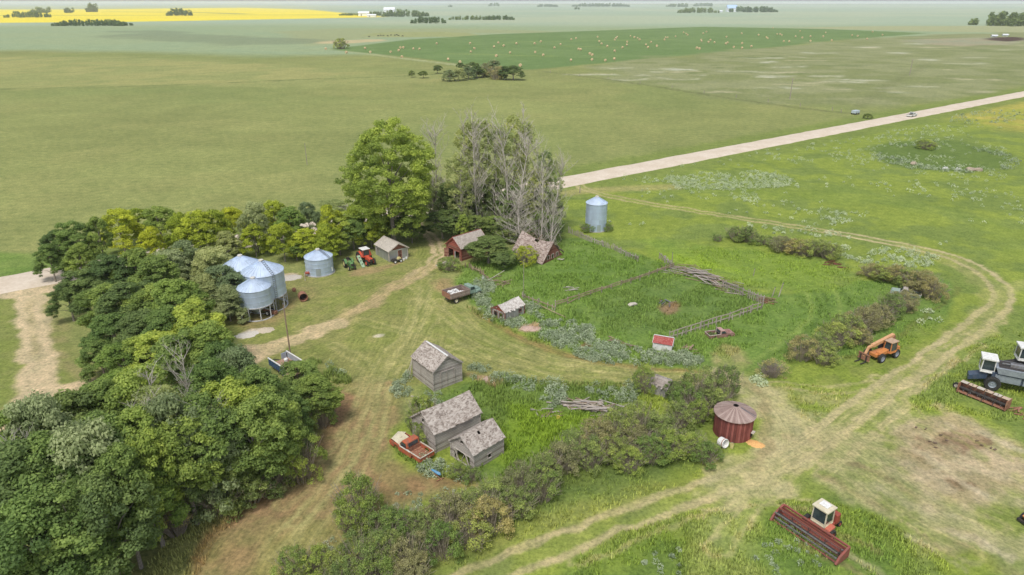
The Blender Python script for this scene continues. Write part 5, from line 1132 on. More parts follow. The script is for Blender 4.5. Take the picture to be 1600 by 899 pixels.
fence('picket_fence', 'short ragged piece of picket fence at the upper end of the lumber pile', [(1030, 404), (1048, 419)], 1.2, 2.4, .4, (.8,), mr=POST, seed=3, gaps=.2)
fence('pole_fence', 'weathered pole fence crossing the corral diagonally', [(1052, 419), (1000, 438), (940, 457), (868, 480)], 1.0, 2.1, None, (.55, .85), seed=4, gaps=.08, fall=.12, mr=LOGB)
fence('board_fence', 'tall grey board fence at the right end of the lumber pile', [(1128, 451), (1160, 464), (1192, 477)], 1.5, 2.4, .34, (1.2, .6), mr=POST, seed=5, gaps=.08)
fence('rail_fence', 'rail fence with a pale top rail running down to the white shed', [(1190, 482), (1140, 500), (1095, 514), (1046, 530)], 1.2, 2.0, .75, (1.1, .45), seed=6, gaps=.05)
fence('broken_fence', 'broken fence of stubby pickets below the red barn', [(728, 418), (750, 428), (762, 440)], 1.0, 1.6, .42, (.5,), mp=LOGB, mr=LOGB, seed=7, gaps=.25, lean=.25)
fence('broken_fence', 'fallen fence between the ruined shed and the pole fence', [(816, 466), (842, 476), (866, 486)], 1.0, 2.0, .8, (.5, .8), mr=LOGB, seed=8, gaps=.25, lean=.25, fall=.3)
def pole(name, label, px, py, h, r=.11, lean=(0, 0), cat='pole', m=POST, cross=False):
    p = G(px, py); o = thing(name, label, cat, (p.x, p.y, 0)); b = MB(); b.cyl((0, 0, -.3), (lean[0], lean[1], h), r, r * .7, 10); b.build('shaft', m, o)
    if cross:
        b = MB(); b.box((lean[0], lean[1], h - .5), (1.8, .1, .12)); b.build('crossarm', m, o)
    else:
        b = MB(); b.cyl((lean[0], lean[1], h - .15), (lean[0], lean[1], h + .02), r * .8, r * .8, 10); b.build('pole_cap', LAD, o)
    return o
pole('yard_pole', 'tall bare brown pole standing beside the blue box trailer', 454, 556, 7.4, .10, m=LOGB)
pole('yard_pole', 'thin grey pole in the corral above the ruined shed', 818, 468, 6.6, .05)
pole('utility_pole', 'faint utility pole in the grazing land above the gravel road', 1234, 155, 9.5, .2, cross=True)
pole('utility_pole', 'faint far utility pole in the rough grazing at the right', 1421, 118, 9.5, .2, cross=True)
pole('utility_pole', 'faint pole in the open pasture left of the cottonwood', 480, 258, 6, .09)
pole('fence_post', 'taller of two leaning posts right of the lumber pile', 1216, 464, 2.3, .09, (.5, .1), 'post')
pole('fence_post', 'shorter of two leaning posts right of the lumber pile', 1206, 464, 1.6, .08, (.3, 0), 'post')
pole('fence_post', 'single post in the meadow behind the top of the lumber pile', 1050, 408, 1.6, .07, (0, 0), 'post')
pole('fence_post', 'single grey post in the grass beyond the board fence', 1177, 431, 1.3, .07, (.1, 0), 'post')
pole('gate_post', 'dark gate post where the meadow track leaves the road', 906, 302, 1.6, .12, (0, 0), 'post')
pole('fence_post', 'pale post standing beside the rusty car shell', 1118, 523, 1.5, .07, (0, 0), 'post', RAIL)
pole('marker_post', 'post with a pale box left of the squat bin', 477, 439, 1.6, .06, (0, 0), 'post', PALEW)
for i, (a, b_) in enumerate(((860, 114), (905, 119), (950, 124), (1000, 131), (1050, 138), (1100, 146), (1150, 153), (1200, 160), (1250, 167), (1300, 173), (1314, 176))):
    p = G(a, b_); o = MB().cyl((0, 0, -.2), (0, 0, 1.5), .14, .12, 6).build('field_post', POST, None); o.location = (p.x, p.y, 0)
    tag(o, 'small fence post in the line dividing the far pastures', 'post', 'posts of the far pasture fence')
# loose boards, each its own
def planks(name, label, cat, group, n, spots, ang, spread, mats, lens=(1.4, 3.2), hmax=.5, seed=1):
    """spots: ground pixels along the heap; ang: main direction in degrees"""
    rs = random.Random(seed); P = GP(spots); protos = []
    for i, m in enumerate(mats):
        b = MB().box((0, 0, 0), (1, .17, .045)) if i % 2 == 0 else MB().cyl((-.5, 0, 0), (.5, 0, 0), .055, .045, 6)
        protos.append(b.build(name, m))
    for i in range(n):
        o = protos[i] if i < len(protos) else protos[i % len(protos)].copy()
        if i >= len(protos): COL.objects.link(o)
        t = rs.uniform(0, len(P) - 1.001); k = int(t); q = P[k].lerp(P[k + 1], t - k); c = 1 - abs((t / (len(P) - 1)) * 2 - 1)
        L = rs.uniform(*lens); o.location = (q.x + rs.gauss(0, spread), q.y + rs.gauss(0, spread), rs.uniform(.04, .12 + hmax * c)); o.scale = (L, rs.uniform(.8, 1.4), 1)
        o.rotation_euler = (rs.uniform(-.3, .3), rs.uniform(-.10, .14), math.radians(ang + rs.gauss(0, 24))); tag(o, label, cat, group)
planks('old_board', 'weathered board lying in the fanned lumber pile on the granary grass', 'board', 'boards of the fanned lumber pile', 62, [(884, 634), (905, 632), (925, 640), (948, 642), (962, 640)], -8, .55, [LOGM, RAIL, LOGM, LOGB], (1.6, 3.4), .5, 11)
planks('old_board', 'short grey board in the small heap left of the fanned lumber pile', 'board', 'boards of the small heap', 14, [(838, 644), (858, 650), (872, 650)], 20, .4, [LOGM, LOGB], (.8, 1.6), .2, 12)
planks('corral_board', 'weathered board in the long collapsed pile along the corral fence', 'board', 'boards of the collapsed corral pile', 130, [(1054, 421), (1078, 426), (1100, 433), (1122, 445), (1136, 451)], -36, 1.0, [LOGM, LOGM, POST, LOGB], (1.5, 3.2), 1.0, 13)
planks('red_board', 'red-brown board in the small heap at the corral corner', 'board', 'red-brown boards at the corral corner', 14, [(1190, 468), (1206, 474)], -30, .35, [WRB, LOGB], (1.4, 2.4), .5, 14)
planks('fallen_rail', 'brown rail lying in the heap beside the broken fence below the barn', 'rail', 'fallen rails below the barn', 12, [(770, 437), (786, 446)], 30, .5, [LOGB, LOGB], (1.8, 3.0), .5, 15)
planks('dead_branch', 'brown stick in the scattered brush left of the white shed', 'branch', 'sticks left of the white shed', 14, [(955, 532), (985, 545)], -30, .8, [LOGB, LOGB], (.8, 1.8), .3, 16)
planks('dead_branch', 'brown stick lying beside the white shed', 'branch', 'sticks beside the white shed', 7, [(1072, 542), (1080, 548)], 30, .4, [LOGB, LOGB], (.7, 1.3), .3, 17)
planks('dead_branch', 'dark stick in the brush heap in the middle of the corral', 'branch', 'sticks in the corral', 10, [(1032, 474), (1046, 478)], 60, .5, [LAD, LOGB], (.7, 1.6), .6, 18)
planks('grey_board', 'pale board lying in the upper corral grass', 'board', 'boards in the upper corral grass', 5, [(893, 452), (900, 455)], 10, .6, [LOGM, PALEW], (1, 1.9), .1, 19)
planks('red_board', 'dark red scrap board lying at the tip of the far hedge', 'board', 'red scrap at the far hedge', 9, [(1292, 412), (1312, 414)], 10, .7, [paint('scrap_red', (.20, .05, .045)), paint('scrap_red', (.2, .05, .045))], (1.2, 2.4), .3, 20)
planks('soil_clod', 'dark clod of soil on the bare patch at the right', 'clod', 'clods on the bare patch', 12, [(1450, 688), (1480, 682), (1510, 690), (1530, 694)], 0, 1.0, [paint('soil_dark', (.13, .09, .065), (.18, .13, .09), 6, .95), paint('soil_dark', (.13, .09, .065))], (.25, .42), .04, 21)
for lab, a, b_, r, m in (('long pale rail leaning out of the weeds below the red barn', (758, 441, .1), (788, 423, .5), .06, PALEW), ('pale curved pipe lying on the bare ground beside the lone granary', (642, 619, .06), (671, 624, .06), .06, PALEW), ('brown log rail lying in the grass right of the ruined shed', (836, 474, .5), (884, 496, .1), .07, LOGB)):
    p, q = G(*a), G(*b_); p.z, q.z = a[2], b_[2]; o = MB().cyl((0, 0, 0), q - p, r, r * .8, 8).build('loose_rail', m); o.location = p; tag(o, lab, 'rail')

# ------------------------------------------------------------------ machines
TYRE = paint('tyre', (.028, .027, .026), (.05, .048, .045), 6, .9)
GLASS = paint('dark_glass', (.03, .045, .05), (.06, .08, .085), 1.5, .12, 0, .6)
GREY = paint('grey_metal', (.30, .31, .33), (.22, .20, .19), 4, .55, .4); RUST = paint('rust', (.26, .11, .065), (.36, .20, .13), 5, .85); BLK = paint('black_iron', (.03, .03, .032), (.07, .055, .045), 5, .7)
def wheel(o, x, y, r, w, rim, rz=0, rr=.55, name='wheel'):
    b = MB(); b.at((x, y, r), rz); h = w / 2
    b.lathe([(r * rr, -h * .8), (r * .92, -h), (r, -h * .7), (r, h * .7), (r * .92, h), (r * rr, h * .8)], 22, 'y')
    for i in range(18):
        a = 2 * math.pi * i / 18; c, s = math.cos(a), math.sin(a)
        if r > .5: b.bar((r * c * 1.0, -h * .8, r * s), (r * math.cos(a + .12), h * .8, r * math.sin(a + .12)), .05, .05)
    t = b.build(name, TYRE, o); b = MB(); b.at((x, y, r), rz)
    b.lathe([(.0001, -h * .35), (r * rr * .35, -h * .55), (r * rr * .8, -h * .35), (r * rr * 1.02, -h * .85), (r * rr * 1.02, h * .85), (r * rr * .8, h * .35), (r * rr * .35, h * .55), (.0001, h * .35)], 20, 'y'); b.build('rim', rim, t); return t
def cab_frame(o, x0, x1, w, z0, z1, m_post, m_roof, roof_over=.12, roof_t=.12, taper=.06, glass=True, name='cab'):
    b = MB()
    cs = [(x0, -w / 2), (x1, -w / 2), (x1, w / 2), (x0, w / 2)]; top = [(x0 + taper, -w / 2 + taper), (x1 - taper, -w / 2 + taper), (x1 - taper, w / 2 - taper), (x0 + taper, w / 2 - taper)]
    for (a, c), (d, e) in zip(cs, top): b.bar((a, c, z0), (d, e, z1), .09)
    for i in range(4):
        a, c = cs[i], cs[(i + 1) % 4]; b.bar((*a, z0 + .05), (*c, z0 + .05), .1, .1); d, e = top[i], top[(i + 1) % 4]; b.bar((*d, z1), (*e, z1), .08)
    zl = z0 + (z1 - z0) * .22
    for i in range(4):
        a, c = cs[i], cs[(i + 1) % 4]; b.add([(*a, z0), (*c, z0), (*c, zl), (*a, zl)], [(0, 1, 2, 3)])
    cb = b.build(name, m_post, o)
    if glass:
        g = MB(); k = .985
        for i in range(4):
            a, c = cs[i], cs[(i + 1) % 4]; d, e = top[(i + 1) % 4], top[i]; q = lambda p, z: (x0 + (x1 - x0) / 2 + (p[0] - (x0 + x1) / 2) * k, p[1] * k, z)
            g.add([q(a, zl), q(c, zl), q(d, z1), q(e, z1)], [(0, 1, 2, 3)])
        g.build('glass', GLASS, cb)
    r = MB(); r.box(((x0 + x1) / 2, 0, z1 + roof_t / 2 + .02), (x1 - x0 + roof_over * 2 - taper, w + roof_over * 2 - taper, roof_t)); r.build('cab_roof', m_roof, cb, bevel=.04); return cb
def P2(px, py, z=0): return G(px, py, z)
CREAM = paint('cream_paint', (.66, .60, .44), (.56, .50, .36), 3, .5); MRED = paint('machine_red', (.36, .075, .05), (.26, .07, .05), 4, .55); OR = paint('machine_orange', (.62, .24, .07), (.50, .20, .08), 4, .5); ORL = paint('boom_orange', (.66, .38, .20), (.52, .27, .13), 4, .5)
GRN = paint('tractor_green', (.09, .22, .06), (.16, .28, .12), 4, .5); TRED = paint('tractor_red', (.62, .10, .045), (.48, .085, .05), 3, .45); YEL = paint('rim_yellow', (.66, .58, .25), (.5, .44, .22), 4, .6)
def tractor(name, label, px, py, ang, mc, mrim, L=3.2, rr=.85, fr=.42, cab=None, group=None):
    p = P2(px, py); o = thing(name, label, 'tractor', (p.x, p.y, 0), math.radians(ang), group); s = L / 3.2
    b = MB(); b.prism([(.15 * s, .75), (1.55 * s, .75), (1.6 * s, 1.15), (1.5 * s, 1.28), (.15 * s, 1.42)], -.30 * s, .30 * s); b.build('hood', mc, o, bevel=.05)
    b = MB(); b.box((1.62 * s, 0, 1.0), (.04, .46 * s, .42)); b.build('grille', BLK, o)
    b = MB(); b.box((.3 * s, 0, .62), (2.5 * s, .42, .35)); b.cyl((-.8 * s, -.8 * s, rr), (-.8 * s, .8 * s, rr), .12); b.cyl((1.25 * s, -.62 * s, fr), (1.25 * s, .62 * s, fr), .07); b.build('chassis', mc if not cab else BLK, o, bevel=.03)
    for sd in (-1, 1):
        b = MB()
        for i in range(6):
            a0, a1 = math.radians(15 + 25 * i), math.radians(15 + 25 * (i + 1)); R = rr + .08
            pts = [(-.8 * s + R * math.cos(a), rr + R * math.sin(a)) for a in (a0, a1)]
            b.add([(pts[0][0], sd * .42 * s, pts[0][1]), (pts[1][0], sd * .42 * s, pts[1][1]), (pts[1][0], sd * .88 * s, pts[1][1]), (pts[0][0], sd * .88 * s, pts[0][1])], [(0, 1, 2, 3)])
        b.build('fender', mc, o)
    b = MB(); b.cyl((.9 * s, .12, 1.3), (.9 * s, .12, 2.0), .04); b.build('exhaust_pipe', BLK, o)
    if cab: cab_frame(o, -1.05 * s, .15 * s, 1.1 * s, 1.15, 2.45, mc, cab)
    else:
        b = MB(); b.box((-.75 * s, 0, 1.3), (.45, .5, .1)); b.box((-.98 * s, 0, 1.5), (.08, .5, .45)); b.build('seat', BLK, o, bevel=.03)
        b = MB(); b.cyl((.0, 0, 1.2), (-.25, 0, 1.62), .025); b.at((-.27, 0, 1.64), 0, 0, -.5); b.lathe([(.2, -.02), (.23, 0), (.2, .02), (.17, 0), (.2, -.02)], 18); b.build('steering_wheel', BLK, o)
    for sd in (-1, 1): wheel(o, -.8 * s, sd * .75 * s, rr, .42 * s, mrim); wheel(o, 1.25 * s, sd * .6 * s, fr, .24 * s, mrim)
    return o
tractor('tractor', 'old green tractor with yellow wheels, parked between the squat bin and red tractor', 547, 419, -60, GRN, YEL, 2.8, .72, .40)
o = tractor('tractor', 'orange-red cab tractor with a white roof beside the workshop shed', 573, 411, -52, TRED, TRED, 3.7, .98, .55, cab=WHITE)
p = P2(568, 418); o = thing('auger_hopper', 'pale green conveyor leaning against the orange-red tractor', 'conveyor', (p.x, p.y, 0), math.radians(-48))
b = MB(); b.prism([(-.1, .1), (.15, .05), (-1.4, 1.75), (-1.7, 1.7)], -.28, .28); b.build('trough', paint('pale_green', (.36, .50, .33), (.30, .42, .28), 3, .5), o, bevel=.03)
for i in range(3):
    b = MB(); b.at((-.30 - .42 * i, 0, .52 + .46 * i), 0, 0, .83); b.box((0, 0, 0), (.16, .3, .06)); b.build('slot', BLK, o)
p = P2(620, 410); o = thing('garden_cart', 'small black and yellow cart parked in front of the workshop shed', 'cart', (p.x, p.y, 0), math.radians(35))
b = MB(); b.box((0, 0, .45), (1.5, .7, .16)); b.box((-.5, 0, .62), (.5, .6, .25)); b.build('frame', BLK, o, bevel=.03); b = MB(); b.prism([(.1, .52), (.8, .52), (.75, .8), (.3, .92)], -.3, .3); b.build('hood', YEL, o, bevel=.04)
for x_, y_ in ((-.5, -.45), (-.5, .45), (.6, -.42), (.6, .42)): wheel(o, x_, y_, .32, .2, WHITE)
for i, (a, c) in enumerate(((631, 407), (635, 405))):
    p = P2(a, c); b = MB().lathe([(.0001, 0), (.17, 0), (.2, .38), (.18, .38), (.15, .04), (.0001, .04)], 18); o = b.build('white_bucket', WHITE); o.location = p; tag(o, ('left' if i == 0 else 'right') + ' one of two white buckets at the workshop shed corner', 'bucket')
p = P2(519, 427); o = thing('meter_box', 'white box on a stand at the right foot of the squat bin', 'box', (p.x, p.y, 0), .5)
b = MB(); b.box((0, 0, .75), (.32, .3, .7)); b.build('cabinet', WHITE, o, bevel=.02); b = MB(); b.cyl((0, 0, 0), (0, 0, .42), .05); b.build('stand', GREY, o)
# rusty culvert drum
p = P2(474, 470); o = thing('rusty_drum', 'big rusty open-ended drum lying on the mown yard', 'drum', (p.x, p.y, 0), math.radians(-62))
b = MB(); b.at((0, 0, .72), 0, 0, math.pi / 2); b.lathe([(.66, -.55), (.68, -.3), (.66, 0), (.68, .3), (.66, .55), (.60, .55), (.60, -.55), (.66, -.55)], 32); b.build('shell', RUST, o, smooth=True)
b = MB(); b.at((0, 0, .72), 0, 0, math.pi / 2); b.lathe([(.60, -.4), (.0001, -.4)], 32); b.build('end_plate', BLK, o)
p = P2(481, 432); o = thing('red_tank', 'small red tank on legs on the pale gravel behind the bins', 'tank', (p.x, p.y, 0), .3)
b = MB(); b.at((0, 0, .6), 0, 0, math.pi / 2); b.lathe([(.0001, -.4), (.2, -.36), (.24, -.25), (.24, .25), (.2, .36), (.0001, .4)], 20); b.build('shell', MRED, o, smooth=True)
b = MB(); [b.bar((x_, y_, 0), (x_, y_ * .7, .45), .06) for x_ in (-.35, .35) for y_ in (-.25, .25)]; b.build('stand', RUST, o)
p = P2(460, 456); o = thing('rusty_disc', 'small rusty plough disc standing near the largest bin', 'disc', (p.x, p.y, 0), .8)
b = MB(); b.at((0, 0, .35), 0, math.pi / 2.3); b.lathe([(.0001, .06), (.2, .04), (.34, -.02), (.34, -.05), (.2, .01), (.0001, .03)], 22); b.build('blade', RUST, o); b = MB(); b.bar((0, -.4, .05), (0, .3, .3), .06); b.build('shank', RUST, o)
# auger under the bins
p = P2(424, 491); o = thing('grain_auger', 'wheeled grain auger standing under the silver hopper bins', 'auger', (p.x, p.y, 0), math.radians(165))
b = MB(); b.cyl((-.6, 0, .4), (3.4, .2, .9), .13, .13, 12); b.build('tube', RUST, o); b = MB(); b.lathe([(.5, .1), (.35, .5)], 12); b.at(); b.box((-.6, 0, .35), (.6, .6, .4)); b.build('intake', RUST, o)
b = MB(); b.bar((.2, -.6, .35), (.2, .6, .35), .08); b.bar((.2, 0, .35), (1.2, .1, .6), .07); b.build('axle', GREY, o)
for sd in (-1, 1): wheel(o, .2, sd * .6, .38, .2, WHITE)
# box trailer
p = (P2(450, 548, 1.5) + P2(481.5, 568.5, 1.5) + P2(424, 561, 1.5) + P2(448, 575, 1.5)) / 4; o = thing('box_trailer', 'open box trailer with blue outer side, white rims and rusty floor, beside the tall pole', 'trailer', (p.x - .1, p.y - .2, 0), math.radians(-43))
BLU = paint('trailer_blue', (.05, .10, .19), (.08, .13, .22), 3, .5); L_, W_ = 4.6, 2.5
b = MB(); b.box((0, 0, .62), (L_, W_, .12)); b.build('floor', paint('rusty_floor', (.34, .19, .13), (.42, .30, .22), 4, .9), o)
for sd, nm in ((-1, 'near'), (1, 'far')):
    x0 = -L_ / 2; x1 = L_ / 2 if sd > 0 else L_ / 2 - .8; s = MB(); s.box(((x0 + x1) / 2, sd * W_ / 2, 1.08), (x1 - x0, .05, .86))
    for i in range(7): s.box((x0 + (x1 - x0) * (i + .5) / 7, sd * (W_ / 2 + .05), 1.05), (.08, .06, .86))
    for z_ in (.85, 1.15): s.box(((x0 + x1) / 2, sd * (W_ / 2 + .045), z_), (x1 - x0, .04, .05))
    w_ = s.build('side_panel', BLU if sd < 0 else paint('trailer_grey', (.42, .47, .53), (.34, .38, .42), 3, .5), o); t = MB().box(((x0 + x1) / 2, sd * W_ / 2, 1.55), (x1 - x0 + .1, .14, .1)); t.build('top_rail', WHITE, w_)
b = MB(); b.box((-L_ / 2, .85, 1.05), (.05, .8, .9)); b.build('front_panel', paint('trailer_grey', (.42, .47, .53)), o)
b = MB(); b.bar((-L_ / 2, -.5, .5), (-L_ / 2 - 1.2, 0, .45), .09); b.bar((-L_ / 2, .5, .5), (-L_ / 2 - 1.2, 0, .45), .09); b.build('drawbar', BLK, o)
for x_ in (-.2, .65):
    for sd in (-1, 1): wheel(o, x_, sd * (W_ / 2 - .25), .36, .24, GREY)
p = P2(447, 564, .7); b = MB().lathe([(.0001, 0), (.24, 0), (.26, .28), (.2, .34), (.0001, .34)], 16); o = b.build('white_tub', WHITE); o.location = (p.x, p.y, .69); tag(o, 'white tub lying on the trailer floor', 'tub')
p = P2(444, 560, .7); o = thing('black_barrel', 'black barrel standing at the front corner of the box trailer', 'barrel', (p.x + .3, p.y + .5, .69)); b = MB().lathe([(.0001, 0), (.24, 0), (.27, .35), (.24, .7), (.0001, .7)], 18); b.build('drum', BLK, o, smooth=True); b = MB().lathe([(.25, .66), (.27, .7), (.25, .72)], 18); b.build('rim', GREY, o)

def pickup(name, label, px, py, ang, mb, L=4.9, wrecked=False, hood_up=False, mcab=None, bed_m=None, sink=.0, rim=GREY, bare=False, cat='pickup truck', scale=1):
    p = P2(px, py); o = thing(name, label, cat, (p.x, p.y, -sink), math.radians(ang)); o.scale = (scale,) * 3; mcab = mcab or mb; W = 1.8
    b = MB()       # sides with wheel arches, as one shell
    for sd in (-1, 1):
        y = sd * W / 2
        b.prism([(-2.35, .55), (-1.75, .55), (-1.65, .80), (-1.35, .92), (-1.05, .80), (-.95, .45), (.95, .42), (1.05, .80), (1.35, .92), (1.65, .80), (1.75, .5), (2.4, .52), (2.42, .95), (2.2, 1.03), (.7, 1.08), (-2.38, 1.08)], y - .05, y + .05)
    b.box((0, 0, .48), (4.5, W - .2, .08)); b.box((2.38, 0, .76), (.06, W, .48)); b.box((-2.36, 0, .8), (.05, W - .1, .5)); b.build('body', mb, o)
    b = MB(); b.box((-1.35, 0, .62), (2.0, W - .15, .05)); b.box((-.32, 0, .85), (.05, W - .15, .42))
    for x_ in (-2.1, -1.6, -1.1, -.6): b.box((x_, 0, .66), (.05, W - .2, .04))
    b.build('bed', bed_m or BLK, o)
    b = MB(); b.box((-1.32, -W / 2, 1.1), (2.1, .13, .05)); b.box((-1.32, W / 2, 1.1), (2.1, .13, .05)); b.box((-2.38, 0, 1.06), (.1, W, .05)); b.build('bed_rail', paint('chrome_rust', (.55, .50, .42), (.40, .33, .27), 6, .6), o)
    if not bare:
        c = MB(); c.prism([(-.3, 1.08), (1.0, 1.08), (.55, 1.68), (-.2, 1.70)], -W / 2 + .1, W / 2 - .1); cb = c.build('cab', mcab, o, bevel=.06)
        g = MB(); g.quad((1.01, -W / 2 + .18, 1.14), (1.01, W / 2 - .18, 1.14), (.60, W / 2 - .22, 1.63), (.60, -W / 2 + .22, 1.63)); g.build('windshield', GLASS, cb)
        for sd in (-1, 1):
            y = sd * (W / 2 - .09); g = MB(); g.quad((-.12, y, 1.15), (.85, y, 1.15), (.50, y, 1.60), (-.08, y, 1.60)); g.build('side_window', GLASS, cb)
        g = MB(); g.quad((-.31, -.6, 1.2), (-.31, .6, 1.2), (-.23, .6, 1.6), (-.23, -.6, 1.6)); g.build('rear_window', GLASS, cb)
    if hood_up:
        h = MB(); h.at((1.5, .15, 1.2), .1, 0, -.25); h.box((0, 0, 0), (1.3, 1.5, .05)); h.build('hood', CREAM, o, bevel=.02); e = MB(); e.box((1.6, 0, .8), (.8, .6, .4)); e.cyl((1.6, 0, 1.0), (1.6, 0, 1.15), .2); e.build('engine', RUST, o)
    else:
        h = MB(); h.prism([(1.0, 1.06), (2.38, 1.0), (2.3, 1.10), (1.0, 1.16)], -W / 2 + .08, W / 2 - .08); h.build('hood', mb, o, bevel=.03)
    for sd in (-1, 1):
        g = MB(); g.at((2.42, sd * .68, .82), 0, 0, math.pi / 2); g.lathe([(.0001, .03), (.1, .03), (.12, 0)], 14); g.build('headlight', PALEW, o)
    g = MB(); g.box((2.46, 0, .52), (.1, W, .12)); g.build('bumper', paint('chrome_rust', (.55, .50, .42)), o)
    if not wrecked:
        for x_ in (-1.35, 1.35):
            for sd in (-1, 1): wheel(o, x_, sd * (W / 2 - .08), .36, .2, rim)
    return o
PICKR = paint('pickup_orange', (.50, .115, .05), (.28, .12, .08), 3, .7)
p = (P2(616, 690, .8) + P2(675, 712, .8)) / 2
o = pickup('pickup_truck', 'orange-red wrecked pickup with cream hood loose and empty bed beside the long granary', 644, 707, 137, PICKR, mcab=PICKR, hood_up=True, bed_m=RUST, wrecked=True, sink=.15)
b = MB(); b.at((2.2, -.2, 1.15), .5, .15, .1); b.box((0, 0, 0), (.9, 1.3, .05)); b.build('fender_sheet', CREAM, o)
b = MB(); b.box((-.1, .97, 1.12), (1.6, .04, .12)); b.build('white_stripe', WHITE, o)
pickup('pickup_truck', 'old pale green pickup with rusty red hood, half sunk in grass by the brown hedge', 1415, 461, 150, paint('faded_green', (.24, .36, .30), (.34, .38, .34), 3, .6), mcab=paint('faded_tan', (.42, .38, .36), (.52, .46, .40), 3, .6), sink=.3, wrecked=True, scale=.85)
pickup('car_shell', 'rusty dark red car shell sunk in the grass right of the rail fence', 1124, 524, 14, paint('car_maroon', (.24, .10, .08), (.36, .24, .2), 4, .7), mcab=paint('car_rust', (.40, .22, .19), (.48, .36, .32), 3, .7), sink=.38, wrecked=True, cat='car', scale=.78)
pickup('white_pickup', 'small white pickup driving on the gravel road', 1424, 183, 38, WHITE, cat='pickup truck', scale=1.1)
# grain truck with wooden box
p = P2(712, 474); o = thing('grain_truck', 'old truck with weathered wooden box full of white scrap and faded green cab', 'truck', (p.x, p.y + 1.2, 0), math.radians(38))
WB = boards('truck_box', (.27, .20, .17), (.38, .31, .27), (.15, .10, .09), 'z', .2)
b = MB(); L_, W_ = 3.6, 2.3; b.box((0, 0, .92), (L_, W_, .12)); b.build('floor', WB, o)
for sd in (-1, 1):
    b = MB(); b.box((0, sd * W_ / 2, 1.35), (L_, .08, .8)); [b.box((x_, sd * (W_ / 2 + .06), 1.32), (.1, .07, .86)) for x_ in (-1.6, -.8, 0, .8, 1.6)]; b.build('side_board', WB, o)
for x_ in (-L_ / 2, L_ / 2): b = MB(); b.box((x_, 0, 1.33), (.08, W_ - .1, .82)); b.build('end_board', WB if x_ > 0 else RUST, o)
b = MB(); b.box((.9, 0, .68), (5.2, .75, .22)); b.build('chassis', BLK, o)
FG = paint('faded_truck_green', (.26, .36, .30), (.20, .28, .22), 3, .6)
b = MB(); b.prism([(1.95, .7), (3.1, .7), (3.1, 1.35), (2.85, 1.9), (2.0, 1.95)], -.85, .85); cb = b.build('cab', FG, o, bevel=.08); g = MB(); g.quad((3.12, -.7, 1.38), (3.12, .7, 1.38), (2.88, .66, 1.86), (2.88, -.66, 1.86)); g.build('windshield', GLASS, cb)
for sd in (-1, 1): g = MB(); g.quad((2.15, sd * .865, 1.35), (2.95, sd * .865, 1.35), (2.8, sd * .865, 1.8), (2.15, sd * .865, 1.8)); g.build('side_window', GLASS, cb)
b = MB(); b.prism([(3.1, .75), (4.2, .75), (4.15, 1.25), (3.1, 1.4)], -.5, .5); b.build('hood', FG, o, bevel=.08)
for sd in (-1, 1): b = MB(); b.prism([(3.0, .7), (3.3, 1.1), (4.0, 1.1), (4.35, .7)], sd * .7 - .2, sd * .7 + .2); b.build('fender', FG, o, bevel=.06)
for x_, yy in ((-.7, 1.0), (3.65, .78)):
    for sd in (-1, 1): wheel(o, x_, sd * yy, .43, .3, CREAM)
rs_ = random.Random(5); pb = None
for i in range(12):
    if pb is None: q = pb = MB().prism([(-.3, 0), (.3, .02), (.25, .16), (-.2, .22)], -.12, .12).build('scrap_piece', WHITE)
    else: q = pb.copy(); COL.objects.link(q)
    x_, y_ = rs_.uniform(-1.3, 1.3), rs_.uniform(-.8, .8); c, s = math.cos(math.radians(38)), math.sin(math.radians(38)); q.location = (p.x + x_ * c - y_ * s, p.y + 1.2 + x_ * s + y_ * c, 1.0 + rs_.uniform(.0, .3))
    q.scale = (rs_.uniform(.7, 1.6),) * 3; q.rotation_euler = (rs_.uniform(-.6, .6), rs_.uniform(-.6, .6), rs_.uniform(0, 6)); tag(q, 'white scrap piece lying in the box of the old truck', 'scrap', 'white scrap in the truck box')
# telehandler
p = P2(1379, 563); o = thing('telehandler', 'orange telehandler parked at the lower end of the long hedge', 'telehandler', (p.x + .2, p.y + .9, 0), math.radians(208))
b = MB(); b.box((-.2, 0, .75), (4.0, 1.1, .45)); b.prism([(-2.3, .6), (-1.4, .6), (-1.2, 1.5), (-2.2, 1.4)], -.9, .9); b.prism([(-.2, .9), (1.5, .9), (1.4, 1.25), (-.2, 1.45)], .15, .85); b.build('chassis', OR, o, bevel=.05)
b = MB(); b.bar((-2.1, -.25, 2.55), (1.9, -.25, 1.95), .42, .42); b.bar((1.2, -.25, 2.05), (2.6, -.25, 1.85), .30, .30); b.bar((2.5, -.25, 1.95), (3.1, -.25, .75), .26, .30); b.build('boom', ORL, o, bevel=.03)
b = MB(); b.bar((-2.1, -.25, 2.5), (-1.9, -.2, 1.3), .5, .3); b.bar((-1.1, -.25, 1.1), (.2, -.25, 2.1), .12); b.build('boom_support', RUST, o)
b = MB(); b.box((3.15, -.2, .75), (.1, 1.5, .8)); b.box((3.2, -.2, 1.15), (.14, 1.6, .1)); b.box((3.2, -.2, .38), (.14, 1.6, .1)); b.build('carriage', RUST, o)
for y_ in (-.6, .2): b = MB(); b.box((3.3, y_, .6), (.07, .14, .9)); b.box((3.75, y_, .16), (.95, .14, .06)); b.build('fork', BLK, o)
o2 = cab_frame(o, -1.25, .05, 1.0, .95, 2.35, OR, paint('roof_tan', (.50, .36, .25), (.4, .26, .16), 4, .6), taper=.1); o2.location.y = .62
for x_ in (-1.45, 1.35):
    for sd in (-1, 1): wheel(o, x_, sd * 1.0, .58, .4, paint('wheel_bluegrey', (.30, .33, .40), (.22, .23, .26), 3, .7), rr=.62)
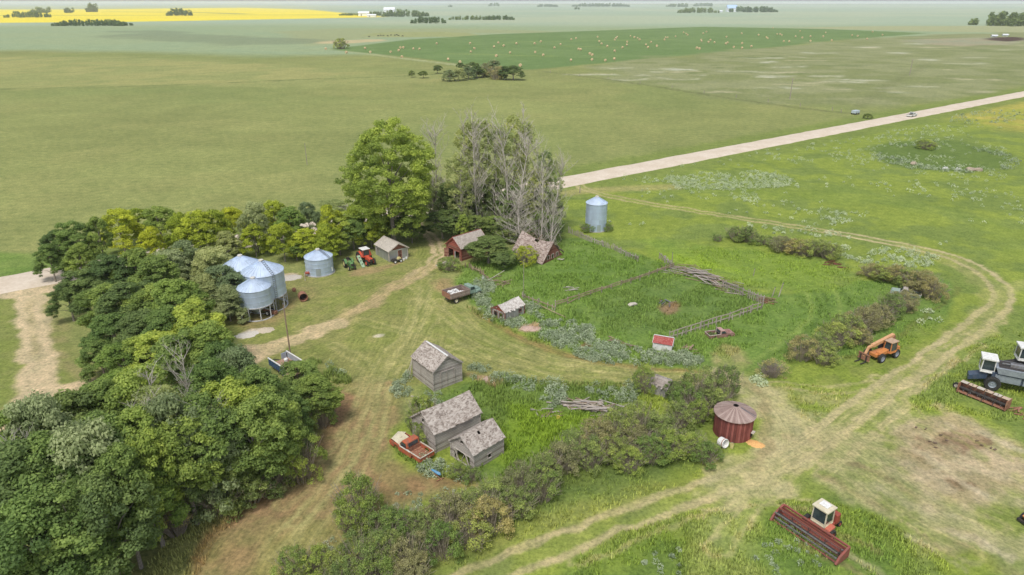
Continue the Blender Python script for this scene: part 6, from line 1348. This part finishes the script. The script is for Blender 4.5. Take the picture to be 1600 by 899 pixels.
# swather
h0, h1 = P2(1222, 806, .4), P2(1312, 866, .4); mid = (h0 + h1) / 2; dv = (h1 - h0); fwd = Vector((dv.y, -dv.x, 0)).normalized(); fwd = fwd if fwd.x < 0 else -fwd
o = thing('swather', 'red swather with cream cab and long header, parked in the grass at the bottom right', 'swather', (mid.x, mid.y, 0), math.atan2(fwd.y, fwd.x)); HL = dv.length / 2 + .35
MR2 = paint('header_red', (.30, .085, .065), (.22, .09, .07), 4, .6)
b = MB(); b.box((-.55, 0, .58), (.06, HL * 2, .6)); b.box((-.62, 0, 1.06), (.16, HL * 2, .14)); b.box((-.60, 0, .25), (.2, HL * 2, .12)); b.box((-.38, 0, .2), (.35, HL * 2, .05)); b.bar((.85, -HL, .16), (.85, HL, .16), .09); [b.bar((-.5, y_, .16), (.85, y_, .14), .07) for y_ in (-HL * .6, -HL * .2, HL * .2, HL * .6)]; hd = b.build('header', MR2, o)
for sd in (-1, 1):
    b = MB(); b.prism([(-.65, .1), (1.0, .08), (1.15, .2), (.7, .75), (-.4, 1.15), (-.65, 1.15)], sd * HL - .09, sd * HL + .09); b.build('end_shield', MR2, o, bevel=.03)
b = MB(); b.cyl((.45, -HL + .15, .85), (.45, HL - .15, .85), .06)
rl = b.build('reel', BLK, o)
for i in range(5):
    a = i * 2 * math.pi / 5 + .5; x_, z_ = .45 + .48 * math.cos(a), .85 + .48 * math.sin(a); b = MB(); b.bar((x_, -HL + .15, z_), (x_, HL - .15, z_), .05, .12)
    for j in range(28): y_ = -HL + .3 + (HL * 2 - .6) * j / 27; b.bar((x_, y_, z_), (x_ + .02, y_, z_ - .2), .015)
    b.build('bat', MR2 if i % 2 else GREY, rl)
for y_ in (-HL + .2, -HL / 2, 0, HL / 2, HL - .2):
    b = MB()
    for i in range(5): a = i * 2 * math.pi / 5 + .5; b.bar((.45, y_, .85), (.45 + .48 * math.cos(a), y_, .85 + .48 * math.sin(a)), .04)
    b.build('spider', BLK, rl)
b = MB()
for j in range(60): y_ = -HL + .2 + (HL * 2 - .4) * j / 59; b.bar((.72, y_, .14), (.92, y_, .12), .03)
b.build('cutter_bar', GREY, o)
b = MB(); b.box((-1.9, 0, .85), (2.2, 1.5, .3)); b.bar((-.9, -.55, .8), (-.55, -.55, .6), .14); b.bar((-.9, .55, .8), (-.55, .55, .6), .14); b.bar((-1.2, -1.25, .7), (-1.2, 1.25, .7), .18); b.build('chassis', MRED, o, bevel=.03)
cb = cab_frame(o, -2.05, -.9, 1.25, 1.05, 2.55, CREAM, CREAM, taper=.03, roof_t=.16, roof_over=.14); b = MB(); b.box((-1.55, 0, 2.80), (.7, .8, .12)); b.build('air_conditioner', WHITE, cb, bevel=.03)
b = MB(); b.box((-2.75, .1, 1.25), (.9, 1.15, .6)); b.box((-2.55, .7, 1.35), (.5, .3, .9)); b.build('engine_cover', MRED, o, bevel=.05)
b = MB(); b.prism([(-1.7, 1.0), (-.85, .95), (-.9, 1.15), (-1.7, 1.25)], .68, 1.15); b.build('step_platform', paint('step_red', (.55, .16, .10), (.45, .14, .1), 4, .5), o, bevel=.05)
b = MB(); b.box((-3.3, 0, .7), (.6, .5, .25)); b.bar((-3.4, -.6, .55), (-3.4, .6, .55), .1); b.build('tail_frame', MRED, o)
for sd in (-1, 1): wheel(o, -1.2, sd * 1.15, .52, .38, MRED); wheel(o, -3.4, sd * .6, .28, .2, MRED)
# combines at the right edge
SIL = paint('combine_grey', (.34, .38, .42), (.26, .29, .33), 3, .45, .3); NAVY = paint('combine_blue', (.05, .08, .13), (.08, .10, .14), 3, .5)
def combine(name, label, px, py, ang, m1, m2, mcab, mroof, sc=1.06):
    p = P2(px, py, 3.35 * sc) - D(ang) * 1.37 * sc; o = thing(name, label, 'combine', (p.x, p.y, 0), math.radians(ang)); o.scale = (sc,) * 3
    b = MB(); b.box((-1.4, 0, 1.5), (4.6, 1.7, 1.0)); b.build('body', m2, o, bevel=.06)
    b = MB(); b.prism([(-2.4, 2.0), (.4, 2.0), (.75, 2.75), (-2.6, 2.75)], -1.15, 1.15); bb = b.build('grain_tank', m1, o, bevel=.04); b = MB(); b.box((-.95, 0, 2.77), (2.8, 1.9, .05)); b.build('tank_cover', BLK, bb)
    b = MB(); b.box((-3.2, 0, 2.25), (1.2, 1.7, .7)); b.build('engine_deck', m1, o, bevel=.05); b = MB(); b.at((-3.2, 0, 2.62)); b.lathe([(.45, 0), (.45, .14), (.0001, .16)], 20); b.build('air_screen', BLK, o)
    b = MB(); b.box((-2.9, -.95, 1.5), (1.8, .08, .9)); b.box((-.6, -.95, 1.45), (2.4, .08, .8)); b.box((-2.9, .95, 1.5), (1.8, .08, .9)); b.box((-.6, .95, 1.45), (2.4, .08, .8)); b.build('side_shield', m1, o, bevel=.03)
    b = MB(); b.prism([(-4.6, .9), (-3.6, 1.0), (-3.6, 2.0), (-4.3, 1.7)], -.75, .75); b.build('straw_hood', m1, o, bevel=.05)
    cab_frame(o, .75, 2.0, 1.5, 1.75, 3.25, mcab, mroof, taper=.05, roof_t=.2, roof_over=.18)
    b = MB(); b.prism([(1.2, .9), (1.2, 1.6), (2.9, .95), (2.9, .4)], -.55, .55); b.build('feeder_house', m2, o, bevel=.03)
    b = MB(); b.cyl((-.3, -1.3, 1.9), (-4.2, -1.35, 2.15), .17, .17, 14); b.cyl((-.3, -1.3, 1.9), (-.1, -1.15, 2.6), .17, .17, 12); b.build('unloading_auger', m1, o, smooth=True)
    b = MB(); b.bar((1.3, -.95, .5), (1.3, -1.05, 1.75), .05); b.bar((1.75, -.95, .5), (1.75, -1.05, 1.75), .05); [b.bar((1.3, -1.0, z_), (1.75, -1.0, z_), .05) for z_ in (.6, .9, 1.2, 1.5)]; b.bar((.7, -1.2, 2.6), (2.0, -1.2, 2.6), .04); b.bar((2.0, -1.2, 1.8), (2.0, -1.2, 2.6), .04); b.build('ladder', GREY, o)
    for k_, x_ in enumerate((-.1, -1.5, -2.3)): b = MB(); b.at((x_, -1.04, 1.2 + .25 * k_), 0); b.lathe([(.0001, -.05), (.26 - .04 * k_, -.05), (.26 - .04 * k_, .03), (.0001, .03)], 16, 'y'); b.build('pulley', BLK if k_ != 1 else RUST, o)
    b = MB(); b.cyl((-2.6, .5, 2.6), (-2.6, .5, 3.3), .06); b.build('exhaust_pipe', BLK, o); b = MB(); b.box((-1.4, .2, 2.95), (1.6, .5, .3)); b.bar((-2.3, -.3, 2.8), (.2, .5, 3.1), .1); b.build('loading_auger', GREY, o)
    for sd in (-1, 1): wheel(o, .7, sd * 1.25, .78, .55, m1, rr=.5); wheel(o, -3.4, sd * .95, .45, .32, m1)
    return o
combine('combine', 'grey-blue combine with white cab behind the rusty header at the right edge', 1547, 558, 152, SIL, NAVY, WHITE, WHITE)
combine('combine', 'red combine with white cab roof behind the grey one, cut off by the right edge', 1604, 541, 160, MRED, BLK, WHITE, WHITE)
a_, c_ = P2(1503, 606, .6), P2(1578, 636, .6); md = (a_ + c_) / 2; dv = c_ - a_
o = thing('pickup_header', 'long rusty brown header lying in front of the grey-blue combine', 'header', (md.x, md.y + .3, 0), math.atan2(dv.y, dv.x)); HL = dv.length / 2
b = MB(); b.box((0, .25, .75), (HL * 2, .10, 1.1)); b.box((0, -.1, .2), (HL * 2, 1.1, .08)); b.build('trough', RUST, o)
b = MB(); b.at((0, -.15, .6), 0, 0, math.pi / 2); b.lathe([(.18, -HL), (.18, HL)], 14)
b.build('auger_drum', BLK, o); b = MB()
for j in range(34): t = j / 33; a = t * 40; b.add([(-HL + 2 * HL * t, -.15, .6), (-HL + 2 * HL * t + .03, -.15 + .36 * math.cos(a), .6 + .36 * math.sin(a)), (-HL + 2 * HL * t + .12, -.15 + .36 * math.cos(a + .9), .6 + .36 * math.sin(a + .9))], [(0, 1, 2)])
b.build('auger_flight', GREY, o)
for i in range(6): b = MB(); x_ = -HL + .35 + i * (2 * HL - .7) / 5; b.box((x_, .0, 1.34), ((2 * HL - .7) / 5 * .86, .62, .05)); b.build('board', PALEW if i % 2 == 0 else paint('tan_sheet', (.56, .44, .32), (.45, .35, .27), 4, .8), o)
for sd in (-1, 1): b = MB(); b.prism([(sd * HL - .05, .1), (sd * HL + .05, .1), (sd * HL + .05, 1.3), (sd * HL - .05, 1.3)], -.7, .6); b.build('end_sheet', RUST, o)
for x_ in (-HL * .55, .1, HL * .5): b = MB(); b.bar((x_, -.7, .1), (x_ + .1, -.1, 1.5), .07); b.build('brace', BLK, o)
for x_ in (-HL - .5, ): wheel(o, x_, .3, .38, .25, PALEW)
p = P2(1606, 818); o = thing('orange_implement', 'orange machine just entering the frame at the right edge', 'machine', (p.x + .9, p.y, 0), math.radians(200))
b = MB(); b.prism([(-1, .5), (1.2, .5), (1.5, .8), (.9, 1.1), (-1, 1.2)], -.6, .6); b.build('hood', OR, o, bevel=.05); b = MB(); b.box((0, 0, .4), (2.6, .7, .2)); b.bar((1.4, -.9, .25), (1.4, .9, .25), .2); b.build('frame', BLK, o)
for x_ in (-.7, .9):
    for sd in (-1, 1): wheel(o, x_, sd * .75, .4, .25, OR)
planks('scrap_bar', 'rusty scrap bar lying below the combine header', 'bar', 'scrap bars by the combines', 9, [(1586, 640), (1600, 646)], 20, .7, [RUST, RUST], (.8, 2), .2, 22)
# blue scrap
p = P2(680, 744); o = thing('seed_drill_part', 'bright blue sheet-metal scrap in the sage below the orange pickup', 'scrap', (p.x, p.y, 0), math.radians(125))
b = MB(); b.at((0, 0, .45), 0, .5, .25); b.prism([(-.9, 0), (.9, 0), (.8, .14), (-.7, .2)], -.16, .16); b.build('panel', paint('scrap_blue', (.10, .34, .62), (.28, .45, .62), 3, .5), o, bevel=.03)
b = MB(); b.bar((-.9, -.2, .05), (.6, .25, .5), .07); b.bar((-.8, .3, .05), (-.8, -.5, .1), .07); b.build('frame_bar', RUST, o)
# things round the red bin
p = P2(1129, 698); o = thing('white_tank', 'white overturned plastic tank left of the red wooden bin', 'tank', (p.x, p.y, 0), math.radians(-60))
b = MB(); b.at((0, 0, .5), 0, 0, math.pi / 2.2); b.lathe([(.0001, -.5), (.3, -.5), (.48, -.38), (.5, .3), (.46, .36), (.42, .3), (.40, -.2), (.0001, -.2)], 26); b.build('shell', WHITE, o, smooth=True)
b = MB(); b.at((0, 0, .5), 0, 0, math.pi / 2.2); b.lathe([(.51, .18), (.53, .22), (.51, .28)], 26); b.build('rim', RUST, o)
for nm, lab, a, c, r, hh, m in (('yellow_pail', 'yellow pail at the foot of the red wooden bin', 1143, 700, .2, .5, YEL), ('yellow_pail', 'yellow pail in the grass below the small board heap', 872, 655, .22, .35, paint('pail_yellow', (.70, .58, .10), (.6, .5, .12), 4, .5))):
    p = P2(a, c); o = thing(nm, lab, 'pail', (p.x, p.y, 0)); b = MB().lathe([(.0001, 0), (r * .85, 0), (r, hh), (r * .9, hh), (r * .75, .04), (.0001, .04)], 18); b.build('shell', m, o); b = MB().tube([(-r, 0, hh), (-r * .6, 0, hh + .12), (0, 0, hh + .17), (r * .6, 0, hh + .12), (r, 0, hh)], .012); b.build('handle', GREY, o)
# ramp and white bits by the red barn
p = P2(692, 414); o = MB().at((0, 0, .15), 0, 0, -.1).box((0, 0, 0), (2.4, 1.2, .08)).build('wooden_ramp', PALEW); o.location = (p.x, p.y, 0); o.rotation_euler.z = math.radians(40); tag(o, 'pale wooden ramp lying at the corner of the red barn', 'ramp')
p = P2(755, 437); o = thing('white_canister', 'white canister standing in the weeds by the broken fence', 'canister', (p.x, p.y, 0)); b = MB().lathe([(.0001, 0), (.2, 0), (.22, .4), (.12, .6), (.1, .7), (.0001, .7)], 14); b.build('shell', WHITE, o, smooth=True); b = MB().lathe([(.11, .66), (.11, .74), (.0001, .75)], 12); b.build('lid', GREY, o)
p = P2(988, 478); o = MB().at((0, 0, .15), .6, .2, .1).prism([(-.8, 0), (.6, 0), (.8, .2), (-.3, .3)], -.3, .3).build('pale_log', PALEW, bevel=.05); o.location = (p.x, p.y, 0); tag(o, 'pale broken stump lying in the lower corral grass', 'stump')
p = P2(1196, 500); 
# boulders on the rim of the hollow
for i, (a, c, r, col, lab) in enumerate(((1515, 267, 1.1, 'boulder_tan', 'big tan boulder on the hollow rim, left of the pair'), (1529, 267, 1.0, 'boulder_tan', 'big tan boulder on the hollow rim, right of the pair'), (1477, 265, .8, 'boulder_white', 'white boulder on the hollow rim, left of two'), (1496, 266, .8, 'boulder_white', 'white boulder on the hollow rim, right of two'), (1427, 257, .9, 'boulder_tan', 'small tan boulder at the left rim of the hollow'))):
    p = P2(a, c); rs = np.random.RandomState(i); b = MB(); b.lathe([(.0001, -.3), (.8 * r, -.2), (r, .25 * r), (.8 * r, .6 * r), (.4 * r, .8 * r), (.0001, .85 * r)], 12)
    b.v = [(x_ * (1 + .2 * rs.randn()) , y_ * (.8 + .1 * rs.randn()), z_ * (1 + .1 * rs.randn())) for x_, y_, z_ in b.v]; m = paint('boulder_tan', (.42, .34, .26), (.32, .26, .2), 1, .95) if 'tan' in col else paint('boulder_white', (.5, .5, .46), (.45, .45, .42), 1, .95)
    o = b.build('boulder', m, smooth=True); o.location = (p.x, p.y, 0); tag(o, lab, 'boulder')
# ------------------------------------------------------------------ hay bales
BALES = [(a / 4 + 800, b / 4) for a, b in ((52, 416), (368, 382), (195, 349), (145, 331), (265, 303), (180, 264), (142, 277), (28, 277), (303, 282), (370, 250), (400, 244), (415, 312), (428, 315), (487, 343), (502, 349), (500, 378), (583, 383), (640, 375), (642, 324), (690, 302), (717, 285), (719, 266), (650, 242), (657, 234), (642, 252), (545, 264), (560, 277), (595, 294), (535, 234), (740, 230), (765, 237), (785, 242), (797, 252), (837, 285), (849, 301), (905, 292), (868, 267), (953, 252), (960, 239), (973, 238), (1022, 232), (1072, 207), (1089, 214), (1097, 222), (1195, 212), (1215, 202), (1182, 252), (1185, 261), (1228, 267), (1240, 254), (1265, 270), (1155, 305), (1171, 309), (1337, 278), (1347, 270), (1340, 234), (1386, 299), (1438, 274), (1437, 305), (1495, 295), (1540, 222), (1590, 237), (1598, 243), (1435, 212))]
BALES += [(a / 4 + 400, b / 4) for a, b in ((565, 333), (715, 331), (842, 329), (913, 360), (893, 320), (903, 303), (921, 302), (985, 310), (1022, 312), (1130, 277), (1338, 275), (1365, 308), (1343, 329), (1515, 272), (1548, 290), (1487, 298), (1588, 335), (1502, 355), (1490, 391), (1275, 394), (1202, 378), (437, 310), (683, 307))]
BALES += [(a / 4 + 1200, b / 4) for a, b in ((57, 217), (75, 217), (86, 222), (30, 177), (172, 232), (213, 239), (265, 232), (265, 260), (345, 232), (98, 262), (132, 264), (398, 256), (525, 224), (560, 228), (618, 247), (653, 202), (715, 222), (200, 197), (360, 207))]
STRAW = paint('straw', (.66, .50, .30), (.52, .37, .20), 4, .95)
proto = None
BALES = sorted(set(BALES))
for i, (a, c) in enumerate(BALES):
    p = G(a, c + .4); rs = random.Random(i)
    if proto is None:
        b = MB(); b.at((0, 0, .95), 0, 0, math.pi / 2); b.lathe([(.0001, -.72), (.5, -.74), (.9, -.70), (.97, -.6), (.98, 0), (.97, .6), (.9, .70), (.5, .74), (.0001, .72)], 18); o = proto = b.build('hay_bale', STRAW, smooth=True)
    else: o = proto.copy(); COL.objects.link(o)
    o.location = (p.x, p.y, -.05); o.rotation_euler.z = rs.uniform(0, 6.28); s = rs.uniform(.95, 1.15); o.scale = (s,) * 3
    near_ = sorted(q for q in BALES if q[1] > 76); lb = 'round tan hay bale lying far out on the dark green hay field'
    if (a, c) in near_: lb = f'hay bale, {ordinal(near_.index((a, c)))} from the left of those nearest on the dark green field'
    tag(o, lb, 'hay bale', 'hay bales on the dark green field')
# cattle
HIDE = paint('black_hide', (.018, .016, .015), (.035, .03, .027), 3, .7); proto = None
for i, (a, c) in enumerate(((577, 58), (591, 56.6), (595, 56), (599, 56.2), (606, 56.8), (611, 55.6), (617, 55.8), (620, 55.2), (623, 56.4), (629, 57))):
    p = G(a, c + .6); rs = random.Random(i + 50)
    if proto is None:
        me = bpy.data.meshes.new('cow'); V_ = [(-1.0, 0, 1.25), (-.35, 0, 1.2), (.4, 0, 1.22), (.85, 0, 1.25), (1.2, 0, 1.25), (1.5, 0, 1.0), (1.75, 0, .8), (-1.12, 0, 1.1), (-1.2, 0, .6),
              (.75, .28, .95), (.8, .28, .5), (.8, .28, 0), (.75, -.28, .95), (.72, -.28, .5), (.72, -.28, 0), (-.85, .28, .95), (-1.0, .28, .5), (-.92, .28, 0), (-.85, -.28, .95), (-.95, -.28, .5), (-.88, -.28, 0)]
        E_ = [(0, 1), (1, 2), (2, 3), (3, 4), (4, 5), (5, 6), (0, 7), (7, 8), (3, 9), (9, 10), (10, 11), (3, 12), (12, 13), (13, 14), (0, 15), (15, 16), (16, 17), (0, 18), (18, 19), (19, 20)]
        R_ = [.38, .44, .42, .38, .24, .2, .13, .06, .03, .17, .1, .08, .17, .1, .08, .2, .1, .08, .2, .1, .08]
        me.from_pydata(V_, E_, []); me.materials.append(HIDE); me.update(); o = proto = link(bpy.data.objects.new('cow', me)); o.modifiers.new('skin', 'SKIN')
        sv = me.skin_vertices[0].data if me.skin_vertices else None
        if sv is None: me.attributes.new('dummy', 'FLOAT', 'POINT'); sv = None
        if sv:
            for k, r in enumerate(R_): sv[k].radius = (r, r)
            sv[1].use_root = True
        ss = o.modifiers.new('smooth', 'SUBSURF'); ss.levels = 1; ss.render_levels = 1
    else: o = proto.copy(); COL.objects.link(o)
    o.location = (p.x, p.y, 0); o.rotation_euler.z = rs.uniform(-.6, .6) + (math.pi if rs.random() < .5 else 0)
    tag(o, 'black cow grazing in the small far herd above the tan patch', 'cow', 'cattle of the far herd')
# ------------------------------------------------------------------ far farmsteads
FW = paint('far_white', (.80, .82, .86), (.7, .72, .76), .2, .6); FB = paint('far_blue_roof', (.45, .60, .85), (.40, .55, .8), .2, .6)
def far_house(name, label, px, py, L, W, wall, ridge, mw, mr, ang=0, group=None):
    p = G(px, py); o = thing(name, label, 'building', (p.x, p.y, 0), math.radians(ang), group)
    b = MB(); b.box((0, 0, wall / 2), (L, W, wall)); b.prism([(-W / 2, wall), (W / 2, wall), (0, ridge)], -L / 2, L / 2) if False else b.add([(-L / 2, -W / 2, wall), (-L / 2, W / 2, wall), (-L / 2, 0, ridge), (L / 2, -W / 2, wall), (L / 2, W / 2, wall), (L / 2, 0, ridge)], [(0, 2, 1), (3, 4, 5)]); b.build('wall', mw, o)
    b = MB(); b.quad((-L / 2 - 1, -W / 2 - 1, wall - .3), (L / 2 + 1, -W / 2 - 1, wall - .3), (L / 2 + 1, 0, ridge + .3), (-L / 2 - 1, 0, ridge + .3)); b.quad((-L / 2 - 1, W / 2 + 1, wall - .3), (-L / 2 - 1, 0, ridge + .3), (L / 2 + 1, 0, ridge + .3), (L / 2 + 1, W / 2 + 1, wall - .3)); b.build('roof', mr, o)
    b = MB(); b.box((-L * .2, -W / 2 - .05, wall * .35), (L * .12, .1, wall * .7)); b.build('door', GREY, o); return o
far_house('farm_building', 'long white farm building left of the far shelter belt by the yellow field', 569, 25.3, 34, 20, 9, 14, FW, FW)
far_house('farm_building', 'lower white shed right of the long white farm building', 581, 26.8, 26, 14, 5, 8, FW, FW)
far_house('farm_building', 'white roof showing above the far shelter belt', 609, 22.5, 40, 24, 16, 24, FW, FW)
far_house('farmhouse', 'pale farmhouse with blue roof between two far shelter belts', 1142.5, 18.8, 44, 30, 16, 30, FW, FB)
far_house('farm_building', 'tiny white shed left of the pale blue-roofed farmhouse', 1126, 19.5, 14, 12, 5, 8, FW, FW)
for a, c in ((1553, 58.2), (1570, 56.8)):
    far_house('work_trailer', ('left' if a < 1560 else 'right') + ' pale trailer on the dark bare patch at the far right', a, c, 6, 3.4, 2, 2.6, FW, FW)
far_house('farm_building', 'tiny pale building on the horizon above the far right fields', 1334, 4.9, 120, 60, 25, 40, FW, FW)
p = P2(1336, 179); o = thing('stock_trailer', 'small pale trailer parked by the road gate at the right', 'trailer', (p.x, p.y, 0), .6); b = MB().box((0, 0, 1.1), (3.2, 1.8, 1.1)); b.build('box', paint('pale_blue', (.5, .58, .64), (.4, .46, .5), 2), o, bevel=.1)
for x_ in (-.8, .8):
    for sd in (-1, 1): wheel(o, x_, sd * 1.0, .4, .25, GREY)
plant(1357, 177, 2.2, 1.8, 'dark', 'roadside_bush', 'small dark bush right of the pale trailer by the road', 'bush')
